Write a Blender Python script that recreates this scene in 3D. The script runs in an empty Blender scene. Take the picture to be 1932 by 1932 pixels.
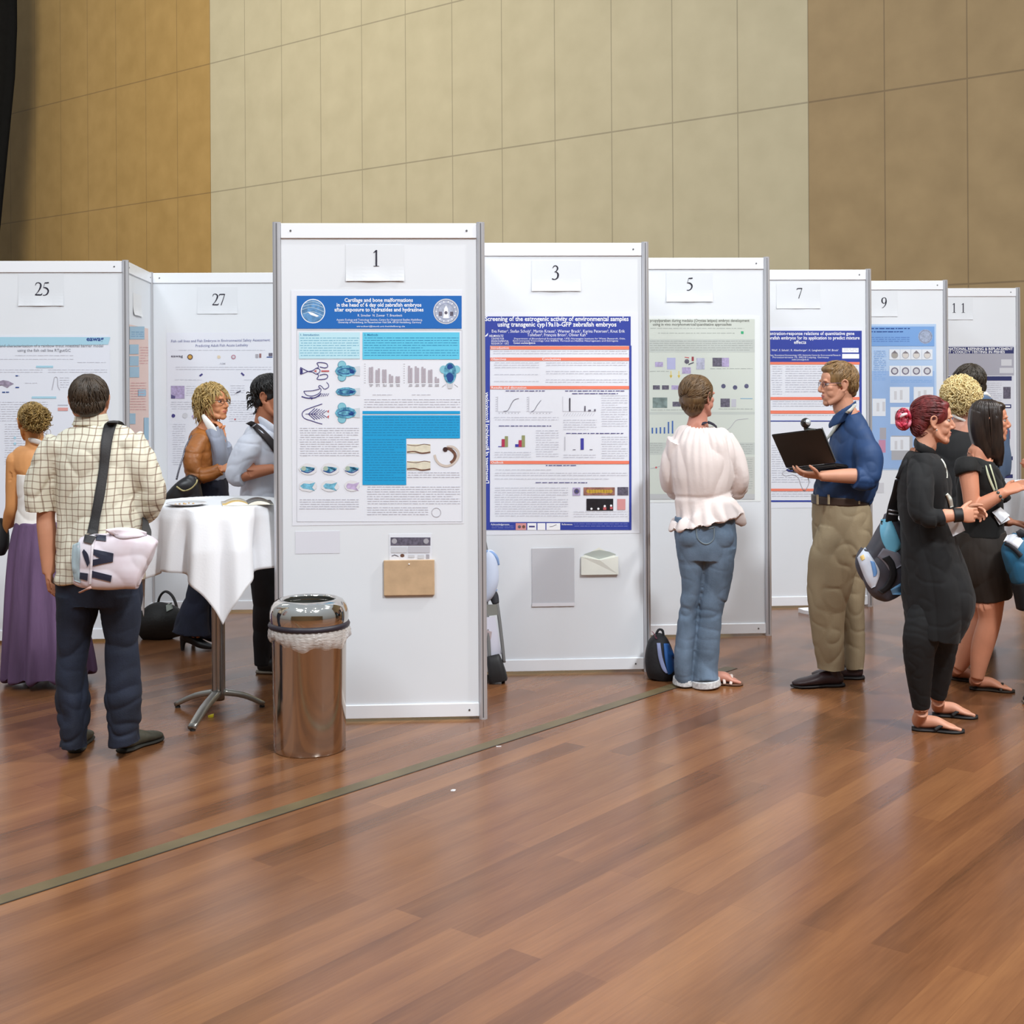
import bpy, bmesh, math, random
import numpy as np
from mathutils import Vector, Matrix, noise
from mathutils.bvhtree import BVHTree
from mathutils.kdtree import KDTree
R = random.Random(7)
SC = bpy.context.scene
COL = SC.collection

# ---------------------------------------------------------------- camera
F, CX, CY, ROLL, CH = 2490.0, 966.0, 707.3, 0.006, 1.735
cam_d = bpy.data.cameras.new('camera'); cam = bpy.data.objects.new('camera', cam_d); COL.objects.link(cam)
cam_d.sensor_width = 36.0; cam_d.lens = 36.0*F/1932.0
cam_d.shift_y = -(966.0-CY)/1932.0
cam_d.clip_end = 200
cam.matrix_world = Matrix.Translation((0, 0, CH)) @ Matrix.Rotation(math.pi/2, 4, 'X') @ Matrix.Rotation(-ROLL, 4, 'Z')
SC.camera = cam

# ---------------------------------------------------------------- world, lights, exposure
W = bpy.data.worlds.new('hall_ambient'); SC.world = W; W.use_nodes = True
wn_ = W.node_tree.nodes; wl_ = W.node_tree.links
bg = wn_['Background']; bg.inputs[1].default_value = 0.68
tc = wn_.new('ShaderNodeTexCoord'); sx = wn_.new('ShaderNodeSeparateXYZ'); rp = wn_.new('ShaderNodeValToRGB')
wl_.new(tc.outputs['Generated'], sx.inputs[0]); wl_.new(sx.outputs['Z'], rp.inputs[0]); wl_.new(rp.outputs[0], bg.inputs[0])
rp.color_ramp.elements[0].position = 0.0; rp.color_ramp.elements[0].color = (.40, .39, .38, 1)
rp.color_ramp.elements[1].position = 0.75; rp.color_ramp.elements[1].color = (.80, .90, 1.0, 1)
e_ = rp.color_ramp.elements.new(0.18); e_.color = (.55, .57, .58, 1)

def area(name, loc, aim, size, power, col=(1, 1, 1)):
    l = bpy.data.lights.new(name, 'AREA'); l.shape = 'DISK'; l.size = size; l.energy = power; l.color = col
    o = bpy.data.objects.new(name, l); COL.objects.link(o); o.location = loc
    o.rotation_euler = (Vector(aim)-Vector(loc)).to_track_quat('-Z', 'Y').to_euler()
    return o
area('ceiling_key_light', (4.2, -1.6, 8.8), (0.2, 7.6, 0), 1.2, 850, (.93, .97, 1.0))
area('ceiling_spot_right', (6.2, 5.4, 8.6), (0.0, 6.6, 0), .45, 430, (1.0, .97, .93))
area('ceiling_fill_light', (-4.0, 0.5, 8.5), (-0.5, 8.0, 0), 2.6, 280, (.86, .94, 1.0))
area('ceiling_back_light', (-9.0, 13.0, 11.0), (-7.5, 25, 3), 4.0, 1400, (1.0, .93, .78))
area('ceiling_side_light', (6.0, 8.0, 11.0), (2.5, 18, 3.5), 3.0, 60, (.86, .95, 1.0))
for i_ in range(4):
    for j_ in range(3):
        area('ceiling_downlight', (-4.5+3.0*i_, -3.0+3.2*j_, 8.4), (-4.5+3.0*i_, -3.0+3.2*j_, 0), .22, 22, (1, .95, .88))
SC.view_settings.view_transform = 'Standard'; SC.view_settings.look = 'None'
SC.view_settings.gamma = 1.0; SC.view_settings.exposure = 0.0; SC.view_settings.use_curve_mapping = False
SC.cycles.use_denoising = True
SC.cycles.max_bounces = 6; SC.cycles.diffuse_bounces = 3; SC.cycles.glossy_bounces = 3
SC.cycles.sample_clamp_indirect = 4.0; SC.cycles.caustics_reflective = False; SC.cycles.caustics_refractive = False

# ---------------------------------------------------------------- measuring helpers
cr, sr = math.cos(ROLL), math.sin(ROLL)
def ray(x, y):
    u, v = (x-CX)/F, (CY-y)/F
    return Vector((u*cr+v*sr, 1.0, -u*sr+v*cr))
CAMP = Vector((0, 0, CH))
def at(x, y, d): return CAMP + ray(x, y)*d
def ground(x, y, z=0.0):
    r = ray(x, y); return CAMP + r*((z-CH)/r.z)

def lin(c):
    c = c/255.0
    return c/12.92 if c <= .04045 else ((c+.055)/1.055)**2.4
MATS = {}
def mat(r, g, b, rough=.6, metal=0.0, spec=.5, key='', var=0.0, vscale=8.0, alpha=1.0, sheen=0.0, bump=0.0, bscale=60.0, stretch=(1, 1, 1), col2=None):
    k = (r, g, b, rough, metal, spec, key, var, vscale, alpha, sheen, bump, bscale, stretch, col2)
    if k in MATS: return MATS[k]
    m = bpy.data.materials.new(key or 'surface'); m.use_nodes = True
    nt = m.node_tree; p = nt.nodes['Principled BSDF']
    c = (lin(r), lin(g), lin(b), 1)
    p.inputs['Base Color'].default_value = c
    p.inputs['Roughness'].default_value = rough; p.inputs['Metallic'].default_value = metal
    p.inputs['Specular IOR Level'].default_value = spec
    if alpha < 1: p.inputs['Alpha'].default_value = alpha
    if sheen: p.inputs['Sheen Weight'].default_value = sheen
    if var > 0 or bump > 0:
        t = nt.nodes.new('ShaderNodeTexCoord'); mp = nt.nodes.new('ShaderNodeMapping'); mp.inputs['Scale'].default_value = stretch
        nt.links.new(t.outputs['Object'], mp.inputs[0])
    if var > 0:
        n = nt.nodes.new('ShaderNodeTexNoise'); n.inputs['Scale'].default_value = vscale; n.inputs['Detail'].default_value = 4
        nt.links.new(mp.outputs[0], n.inputs[0])
        rr = nt.nodes.new('ShaderNodeValToRGB')
        lo = tuple(max(0, x*(1-var)) for x in c[:3])+(1,)
        hi = tuple(min(1, x*(1+var)) for x in c[:3])+(1,) if col2 is None else (lin(col2[0]), lin(col2[1]), lin(col2[2]), 1)
        rr.color_ramp.elements[0].position = .32; rr.color_ramp.elements[0].color = lo
        rr.color_ramp.elements[1].position = .68; rr.color_ramp.elements[1].color = hi
        nt.links.new(n.outputs[0], rr.inputs[0]); nt.links.new(rr.outputs[0], p.inputs['Base Color'])
    if bump > 0:
        n2 = nt.nodes.new('ShaderNodeTexNoise'); n2.inputs['Scale'].default_value = bscale; n2.inputs['Detail'].default_value = 3
        nt.links.new(mp.outputs[0], n2.inputs[0])
        b_ = nt.nodes.new('ShaderNodeBump'); b_.inputs['Strength'].default_value = bump; b_.inputs['Distance'].default_value = .01
        nt.links.new(n2.outputs[0], b_.inputs['Height']); nt.links.new(b_.outputs[0], p.inputs['Normal'])
    MATS[k] = m
    return m

def tag(o, label=None, cat=None, group=None, kind=None):
    if label: o['label'] = label
    if cat: o['category'] = cat
    if group: o['group'] = group
    if kind: o['kind'] = kind
    return o
def empty(name, loc=(0, 0, 0), rz=0.0, label=None, cat=None, group=None, parent=None):
    o = bpy.data.objects.new(name, None); COL.objects.link(o); o.location = loc; o.rotation_euler = (0, 0, rz)
    o.empty_display_size = .1
    if parent: o.parent = parent
    return tag(o, label, cat, group)
def link(name, me, mats, parent=None, smooth=True, origin=None):
    """link a mesh as one object; world-space meshes under a root are shifted to the root's frame"""
    if not isinstance(mats, (list, tuple)): mats = [mats]
    if not len(me.materials):
        for m in mats: me.materials.append(m)
    me.name = name
    if smooth: me.shade_smooth()
    o = bpy.data.objects.new(name, me); COL.objects.link(o)
    if origin is not None:
        me.transform(Matrix.Translation(-Vector(origin)))
        if parent is None: o.location = origin
    if parent: o.parent = parent
    return o
def from_bm(name, bm, mats, parent=None, smooth=False, origin=None):
    me = bpy.data.meshes.new(name); bm.normal_update(); bm.to_mesh(me); bm.free()
    return link(name, me, mats, parent, smooth, origin)
def box(bm, x0, x1, y0, y1, z0, z1, mi=0):
    v = [bm.verts.new(p) for p in ((x0,y0,z0),(x1,y0,z0),(x1,y1,z0),(x0,y1,z0),(x0,y0,z1),(x1,y0,z1),(x1,y1,z1),(x0,y1,z1))]
    for f in ((0,3,2,1),(4,5,6,7),(0,1,5,4),(1,2,6,5),(2,3,7,6),(3,0,4,7)):
        bm.faces.new([v[i] for i in f]).material_index = mi
def bevel(bm, w, seg=2):
    bmesh.ops.bevel(bm, geom=bm.edges[:], offset=w, segments=seg, affect='EDGES', profile=.5)
def lathe(bm, prof, cx=0, cy=0, n=48, mi=0, close=False):
    rings = []
    for r, z in prof:
        rings.append([bm.verts.new((cx+r*math.cos(2*math.pi*i/n), cy+r*math.sin(2*math.pi*i/n), z)) for i in range(n)])
    for a, b in zip(rings, rings[1:]):
        for i in range(n):
            bm.faces.new((a[i], a[(i+1) % n], b[(i+1) % n], b[i])).material_index = mi
    if close:
        bm.faces.new(rings[0][::-1]).material_index = mi; bm.faces.new(rings[-1]).material_index = mi

# ---------------------------------------------------------------- lofts and organic shapes
def catmull(vals, t):
    n = len(vals)
    i = min(int(t), n-2); f = t-i
    p0 = vals[max(i-1, 0)]; p1 = vals[i]; p2 = vals[i+1]; p3 = vals[min(i+2, n-1)]
    return 0.5*((2*p1)+(p2-p0)*f+(2*p0-5*p1+4*p2-p3)*f*f+(3*p1-p0-3*p2+p3)*f*f*f)
def loft(bm, pts, rads, side=(1, 0, 0), n=20, sub=5, t0=0.0, t1=None, fixed=False, power=1.0, mi=0):
    """closed tube through pts; a radius is a number or (along side, across); power<1 squares the section"""
    P = [np.array(p, float) for p in pts]
    Q = [np.array((r, r) if not isinstance(r, (tuple, list)) else r, float) for r in rads]
    m = len(P)-1
    if t1 is None: t1 = m
    k = max(2, int(round((t1-t0)*sub))+1)
    ts = [t0+(t1-t0)*i/(k-1) for i in range(k)]
    C = [catmull(P, t) for t in ts]; Rr = [np.maximum(catmull(Q, t), .0008) for t in ts]
    rings = []
    for i in range(k):
        tg = C[min(i+1, k-1)]-C[max(i-1, 0)]; tg = tg/(np.linalg.norm(tg)+1e-9)
        s = np.array(side, float)
        if fixed: s = s/np.linalg.norm(s); b = np.cross((0, 0, 1.0), s)
        else:
            s = s-tg*np.dot(s, tg)
            if np.linalg.norm(s) < .15: s = np.array((0.31, .95, .1))-tg*np.dot((.31, .95, .1), tg)
            s = s/np.linalg.norm(s); b = np.cross(tg, s)
        ring = []
        for j in range(n):
            a = 2*math.pi*j/n; ca, sa = math.cos(a), math.sin(a)
            ca = math.copysign(abs(ca)**power, ca); sa = math.copysign(abs(sa)**power, sa)
            ring.append(bm.verts.new(C[i]+s*Rr[i][0]*ca+b*Rr[i][1]*sa))
        rings.append(ring)
    for a, b in zip(rings, rings[1:]):
        for j in range(n): bm.faces.new((a[j], a[(j+1) % n], b[(j+1) % n], b[j])).material_index = mi
    bm.faces.new(rings[0][::-1]).material_index = mi; bm.faces.new(rings[-1]).material_index = mi
def ell(bm, c, r, fr=None, u=18, v=12):
    if fr is None: fr = (Vector((1,0,0)), Vector((0,1,0)), Vector((0,0,1)))
    M = Matrix.Identity(4)
    for i in range(3):
        for j in range(3): M[j][i] = fr[i][j]*r[i]
        M[i][3] = c[i]
    bmesh.ops.create_uvsphere(bm, u_segments=u, v_segments=v, radius=1, matrix=M)
def wob(co, scale, seed=0, st=(1, 1, 1), k=7):
    """smooth pseudo-noise in -1..1 for arrays of points"""
    rg = np.random.RandomState(seed); q = co*np.array(st)*scale
    out = np.zeros(len(co))
    for i in range(k):
        d = rg.normal(size=3); d /= np.linalg.norm(d); f = rg.uniform(.6, 1.7)
        w = np.sin(q@rg.normal(size=3)*.7+rg.uniform(0, 6))*1.1
        out += np.sin((q@d)*f*3.0+rg.uniform(0, 6.28)+w)
    return out/k*1.7
WORN = []
def tuck(root):
    """keep the skin under the clothes wherever they cover it"""
    for o in root.children:
        if o.name.split('.')[0] != 'body': continue
        me = o.data; org = Vector(root.location); N_ = len(me.vertices)
        co = np.empty(N_*3); me.vertices.foreach_get('co', co); no = np.empty(N_*3); me.vertices.foreach_get('normal', no)
        co = co.reshape(-1, 3)+np.array(org); no = no.reshape(-1, 3)
        moved = set()
        for k in range(N_):
            p = Vector(co[k]); n = Vector(no[k])
            for kd, gn in WORN:
                q, i, dd = kd.find(p)
                if dd > .042: continue
                g = gn[i]; s_ = (p-q).dot(g)
                if g.dot(n) > .5 and -.006 < s_ < .036 and ((p-q)-g*s_).length < .0075: p = p-g*(s_+.010); moved.add(k)
            co[k] = p
        me.vertices.foreach_set('co', (co-np.array(org)).reshape(-1)); me.update()
        b2 = bmesh.new(); b2.from_mesh(me); b2.verts.ensure_lookup_table(); vs = {b2.verts[k] for k in moved}
        for _ in range(2): vs |= {e.other_vert(v) for v in list(vs) for e in v.link_edges}
        vs = list(vs)
        for _ in range(5): bmesh.ops.smooth_vert(b2, verts=vs, factor=.5, use_axis_x=True, use_axis_y=True, use_axis_z=True)
        b2.to_mesh(me); b2.free(); me.update()
    WORN.clear()
def blob(name, bm, mats, parent, origin, voxel=.006, smooth=5, disp=None, post=None, keep=None, extra=None):
    """closed shapes -> one continuous skin (voxel union, smoothed), optional folds"""
    me = bpy.data.meshes.new('tmp'); bm.normal_update()
    bmesh.ops.recalc_face_normals(bm, faces=bm.faces[:]); bm.to_mesh(me); bm.free()
    o = bpy.data.objects.new('tmp', me); COL.objects.link(o)
    r = o.modifiers.new('r', 'REMESH'); r.mode = 'VOXEL'; r.voxel_size = voxel; r.adaptivity = 0
    if smooth:
        s = o.modifiers.new('s', 'SMOOTH'); s.factor = .5; s.iterations = smooth
    dg = bpy.context.evaluated_depsgraph_get()
    m2 = bpy.data.meshes.new_from_object(o.evaluated_get(dg))
    bpy.data.objects.remove(o); bpy.data.meshes.remove(me)
    n = len(m2.vertices)
    co = np.empty(n*3); m2.vertices.foreach_get('co', co); co = co.reshape(-1, 3)
    if disp is not None:
        no = np.empty(n*3); m2.vertices.foreach_get('normal', no); no = no.reshape(-1, 3)
        co = co+no*disp(co)[:, None]
    if post is not None: co = post(co)
    m2.vertices.foreach_set('co', co.reshape(-1)); m2.update()
    if keep is not None:
        b2 = bmesh.new(); b2.from_mesh(m2)
        bmesh.ops.delete(b2, geom=[v for v in b2.verts if not keep(v.co)], context='VERTS'); b2.to_mesh(m2); b2.free()
    if extra is not None:
        b2 = bmesh.new(); b2.from_mesh(m2); extra(b2); b2.to_mesh(m2); b2.free()
    m2.materials.clear()
    bv = BVHTree.FromPolygons([Vector(c) for c in co], [tuple(p.vertices) for p in m2.polygons]) if keep is None and extra is None else None
    if bv and name != 'body':
        kd = KDTree(n)
        for i, c in enumerate(co): kd.insert(c, i)
        kd.balance(); WORN.append((kd, [v.normal.copy() for v in m2.vertices]))
    ob = link(name, m2, mats, parent, True, origin)
    return ob, bv
def decal(bm, pairs, bvs, off=.004, sub=5, wsub=3, mi=0, dfall=None, thick=True):
    """a strip lying on a surface: pairs of photo points along its two edges, dropped onto the nearest hit"""
    rows = []
    m = len(pairs)-1
    for i in range(m*sub+1):
        t = i/sub; a = catmull([np.array(p[0], float) for p in pairs], min(t, m-1e-6)); b = catmull([np.array(p[1], float) for p in pairs], min(t, m-1e-6))
        row = []
        for j in range(wsub+1):
            q = a+(b-a)*j/wsub; r = ray(q[0], q[1]); rn = r.normalized()
            best = None
            for bv in bvs:
                h = bv.ray_cast(CAMP, rn)
                if h[0] is not None and (best is None or h[3] < best): best = h[3]
            row.append((rn, best))
        rows.append(row)
    ds = [x[1] for r_ in rows for x in r_ if x[1] is not None]
    last = dfall if dfall is not None else (sum(ds)/len(ds) if ds else 7.0)
    for r_ in rows:
        if r_[wsub//2][1] is not None: last = r_[wsub//2][1]
        cur = last
        for j in range(len(r_)):
            if r_[j][1] is not None and abs(r_[j][1]-cur) < .08: cur = r_[j][1]
            r_[j] = CAMP+r_[j][0]*(cur-off)
    V = [[bm.verts.new(p) for p in r_] for r_ in rows]
    B = [[bm.verts.new(p+(p-CAMP).normalized()*(off*.9)) for p in r_] for r_ in rows] if thick else None
    for i in range(len(V)-1):
        for j in range(wsub):
            bm.faces.new((V[i][j], V[i][j+1], V[i+1][j+1], V[i+1][j])).material_index = mi
        if B:
            bm.faces.new((V[i][0], V[i+1][0], B[i+1][0], B[i][0])).material_index = mi
            bm.faces.new((V[i][-1], B[i][-1], B[i+1][-1], V[i+1][-1])).material_index = mi
    if B:
        for rr_, bb in ((V[0], B[0]), (V[-1], B[-1])):
            for j in range(wsub): bm.faces.new((rr_[j], bb[j], bb[j+1], rr_[j+1])).material_index = mi
def ribbon(bm, pts, w, nrm=(0, -1, 0), th=.004, sub=6, mi=0):
    loft(bm, pts, [(w/2, th/2)]*len(pts), side=np.cross(np.array(pts[-1])-np.array(pts[0]), nrm), n=8, sub=sub, power=.35, mi=mi)
# ---------------------------------------------------------------- the setting
def nodes(m): return m.node_tree.nodes, m.node_tree.links
def floor_mat():
    m = bpy.data.materials.new('varnished_parquet'); m.use_nodes = True; N, L = nodes(m); p = N['Principled BSDF']
    t = N.new('ShaderNodeTexCoord'); mp = N.new('ShaderNodeMapping'); mp.inputs['Rotation'].default_value = (0, 0, math.radians(-51.1))
    L.new(t.outputs['Object'], mp.inputs[0])
    br = N.new('ShaderNodeTexBrick'); br.inputs['Scale'].default_value = 1.0
    br.inputs['Brick Width'].default_value = 1.9; br.inputs['Row Height'].default_value = .12
    br.inputs['Mortar Size'].default_value = .0012; br.inputs['Mortar Smooth'].default_value = .3
    br.inputs['Color1'].default_value = (0, 0, 0, 1); br.inputs['Color2'].default_value = (1, 1, 1, 1); br.inputs['Mortar'].default_value = (.32, .32, .32, 1)
    br.offset = .37; br.offset_frequency = 2; br.inputs['Bias'].default_value = 0.0
    L.new(mp.outputs[0], br.inputs[0])
    n1 = N.new('ShaderNodeTexNoise'); n1.inputs['Scale'].default_value = 1.0; n1.inputs['Detail'].default_value = 4
    m2 = N.new('ShaderNodeMapping'); m2.inputs['Scale'].default_value = (.75, 7.0, 1); L.new(mp.outputs[0], m2.inputs[0]); L.new(m2.outputs[0], n1.inputs[0])
    n2 = N.new('ShaderNodeTexNoise'); n2.inputs['Scale'].default_value = 1.0; n2.inputs['Detail'].default_value = 6
    m3 = N.new('ShaderNodeMapping'); m3.inputs['Scale'].default_value = (6, 90, 1); L.new(mp.outputs[0], m3.inputs[0]); L.new(m3.outputs[0], n2.inputs[0])
    mix = N.new('ShaderNodeMix'); mix.data_type = 'RGBA'; mix.inputs[0].default_value = .70
    L.new(br.outputs[0], mix.inputs[6]); L.new(n1.outputs[0], mix.inputs[7])
    mix2 = N.new('ShaderNodeMix'); mix2.data_type = 'RGBA'; mix2.inputs[0].default_value = .22
    L.new(mix.outputs[2], mix2.inputs[6]); L.new(n2.outputs[0], mix2.inputs[7])
    r = N.new('ShaderNodeValToRGB'); r.color_ramp.elements[0].position = .22; r.color_ramp.elements[0].color = (lin(84), lin(53), lin(34), 1)
    r.color_ramp.elements[1].position = .80; r.color_ramp.elements[1].color = (lin(154), lin(106), lin(67), 1)
    e = r.color_ramp.elements.new(.50); e.color = (lin(124), lin(81), lin(52), 1)
    L.new(mix2.outputs[2], r.inputs[0]); L.new(r.outputs[0], p.inputs['Base Color'])
    n3 = N.new('ShaderNodeTexNoise'); n3.inputs['Scale'].default_value = 3.0; n3.inputs['Detail'].default_value = 3; L.new(t.outputs['Object'], n3.inputs[0])
    mr = N.new('ShaderNodeMapRange'); mr.inputs[3].default_value = .16; mr.inputs[4].default_value = .30; L.new(n3.outputs[0], mr.inputs[0]); L.new(mr.outputs[0], p.inputs['Roughness'])
    p.inputs['Specular IOR Level'].default_value = .5
    b = N.new('ShaderNodeBump'); b.inputs['Strength'].default_value = .08; b.inputs['Distance'].default_value = .002
    L.new(n2.outputs[0], b.inputs['Height']); L.new(b.outputs[0], p.inputs['Normal'])
    return m
bm = bmesh.new(); box(bm, -40, 34, -14, 50, -.2, 0)
tag(from_bm('floor', bm, floor_mat()), kind='structure')

# wall running away to the left; local x along the wall, z up
WK = 60000.0
def wallpt(px): d = WK/(px+2000.0); return Vector(((px-CX)/F*d, d, 0))
WA, WB = wallpt(950), wallpt(1528)
wdir = (WB-WA).normalized(); WLEN = (WB-WA).length; PW = WLEN/5.0
wang = math.atan2(wdir.y, wdir.x)
def wall_t(px): return (wallpt(px)-WA).dot(wdir)
def wall_z(x, y): return at(x, y, WK/(x+2000.0)).z
ZS1 = wall_z(700, 318); ZS2 = wall_z(1860, 534)
def wall_mat(name, lo, hi, var):
    m = bpy.data.materials.new(name); m.use_nodes = True; N, L = nodes(m); p = N['Principled BSDF']
    t = N.new('ShaderNodeTexCoord'); s = N.new('ShaderNodeSeparateXYZ'); L.new(t.outputs['Object'], s.inputs[0])
    def math_(op, a, b=None, c=None):
        n = N.new('ShaderNodeMath'); n.operation = op
        for i, v in enumerate((a, b, c)):
            if v is None: continue
            if isinstance(v, (int, float)): n.inputs[i].default_value = v
            else: L.new(v, n.inputs[i])
        return n.outputs[0]
    fx = math_('FRACT', math_('ADD', math_('DIVIDE', s.outputs['X'], PW), 100.0))
    vx = math_('LESS_THAN', math_('MINIMUM', fx, math_('SUBTRACT', 1.0, fx)), .008)
    seam = vx
    for z in (ZS1, ZS2, ZS1+(ZS1-ZS2)):
        seam = math_('MAXIMUM', seam, math_('LESS_THAN', math_('ABSOLUTE', math_('SUBTRACT', s.outputs['Z'], z)), .011))
    nz = N.new('ShaderNodeTexNoise'); nz.inputs['Scale'].default_value = 2.2; nz.inputs['Detail'].default_value = 8; L.new(t.outputs['Object'], nz.inputs[0])
    r = N.new('ShaderNodeValToRGB'); r.color_ramp.elements[0].position = .3; r.color_ramp.elements[1].position = .7
    r.color_ramp.elements[0].color = tuple(lin(v) for v in lo)+(1,); r.color_ramp.elements[1].color = tuple(lin(v) for v in hi)+(1,)
    L.new(nz.outputs[0], r.inputs[0])
    mx = N.new('ShaderNodeMix'); mx.data_type = 'RGBA'; L.new(math_('MULTIPLY', seam, .38), mx.inputs[0]); L.new(r.outputs[0], mx.inputs[6]); mx.inputs[7].default_value = (.05, .035, .03, 1)
    L.new(mx.outputs[2], p.inputs['Base Color']); p.inputs['Roughness'].default_value = .55; p.inputs['Specular IOR Level'].default_value = .25
    return m
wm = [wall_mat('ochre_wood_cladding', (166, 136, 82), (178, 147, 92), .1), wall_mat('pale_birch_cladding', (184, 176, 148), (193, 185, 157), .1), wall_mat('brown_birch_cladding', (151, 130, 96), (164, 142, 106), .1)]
bm = bmesh.new()
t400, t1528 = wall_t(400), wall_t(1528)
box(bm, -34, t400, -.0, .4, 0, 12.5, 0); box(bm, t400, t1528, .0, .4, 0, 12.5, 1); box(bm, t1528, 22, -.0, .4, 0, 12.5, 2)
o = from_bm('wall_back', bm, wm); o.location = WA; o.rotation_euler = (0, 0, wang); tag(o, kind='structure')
# wall behind the photographer, seen only in the steel bin
bm = bmesh.new(); box(bm, -16, 16, -9.4, -9.0, 0, 5.5)
tag(from_bm('wall_front', bm, mat(150, 125, 90, .7, key='front_wall', var=.1)), kind='structure')
# brass-and-rubber joint across the parquet
p0, p1 = ground(60, 1688), ground(1320, 1284)
dv = (p1-p0).normalized(); p0 = p0-dv*6; p1 = p1+dv*.4; nv = Vector((-dv.y, dv.x, 0))
bm = bmesh.new()
def strip(a, b, w0, w1, z, mi):
    v = [bm.verts.new(q) for q in (a+nv*w0, b+nv*w0, b+nv*w1, a+nv*w1)]
    for q in v: q.co.z = z
    f = bm.faces.new(v[::-1]); f.material_index = mi
    if f.normal.z < 0: f.normal_flip()
strip(p0, p1, .004, .075, .0015, 0); strip(p0, p1, -.004, .004, .0018, 1)
o = from_bm('trim_1', bm, [mat(104, 90, 62, .4, key='worn_floor_joint', var=.25, vscale=3), mat(52, 44, 32, .5, key='floor_joint_gap')]); tag(o, kind='structure')

# black stage drape at the far left
bm = bmesh.new()
c0 = wallpt(-60); V = []
dr = mat(14, 13, 12, .9, key='black_drape', var=.3)
for i in range(41):
    col = []
    for j in range(13):
        z = 12.0*j/12; t = i/40
        edge = at(2, 430, 27.5).x+(at(20, 246, 27.5).x-at(2, 430, 27.5).x)*((z-at(0, 430, 27.5).z)/(at(0, 246, 27.5).z-at(0, 430, 27.5).z)) if z > 3 else at(2, 430, 27.5).x
        edge = min(edge, at(34, 100, 27.5).x)
        x = edge-5.0*(1-t)
        col.append(bm.verts.new((x, 27.5+.12*math.sin(t*60), z)))
    V.append(col)
for i in range(40):
    for j in range(12): bm.faces.new((V[i][j], V[i+1][j], V[i+1][j+1], V[i][j+1]))
bmesh.ops.solidify(bm, geom=bm.faces[:], thickness=.03)
tag(from_bm('stage_curtain', bm, dr, smooth=True), 'tall black stage curtain hanging at the far left end of the wall', 'curtain')

# ---------------------------------------------------------------- poster boards
PH = 2.5
alu = mat(214, 216, 222, .3, .55, key='brushed_aluminium')
alu2 = mat(242, 245, 250, .35, .05, key='rail_aluminium')
grov = mat(120, 120, 124, .5, .6, key='pole_groove')
board_w = mat(228, 232, 237, .42, key='white_laminate', var=.015, vscale=2)
screw = mat(120, 122, 126, .4, .8, key='screw_steel')
class Pan:
    """front plane of a board: origin at its left pole, x along the board, -y towards the visitor"""
    def __init__(s, x, y, a, w): s.O = Vector((x, y, 0)); s.a = a; s.e = Vector((math.cos(a), math.sin(a), 0)); s.n = Vector((math.sin(a), -math.cos(a), 0)); s.w = w
    def uv(s, px, py, off=.008):
        r = ray(px, py); t = ((s.O-CAMP).dot(s.n)+off)/r.dot(s.n); h = CAMP+r*t
        return (h-s.O).dot(s.e), h.z
    def scale(s, px): return (s.uv(px+5, 800)[0]-s.uv(px-5, 800)[0])/10.0
def pole_mesh():
    bm = bmesh.new(); k = .02
    oct_ = [(-k, -.009), (-k, .009), (-.009, k), (.009, k), (k, .009), (k, -.009), (.009, -k), (-.009, -k)]
    r0 = [bm.verts.new((x, y, 0)) for x, y in oct_]; r1 = [bm.verts.new((x, y, PH+.006)) for x, y in oct_]
    for i in range(8): bm.faces.new((r0[i], r0[(i+1) % 8], r1[(i+1) % 8], r1[i]))
    bm.faces.new(r0); bm.faces.new(r1[::-1])
    for s in (-1, 1):
        box(bm, -.003, .003, s*.0202-.0004, s*.0202+.0004, .01, PH, 1); box(bm, s*.0202-.0004, s*.0202+.0004, -.003, .003, .01, PH, 1)
    bmesh.ops.recalc_face_normals(bm, faces=bm.faces[:])
    me = bpy.data.meshes.new('pole'); bm.to_mesh(me); bm.free(); me.materials.append(alu); me.materials.append(grov); return me
POLE = pole_mesh()
def board(x, y, a, w, label, poles=(True, True)):
    root = empty('poster_board', (x, y, 0), a, label, 'display board', 'white display boards set up in two zigzag rows')
    for i, px in enumerate((0, w)):
        if poles[i]:
            o = bpy.data.objects.new('pole', POLE); COL.objects.link(o); o.parent = root; o.location = (px, 0, 0)
    bm = bmesh.new(); box(bm, .021, w-.021, -.003, .003, .08, PH-.07); from_bm('panel_sheet', bm, board_w, root)
    for nm, z0, z1 in (('top_rail', PH-.075, PH), ('bottom_rail', .015, .082)):
        bm = bmesh.new(); box(bm, .021, w-.021, -.012, .012, z0, z1); bevel(bm, .002, 1)
        r_ = from_bm(nm, bm, alu2, root)
        for sx_ in (.07, w-.07):
            bm = bmesh.new(); bmesh.ops.create_cone(bm, cap_ends=True, segments=12, radius1=.005, radius2=.005, depth=.003, matrix=Matrix.Translation((sx_, -.013, (z0+z1)/2)) @ Matrix.Rotation(math.pi/2, 4, 'X'))
            from_bm('screw', bm, screw, r_)
    return root
PITCH = 1.02
def from_right(px, s, a, w=PITCH):
    d = F*PH/s; X = (px-CX)/F*d
    return Pan(X-w*math.cos(a), d-w*math.sin(a), a, w), Vector((X, d, 0))
A0 = math.radians(3.3)
rows = {}
spec = [(1, 908, 934), (3, 1218, 808), (5, 1447, 712), (7, 1639, 635), (9, 1784, 564.5), (11, 1921, 516)]
words = {1: 'first', 3: 'second', 5: 'third', 7: 'fourth', 9: 'fifth', 11: 'last'}
look = {1: 'nearest and tallest white display board, carrying the blue cartilage poster', 3: 'white display board directly right of the nearest one, with a dark blue framed poster',
        5: 'white display board behind the woman in the white blouse', 7: 'white display board behind the man holding the laptop',
        9: 'white display board with the pale blue poster', 11: 'furthest right white display board, with the grey and navy poster'}
for k, px, s in spec:
    pn, rr_ = from_right(px, s, A0); rows[k] = (pn, rr_); board(pn.O.x, pn.O.y, A0, PITCH, look[k])
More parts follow.
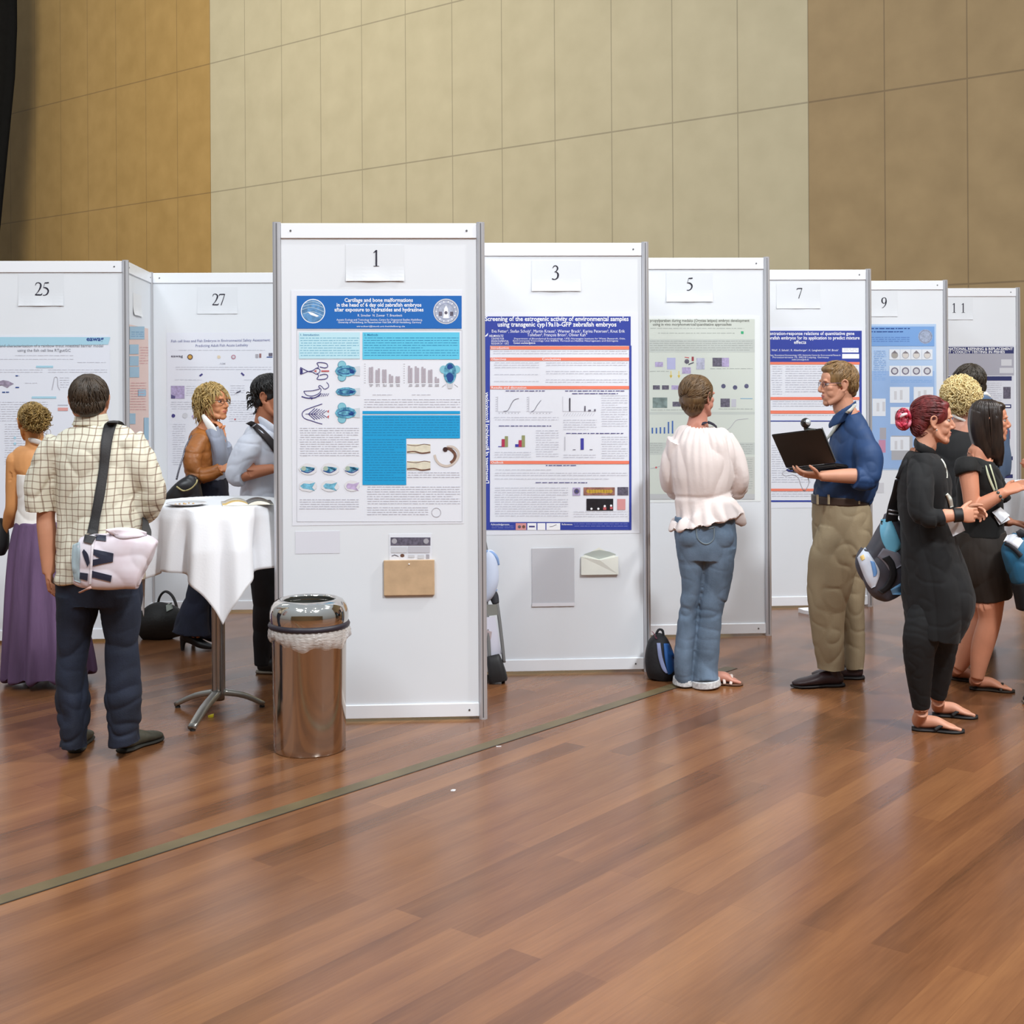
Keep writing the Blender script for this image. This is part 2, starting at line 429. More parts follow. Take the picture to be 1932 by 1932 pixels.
ks = [1, 3, 5, 7, 9, 11]
def between(P0, P1, label):
    v = P1-P0; board(P0.x, P0.y, math.atan2(v.y, v.x), v.length, label, (False, False))
for k0, k1 in zip(ks, ks[1:]):
    between(rows[k0][1], rows[k1][0].O, 'white display board seen edge-on, joining boards %d and %d' % (k0, k1))
pn25, r25 = from_right(238, 716, math.radians(3.6)); rows[25] = (pn25, r25)
board(pn25.O.x, pn25.O.y, pn25.a, PITCH, 'white display board at the left edge behind the man in the checked shirt')
d27 = F*PH/641.0; O27 = Vector(((284.5-CX)/F*d27, d27, 0)); pn27 = Pan(O27.x, O27.y, math.radians(2.2), PITCH); rows[27] = (pn27, None)
board(O27.x, O27.y, pn27.a, PITCH, 'white display board behind the woman in the tan jacket')
v = O27-r25; side_pan = Pan(r25.x, r25.y, math.atan2(v.y, v.x), v.length)
board(r25.x, r25.y, side_pan.a, v.length, 'white display board turned sideways, carrying the salmon and blue poster', (False, False))
# ---------------------------------------------------------------- drawing on paper
LAY = .00028
class Art:
    def __init__(s, pan, root, name, base=0): s.p = pan; s.root = root; s.name = name; s.bm = bmesh.new(); s.m = []; s.base = base
    def mi(s, m):
        if m not in s.m: s.m.append(m)
        return s.m.index(m)
    def pt(s, px, py, lay): u, z = s.p.uv(px, py); return (u, -.0065-(s.base+lay)*LAY, z)
    def poly(s, pts, m, lay=0):
        vs = [s.bm.verts.new(s.pt(x, y, lay)) for x, y in pts]
        f = s.bm.faces.new(vs); f.material_index = s.mi(m); f.normal_update()
        if f.normal.y > 0: f.normal_flip()
    def rect(s, x0, y0, x1, y1, m, lay=0, sk=0.0):
        s.poly([(x0, y0), (x1, y0+sk), (x1, y1+sk), (x0, y1)], m, lay)
    def disc(s, cx, cy, r, m, lay=0, ry=None, n=20, jag=0.0):
        ry = ry or r
        s.poly([(cx+r*(1+R.uniform(-jag, jag))*math.cos(2*math.pi*i/n), cy+ry*(1+R.uniform(-jag, jag))*math.sin(2*math.pi*i/n)) for i in range(n)], m, lay)
    def ring(s, cx, cy, r, w, m, lay=0, n=20):
        for i in range(n):
            a, b = 2*math.pi*i/n, 2*math.pi*(i+1)/n
            s.poly([(cx+r*math.cos(a), cy+r*math.sin(a)), (cx+r*math.cos(b), cy+r*math.sin(b)), (cx+(r-w)*math.cos(b), cy+(r-w)*math.sin(b)), (cx+(r-w)*math.cos(a), cy+(r-w)*math.sin(a))], m, lay)
    def line(s, pts, w, m, lay=0, sub=1):
        if sub > 1 and len(pts) > 2:
            P = [np.array(p, float) for p in pts]; pts = [tuple(catmull(P, min(i/sub, len(P)-1-1e-6))) for i in range((len(P)-1)*sub+1)]
        for (x0, y0), (x1, y1) in zip(pts, pts[1:]):
            l = math.hypot(x1-x0, y1-y0)+1e-9; nx, ny = -(y1-y0)/l*w/2, (x1-x0)/l*w/2
            s.poly([(x0+nx, y0+ny), (x1+nx, y1+ny), (x1-nx, y1-ny), (x0-nx, y0-ny)], m, lay)
    def text(s, x0, y0, x1, y1, m, step=4.2, h=1.3, lay=1, last=.6, sk=0.0):
        """tiny illegible lines of print: short word-length bars"""
        if s.name == 'body_text':
            b = Art(s.p, s.root, 'text_block', s.base); b.text(x0, y0, x1, y1, m, step, h, lay, last, sk); b.done(); return
        n = max(1, int((y1-y0)/step))
        for i in range(n):
            y = y0+i*step; xe = x1 if i % 5 != 4 else x0+(x1-x0)*R.uniform(last, 1)
            x = x0+R.uniform(0, 2)
            while x < xe:
                w = R.uniform(3, 11); e = min(x+w, xe); yy = y+sk*(x-x0)/(x1-x0)
                s.poly([(x, yy), (e, yy), (e, yy+h*R.uniform(.7, 1.1)), (x, yy+h)], m, lay); x = e+R.uniform(1.0, 2.2)
    def done(s, label=None):
        if not s.bm.faces: s.bm.free(); return None
        return tag(from_bm(s.name, s.bm, s.m, s.root), label)
def words_(s, pan, root, txt, x0, x1, ybase, h, m, lay=2, bold=0.0, name='lettering', rot=False, x=None, skew=0.0):
    """real letters, fitted between two photo columns on the sheet; h is the letter size in photo pixels"""
    cu = bpy.data.curves.new('t', 'FONT'); cu.body = txt; cu.size = 1.0; cu.offset = bold; cu.resolution_u = 2
    o = bpy.data.objects.new('t', cu); COL.objects.link(o)
    me = bpy.data.meshes.new_from_object(o.evaluated_get(bpy.context.evaluated_depsgraph_get()))
    bpy.data.objects.remove(o); bpy.data.curves.remove(cu)
    n = len(me.vertices); co = np.empty(n*3); me.vertices.foreach_get('co', co); co = co.reshape(-1, 3)
    w0, w1 = co[:, 0].min(), co[:, 0].max()
    fx = (co[:, 0]-w0)/(w1-w0); fy = co[:, 1]
    out = np.empty((n, 3))
    for i in range(n):
        if rot: px, py = ybase-fy[i]*h, x1+(x0-x1)*fx[i]
        else: px, py = x0+(x1-x0)*fx[i], ybase-fy[i]*h+skew*fx[i]
        if rot: px, py = x+ -fy[i]*h, x0+(x1-x0)*fx[i]
        u, z = pan.uv(px, py); out[i] = (u, -.0065-lay*LAY, z)
    me.vertices.foreach_set('co', out.reshape(-1)); me.update(); me.materials.clear()
    return link(name, me, m, root, False)
def sheet(pan, x0, y0, x1, y1, name, label, cat, group=None, m=None, curl=0.0, lay=0):
    """a sheet of paper pinned to a board, slightly bowed at its lower edge"""
    (u0, z0), (u1, z1) = pan.uv(x0, y0), pan.uv(x1, y1)
    um, zm = (u0+u1)/2, (z0+z1)/2; c = pan.O+pan.e*um+Vector((0, 0, zm))+pan.n*0
    root = empty(name, pan.O, pan.a, label, cat, group)
    bm = bmesh.new(); nx, nz = 8, 10; G = []
    for back in (0, 1):
        g = []
        for i in range(nx+1):
            g.append([bm.verts.new((u0+(u1-u0)*i/nx, -.0035-lay*LAY-(curl*max(0, (j/nz-.55)/.45)**2*(1-.3*math.sin(i*1.3)) if curl > 0 else 0)-(0 if back else .001), z0+(z1-z0)*j/nz)) for j in range(nz+1)])
        G.append(g)
    for b_, g in enumerate(G):
        for i in range(nx):
            for j in range(nz):
                bm.faces.new((g[i][j], g[i+1][j], g[i+1][j+1], g[i][j+1]))
    for i in range(nx):
        bm.faces.new((G[0][i][nz], G[0][i+1][nz], G[1][i+1][nz], G[1][i][nz])); bm.faces.new((G[0][i][0], G[0][i+1][0], G[1][i+1][0], G[1][i][0]))
    bmesh.ops.recalc_face_normals(bm, faces=bm.faces[:])
    from_bm('sheet', bm, m or PAPER, root)
    return root
PAPER = mat(230, 233, 241, .5, key='white_paper')
INK = mat(36, 34, 52, .5, key='black_ink'); FAINT = mat(198, 200, 212, .6, key='small_print'); FAINT2 = mat(208, 210, 220, .6, key='pale_small_print')
WH = mat(244, 246, 250, .5, key='white_print'); ROY = mat(28, 104, 184, .45, key='royal_blue_print'); CY1 = mat(190, 228, 240, .5, key='pale_cyan_print')
CY2 = mat(98, 200, 232, .5, key='cyan_print'); CY3 = mat(22, 158, 214, .5, key='bright_blue_print'); TINK = mat(24, 118, 170, .5, key='teal_small_print'); CY1T = mat(120, 180, 205, .5, key='soft_teal_small_print')
NAVY = mat(48, 66, 158, .45, key='navy_print'); ORA = mat(240, 130, 104, .5, key='orange_bar_print'); GREY = mat(170, 168, 176, .6, key='grey_print'); VIO = mat(66, 62, 126, .5, key='violet_ink')
BLUEF = mat(42, 120, 168, .5, key='fish_blue_print', var=.4, vscale=60, col2=(120, 196, 220)); DBLUE = mat(28, 70, 140, .5, key='deep_blue_print')
REDI = mat(196, 96, 100, .5, key='red_ink'); LGR = mat(206, 208, 214, .5, key='light_grey_print'); DGR = mat(96, 92, 108, .5, key='dark_grey_print', var=.35, vscale=90)
TAN = mat(222, 206, 180, .5, key='tan_print'); BRN = mat(110, 76, 62, .5, key='brown_print', var=.3, vscale=80); YEL = mat(226, 200, 96, .5, key='yellow_print')
PINKP = mat(214, 150, 150, .5, key='rose_print'); LIL = mat(172, 160, 196, .5, key='lilac_print', var=.2, vscale=80); BLK = mat(22, 18, 26, .5, key='dark_photo_print', var=.3, vscale=80)

# serif figures for the board numbers: strokes (x, y, width) on a unit-high box
GL = {'1': [[(.10, .84, .03), (.20, .91, .06), (.27, .99, .05)], [(.27, .98, .10), (.27, .5, .10), (.27, .03, .10)], [(.10, .015, .03), (.44, .015, .03)]],
 '2': [[(.06, .76, .03), (.12, .92, .06), (.28, .975, .06), (.44, .88, .10), (.46, .70, .12), (.36, .45, .09), (.20, .22, .05), (.06, .07, .05)], [(.05, .05, .10), (.28, .05, .10), (.50, .055, .09), (.56, .18, .03)]],
 '3': [[(.08, .80, .04), (.16, .93, .06), (.28, .97, .06), (.40, .88, .09), (.41, .72, .10), (.30, .58, .05), (.20, .54, .04)], [(.22, .55, .04), (.38, .50, .08), (.46, .34, .12), (.40, .12, .10), (.24, .02, .06), (.08, .04, .07), (.05, .09, .06)]],
 '5': [[(.50, .97, .09), (.34, .955, .09), (.20, .95, .07)], [(.20, .96, .03), (.15, .76, .03), (.10, .60, .03)], [(.10, .60, .04), (.28, .58, .10), (.43, .46, .12), (.46, .28, .11), (.36, .10, .09), (.20, .02, .06), (.06, .03, .06)]],
 '7': [[(.04, .80, .03), (.10, .92, .08), (.30, .94, .09), (.54, .94, .09)], [(.54, .96, .05), (.42, .60, .06), (.30, .25, .07), (.22, .0, .07)]],
 '9': [[(.46, .75, .11), (.44, .90, .08), (.28, .975, .05), (.12, .88, .09), (.08, .68, .12), (.14, .50, .09), (.28, .44, .05), (.42, .54, .07), (.47, .72, .11), (.45, .44, .11), (.34, .2, .08), (.20, .06, .05), (.08, .0, .04)]]}
def digits(art, txt, cx, cy, h, w=None, gap=.60):
    tot = gap*(len(txt)-1); x0 = cx-tot*h/2
    for i, c in enumerate(txt):
        gx = x0+i*gap*h-.27*h
        for st in GL[c]:
            P = [np.array((gx+a*h, cy+h/2-b*h, wd*h), float) for a, b, wd in st]
            q = [catmull(P, min(k/5, len(P)-1-1e-6)) for k in range((len(P)-1)*5+1)] if len(P) > 2 else P
            for p, r_ in zip(q, q[1:]):
                l = math.hypot(r_[0]-p[0], r_[1]-p[1])+1e-9; nx, ny = -(r_[1]-p[1])/l, (r_[0]-p[0])/l
                e = .15*p[2]/l; 
                art.poly([(p[0]+nx*p[2]/2-(r_[0]-p[0])*e, p[1]+ny*p[2]/2-(r_[1]-p[1])*e), (r_[0]+nx*r_[2]/2, r_[1]+ny*r_[2]/2), (r_[0]-nx*r_[2]/2, r_[1]-ny*r_[2]/2), (p[0]-nx*p[2]/2-(r_[0]-p[0])*e, p[1]-ny*p[2]/2-(r_[1]-p[1])*e)], INK, 1)
for k, x0, y0, x1, y1, cx, cy, h in ((1, 652, 462, 763, 530, 710, 487, 31), (3, 1003, 492, 1096, 549, 1048, 514, 27), (5, 1257, 515, 1345, 569, 1301, 536, 24), (7, 1465, 535, 1548, 582, 1508, 553, 20),
        (9, 1632, 548, 1694, 597, 1668, 571, 20), (11, 1776, 562, 1836, 603, 1809, 581, 18), (25, 34, 517, 120, 577, 79, 545, 25), (27, 372, 542, 448, 592, 412, 565, 22)):
    pn = rows[k][0]
    r_ = sheet(pn, x0, y0, x1, y1, 'number_sheet', 'white paper sheet printed with the number %d near the top of its board' % k, 'sign', 'board number sheets', mat(223, 227, 232, .5, key='number_paper'), curl=.007 if k in (1, 3, 5, 25) else .004)
    a = Art(pn, r_, 'number_print'); digits(a, str(k), cx, cy, h, gap=.56 if k != 11 else .95); a.done('black serif figures')

# ---- poster on board 1
pn = rows[1][0]
r_ = sheet(pn, 549, 548, 875, 988, 'research_poster', 'poster with a royal blue header and cyan boxes on the nearest board', 'poster', 'research posters')
a = Art(pn, r_, 'title_banner'); a.rect(560, 558, 871, 620, ROY, 0); a.done('royal blue header')
for i, (t, x0, x1, yb, h, b) in enumerate((('Cartilage and bone malformations', 650, 779, 569.5, 10.2, .02), ('in the head of 6 day old zebrafish embryos', 635, 795, 578.5, 10.2, .02), ('after exposure to hydrazides and hydrazines', 631, 799, 587.5, 10.2, .02),
        ('R. Strecker  N. Zonner  T. Braunbeck', 675, 759, 597.2, 6.6, .0), ('Aquatic Ecology and Toxicology Section, Centre for Organismal Studies Heidelberg,', 635, 797, 605, 5.4, .0), ('University of Heidelberg, Im Neuenheimer Feld 504, 69120 Heidelberg, Germany', 638, 795, 609.8, 5.2, .0), ('strecker@stud.uni-heidelberg.de', 673, 764, 617, 4.2, 0))):
    words_(None, pn, r_, t, x0, x1, yb, h, WH, 2, b, 'title_lettering')
a = Art(pn, r_, 'header_emblem'); a.disc(590.5, 587, 23, WH, 1, n=32); a.disc(590.5, 587, 21.4, mat(92, 142, 190, .5, key='emblem_blue', var=.3, vscale=50), 2, n=32)
for q in ((572, 578, 590, 574, 610, 580), (570, 584, 588, 580, 611, 588), (575, 572, 592, 569, 606, 574), (572, 592, 590, 588, 610, 596)): a.line([(q[0], q[1]), (q[2], q[3]), (q[4], q[5])], 1.0, mat(180, 205, 225, .5, key='emblem_line'), 3, 5)
a.poly([(580, 588), (590, 590), (602, 596), (598, 598), (586, 594)], WH, 4); a.done('round picture of a swimming fish')
a = Art(pn, r_, 'header_emblem'); sealm = mat(176, 184, 204, .5, key='seal_grey', var=.2, vscale=60); a.disc(841.5, 587.5, 24, LGR, 1, n=32); a.disc(841.5, 587.5, 22.2, sealm, 2, n=32)
a.ring(841.5, 587.5, 21.5, 1, mat(130, 140, 168, .5, key='seal_ink'), 3, 28); a.ring(841.5, 587.5, 15.5, .8, mat(130, 140, 168, .5, key='seal_ink'), 3, 24)
for q in range(14): aa = q*.449; a.line([(841.5+17*math.cos(aa), 587.5+17*math.sin(aa)), (841.5+20*math.cos(aa), 587.5+20*math.sin(aa))], 1.6, WH, 3)
a.poly([(836, 600), (838, 582), (841.5, 576), (845, 582), (847, 600)], WH, 3); a.rect(828, 588, 834, 596, DGR, 3); a.rect(849, 588, 855, 596, DGR, 3); a.disc(841.5, 590, 3, DGR, 4); a.done('grey university seal')
a = Art(pn, r_, 'frame_line'); 
for q in (((560, 622), (560, 984)), ((871.5, 622), (872, 984)), ((560, 984), (872, 984)), ((560, 622), (871, 622))): a.line(q, .9, LGR, 1)
a.done()
a = Art(pn, r_, 'introduction_box'); a.rect(564, 627, 679, 677, CY1); a.text(566, 637, 677, 676, CY1T, 4.7, 1.5); a.done('pale cyan text box')
words_(None, pn, r_, '1. Introduction', 567, 602, 633.5, 5.4, TINK, 2, .01, 'box_heading')
a = Art(pn, r_, 'methods_box'); a.rect(684, 627, 867, 678, CY2); a.text(686, 637, 865, 677, TINK, 4.7, 1.0); a.done('cyan text box')
words_(None, pn, r_, '2. Methods', 687, 713, 633.5, 5.4, TINK, 2, .01, 'box_heading')
# skeleton drawings
a = Art(pn, r_, 'skeleton_drawing')
a.line([(567, 693), (569, 700), (567, 706), (580, 701), (590, 699), (598, 694), (604, 699), (598, 706), (590, 702), (580, 700), (567, 693)], 1.3, VIO, 1, 4); a.poly([(566, 694), (571, 697), (571, 704), (566, 706)], VIO, 1)
for sgn in (-1, 1):
    a.line([(598, 700+sgn*4), (601, 700+sgn*9), (598, 700+sgn*15), (606, 700+sgn*16), (616, 700+sgn*14), (618, 700+sgn*8), (612, 700+sgn*6), (603, 700+sgn*8)], 1.5, VIO, 1, 4)
a.line([(606, 700), (621, 700)], 2.6, REDI, 1); a.poly([(592, 700), (597, 697.5), (597, 702.5)], REDI, 2); a.done('violet outline of a fish skull from above')
a = Art(pn, r_, 'skeleton_drawing')
a.line([(573, 738), (590, 737), (604, 733), (601, 730), (603, 727), (607, 729), (612, 734), (619, 731), (620, 726), (616, 721)], 1.2, VIO, 1, 4); a.line([(573, 738), (578, 745), (590, 747), (603, 741), (606, 733)], 1.2, VIO, 1, 4); a.line([(569, 748), (580, 751), (595, 750), (606, 742)], 2.0, VIO, 1, 4)
for q in range(5): a.line([(601+q*4, 749-q*.5), (606+q*3.6, 742)], 1.0, VIO, 1)
a.poly([(584, 749), (592, 750), (588, 754)], VIO, 1); a.done('violet side outline of a fish jaw')
a = Art(pn, r_, 'skeleton_drawing')
a.line([(608, 762), (590, 768), (575, 774), (570, 781), (574, 789), (588, 794), (600, 798), (608, 800)], 1.4, VIO, 1, 4)
for q in range(6):
    for sgn in (-1, 1): a.line([(582+q*5, 781), (594+q*4.6, 781+sgn*(11-q*.9))], 1.3 if q < 3 else .9, VIO, 1)
a.line([(576, 781), (598, 781)], .9, VIO, 1); a.poly([(617, 776), (621, 773), (620, 779)], REDI, 1); a.poly([(617, 786), (621, 783), (620, 790)], REDI, 1); a.done('violet herringbone outline of gill arches')
def fishhead(x, y, w, h, eyes=True):
    a = Art(pn, r_, 'specimen_picture'); bgm = mat(206, 214, 222, .5, key='specimen_grey')
    a.poly([(x+w*.5, y-h*.2), (x+w, y-h*.28), (x+w, y+h*.28), (x+w*.5, y+h*.2)], bgm, 0)
    if eyes:
        for s in (-1, 1): a.disc(x+w*.28, y+s*h*.34, w*.17, mat(134, 196, 212, .5, key='specimen_eye', var=.1), 0, n=16); a.ring(x+w*.28, y+s*h*.34, w*.17, .8, BLUEF, 1, 16)
    a.poly([(x, y), (x+w*.08, y-h*.2), (x+w*.3, y-h*.3), (x+w*.55, y-h*.32), (x+w*.78, y-h*.2), (x+w*.86, y), (x+w*.78, y+h*.2), (x+w*.55, y+h*.3), (x+w*.3, y+h*.3), (x+w*.08, y+h*.2)], BLUEF, 2)
    a.line([(x+w*.1, y), (x+w*.35, y-h*.14), (x+w*.6, y-h*.1), (x+w*.8, y)], 1.3, DBLUE, 3, 4); a.line([(x+w*.1, y+1), (x+w*.35, y+h*.16), (x+w*.6, y+h*.12), (x+w*.8, y)], 1.3, DBLUE, 3, 4)
    a.disc(x+w*.66, y+h*.05, w*.1, DBLUE, 3, ry=h*.12, n=8, jag=.3); a.done('blue stained fish head')
fishhead(632, 700, 47, 34); fishhead(633, 739, 46, 26, False); fishhead(632, 779, 47, 34)
for x0, hs in ((696, ((29, 30), (24, 27), (25, 25), (16, 13), (12, 12))), (770, ((32, 28), (31, 28), (30, 27), (24, 25), (11, 8)))):
    a = Art(pn, r_, 'bar_chart')
    for q, (h1, h2) in enumerate(hs):
        for w, hh in ((0, h1), (4.4, h2)): a.rect(x0+q*12.6+w, 722-hh, x0+q*12.6+w+3.6, 722, mat(176, 168, 178, .6, key='bar_grey'))
        a.text(x0+q*12.6, 725, x0+q*12.6+8, 731, GREY, 2.6, 1.3)
    for q in range(9): a.rect(x0-9, 686+q*4.4, x0-6, 687+q*4.4, LGR)
    a.text(x0+6, 744, x0+44, 748, FAINT2, 4, 1.1); a.done('grey paired bars')
a = Art(pn, r_, 'specimen_picture')
for s in (-1, 1): a.disc(849+s*12, 697, 7.5, mat(134, 196, 212, .5, key='specimen_eye', var=.1), 0)
a.disc(849, 704, 12, BLUEF, 1, ry=20, n=24); a.disc(849, 712, 7, DBLUE, 2, ry=9, n=12, jag=.15); a.disc(849, 692, 6, DBLUE, 2, ry=5, n=10, jag=.2); a.poly([(843, 722), (855, 722), (853, 733), (845, 733)], LGR, 0)
for s in (-1, 1): a.line([(849+s*8, 725), (849+s*15, 730)], .8, GREY, 1)
a.done('blue stained fish head pointing up')
a = Art(pn, r_, 'results_box'); a.rect(684, 775.5, 868, 781, CY3); a.rect(684, 783.5, 868, 827, CY3); a.poly([(684, 827), (766.5, 827), (766.5, 915), (684, 915)], CY3)
a.text(687, 787, 866, 826, TINK, 4.8, .9); a.text(687, 829, 764, 913, TINK, 4.8, .9); a.done('bright blue text box')
a = Art(pn, r_, 'specimen_picture'); 
for y0 in (838, 870): a.rect(768, y0, 812, y0+17, mat(222, 216, 196, .5, key='tissue_print', var=.1, vscale=40), 0); a.line([(768, y0+1), (785, y0+3), (800, y0), (812, y0+2)], 1.2, BRN, 1, 3); a.line([(768, y0+15), (782, y0+14), (796, y0+17), (812, y0+15)], 2.4, BRN, 1, 3)
a.done('strips of stained tissue')
a = Art(pn, r_, 'specimen_picture'); a.line([(820, 858), (823, 868), (832, 877), (846, 879), (858, 872), (865, 860), (863, 850), (854, 843), (843, 843)], 4.6, mat(208, 196, 186, .5, key='embryo_print'), 0, 5)
a.line([(838, 848), (846, 846), (854, 851), (859, 859), (856, 868), (850, 873)], 5.5, BRN, 1, 5); a.disc(840, 848, 4.5, mat(60, 36, 34, .5, key='embryo_eye'), 2); a.done('curled embryo')
a = Art(pn, r_, 'body_text')
a.text(565, 807, 677, 866, FAINT, 4.3, 1.2); a.text(565, 942, 677, 964, FAINT, 4.3, 1.2); a.text(686, 753, 868, 774, FAINT, 4.7, 1.2); a.text(692, 918, 868, 956, FAINT, 4.5, 1.2); a.text(692, 957, 808, 977, FAINT, 4.3, 1.2); a.text(768, 891, 867, 908, FAINT, 4.4, 1.2)
a.done()
for i in range(3):
    for j in range(2):
        a = Art(pn, r_, 'specimen_picture'); cx, cy = 581+i*41.5, 885+j*32; c = (BLUEF if j == 0 else mat(112, 178, 204, .5, key='pale_fish_print', var=.3, vscale=60)) if not (i == 2 and j) else mat(190, 172, 208, .5, key='lilac_fish_print', var=.2, vscale=50)
        a.disc(cx, cy, 17 if i < 2 else 14, mat(222, 222, 226, .5, key='specimen_bg'), 0, ry=11, n=14, jag=.08)
        a.poly([(cx-15+i*2, cy), (cx-8, cy-5), (cx+3, cy-4), (cx+14, cy-2-j*5), (cx+8, cy+3), (cx+13, cy+9*j), (cx, cy+6), (cx-9, cy+5)], c, 1); 
        if j == 0: a.line([(cx-13, cy+3), (cx, cy+7), (cx+12, cy+1)], 1.6, DBLUE, 2, 4); a.disc(cx-8, cy-1, 4.5, mat(170, 186, 170, .5, key='eye_print'), 2)
        a.done('small stained fish')
a = Art(pn, r_, 'partner_logo'); a.ring(823, 967, 9, .9, GREY, 1, 24); a.done('faint ring-shaped mark')
# papers under the poster
r2 = sheet(pn, 557, 1003, 641, 1044, 'blank_note', 'small blank translucent sheet pinned low on the left of the nearest board', 'paper', m=mat(222, 223, 232, .5, key='clear_plastic_sheet'))
r2 = sheet(pn, 734, 1008, 815, 1062, 'handout_sheet', 'small printed handout standing in the brown pocket', 'paper')
a = Art(pn, r2, 'grey_banner'); a.rect(737, 1014, 812, 1029, DGR); a.disc(744, 1021, 5, GREY, 1); a.disc(804, 1021, 5, GREY, 1); a.rect(738, 1032, 768, 1043, LGR); a.rect(770, 1031, 811, 1043, mat(196, 196, 204, .5, key='mid_grey_print')); a.done('grey printed header')
a = Art(pn, r2, 'small_pictures'); a.line([(739, 1049), (745, 1047), (752, 1050)], 1.2, DGR, 1); a.disc(759, 1048, 4, BRN, 1, ry=3); a.rect(770, 1047, 782, 1052, LGR, 1); a.rect(788, 1047, 800, 1054, LGR, 1); a.rect(804, 1046, 810, 1054, GREY, 1); a.done()
(u0, z0), (u1, z1) = pn.uv(724, 1057), pn.uv(820, 1122)
r2 = empty('paper_pocket', pn.O, pn.a, 'brown kraft paper pocket pinned low on the nearest board', 'pocket')
bm = bmesh.new(); box(bm, u0, u1, -.020, -.0045, z1, z0); bevel(bm, .003, 2); from_bm('pouch', bm, mat(196, 165, 130, .7, key='kraft_paper', var=.1, vscale=14), r2)
bm = bmesh.new(); bmesh.ops.create_uvsphere(bm, u_segments=10, v_segments=6, radius=.004, matrix=Matrix.Translation(((u0+u1)/2, -.021, z0-.02))); from_bm('push_pin', bm, WH, r2)

# ---- poster on board 3
pn = rows[3][0]
r_ = sheet(pn, 896, 590, 1207, 1006, 'research_poster', 'poster with a dark blue frame and orange bars, right of the nearest board', 'poster', 'research posters')
a = Art(pn, r_, 'blue_frame'); a.rect(898, 597, 1190, 652, NAVY, 0); a.rect(898, 652, 924.5, 1000, NAVY, 0); a.rect(1187.3, 652, 1191.5, 1000, NAVY, 0); a.rect(924, 985, 1188, 1000, NAVY, 0); a.done('dark blue frame')
for t, x0, x1, yb, h, b in (('Screening of the estrogenic activity of environmental samples', 915, 1186, 605.5, 12, .02), ('using transgenic cyp19a1b-GFP zebrafish embryos', 939, 1163, 616, 12, .02), ('Eva Fetter\u00b9, Stefan Scholz\u00b9, Martin Krauss\u00b9, Werner Brack\u00b9, Karina Petersen\u00b2, Knut Erik', 928, 1179, 627.5, 8.2, .0), ('Tollefsen\u00b2, Fran\u00e7ois Brion\u00b3, Olivier Kah\u2074', 995, 1108, 634.5, 8.2, 0),
        ('HELMHOLTZ', 923, 950, 635.8, 6, .01), ('CENTRE FOR', 927, 951, 640.8, 5, 0), ('ENVIRONMENTAL', 927, 960, 645.4, 5, 0), ('RESEARCH - UFZ', 927, 960, 650, 5, 0),
        ('Department of Bioanalytical Ecotoxicology, UFZ; Norwegian Institute for Water Research, Oslo,', 970, 1180, 640.3, 4.4, 0), ('Environmental Toxicology Unit INERIS, Verneuil-en-Halatte; Neurogenesis and Estrogens', 968, 1166, 644.4, 4.2, 0), ('Contact: eva.fetter@ufz.de', 969, 1010, 648.6, 4.4, .02)):
    words_(None, pn, r_, t, x0, x1, yb, h, WH, 2, b, 'title_lettering')
words_(None, pn, r_, 'Department of Bioanalytical Ecotoxicology', 912, 740, 0, -10.5, WH, 2, .02, 'side_lettering', rot=True, x=915.5)
a = Art(pn, r_, 'white_mark'); a.poly([(915, 634), (919, 630), (921, 628), (920, 633), (916, 635.5)], WH, 2); a.done()
a = Art(pn, r_, 'orange_bars')
for y in (653.3, 674.6, 728.2, 869.5): a.rect(925, y, 1187, y+6, ORA, 1)
a.done()
for t, x0, x1, yb in (('Introduction', 927, 960, 658.4), ('Objectives', 927, 955, 679.6), ('Conclusions', 1023, 1058, 679.6), ('Results and discussion', 927, 993, 733.4), ('Outlook', 927, 950, 874.6)):
    words_(None, pn, r_, t, x0, x1, yb, 6.2, WH, 3, .01, 'bar_heading')
a = Art(pn, r_, 'body_text')
for q in ((930, 662, 1184, 674), (932, 684, 1017, 700), (932, 706, 1017, 713), (932, 719, 1017, 726), (1029, 684, 1184, 694), (1029, 700, 1184, 712), (1029, 716, 1184, 727), (932, 787, 1054, 800), (1062, 792, 1126, 818), (1134, 746, 1184, 812), (1010, 812, 1054, 866), (932, 853, 1002, 867), (1062, 858, 1124, 867), (1134, 824, 1184, 868),
        (933, 886, 1040, 890), (933, 892, 1184, 902), (933, 903, 1150, 907), (933, 920, 1072, 980)): a.text(*q, FAINT, 4.4, 1.0)
a.text(1082, 965, 1184, 980, FAINT2, 4.4, 1.0); a.done()
a = Art(pn, r_, 'sub_headings')
for q in ((954, 737, 1028), (1066, 737, 1178), (1078, 742, 1166), (940, 803, 1040), (1068, 817, 1176), (1028, 877.5, 1088), (1010, 910, 1108)): a.text(q[0], q[1], q[2], q[1]+3, VIO, 3, 1.5)
a.done('violet headings')
a = Art(pn, r_, 'line_chart'); ax = mat(190, 190, 200, .6, key='axis_grey')
for x0, x1 in ((939, 982), (998, 1042)):
    a.line([(x0, 748), (x0, 777), (x1, 777)], .7, ax, 1)
    for q in range(7): a.rect(x0-4, 749+q*4.3, x0-1, 750+q*4.3, ax, 1); a.rect(x0+2+q*6, 779, x0+4+q*6, 780.5, ax, 1)
a.line([(950, 776), (957, 775), (961, 770), (966, 760), (971, 754), (979, 752)], 1.0, DGR, 2, 4); a.line([(1002, 777), (1008, 774), (1014, 764), (1021, 755)], 1.0, DGR, 2, 4); a.done('rising curves')
a = Art(pn, r_, 'bar_chart'); a.line([(1062, 748), (1062, 776), (1124, 776)], .6, ax, 1); a.rect(1074, 751, 1076.2, 776, INK, 2); a.rect(1102.5, 766, 1105, 776, DGR, 2); a.rect(1110, 773, 1115, 776, DGR, 2); a.rect(1121, 772, 1124, 776, DGR, 2)
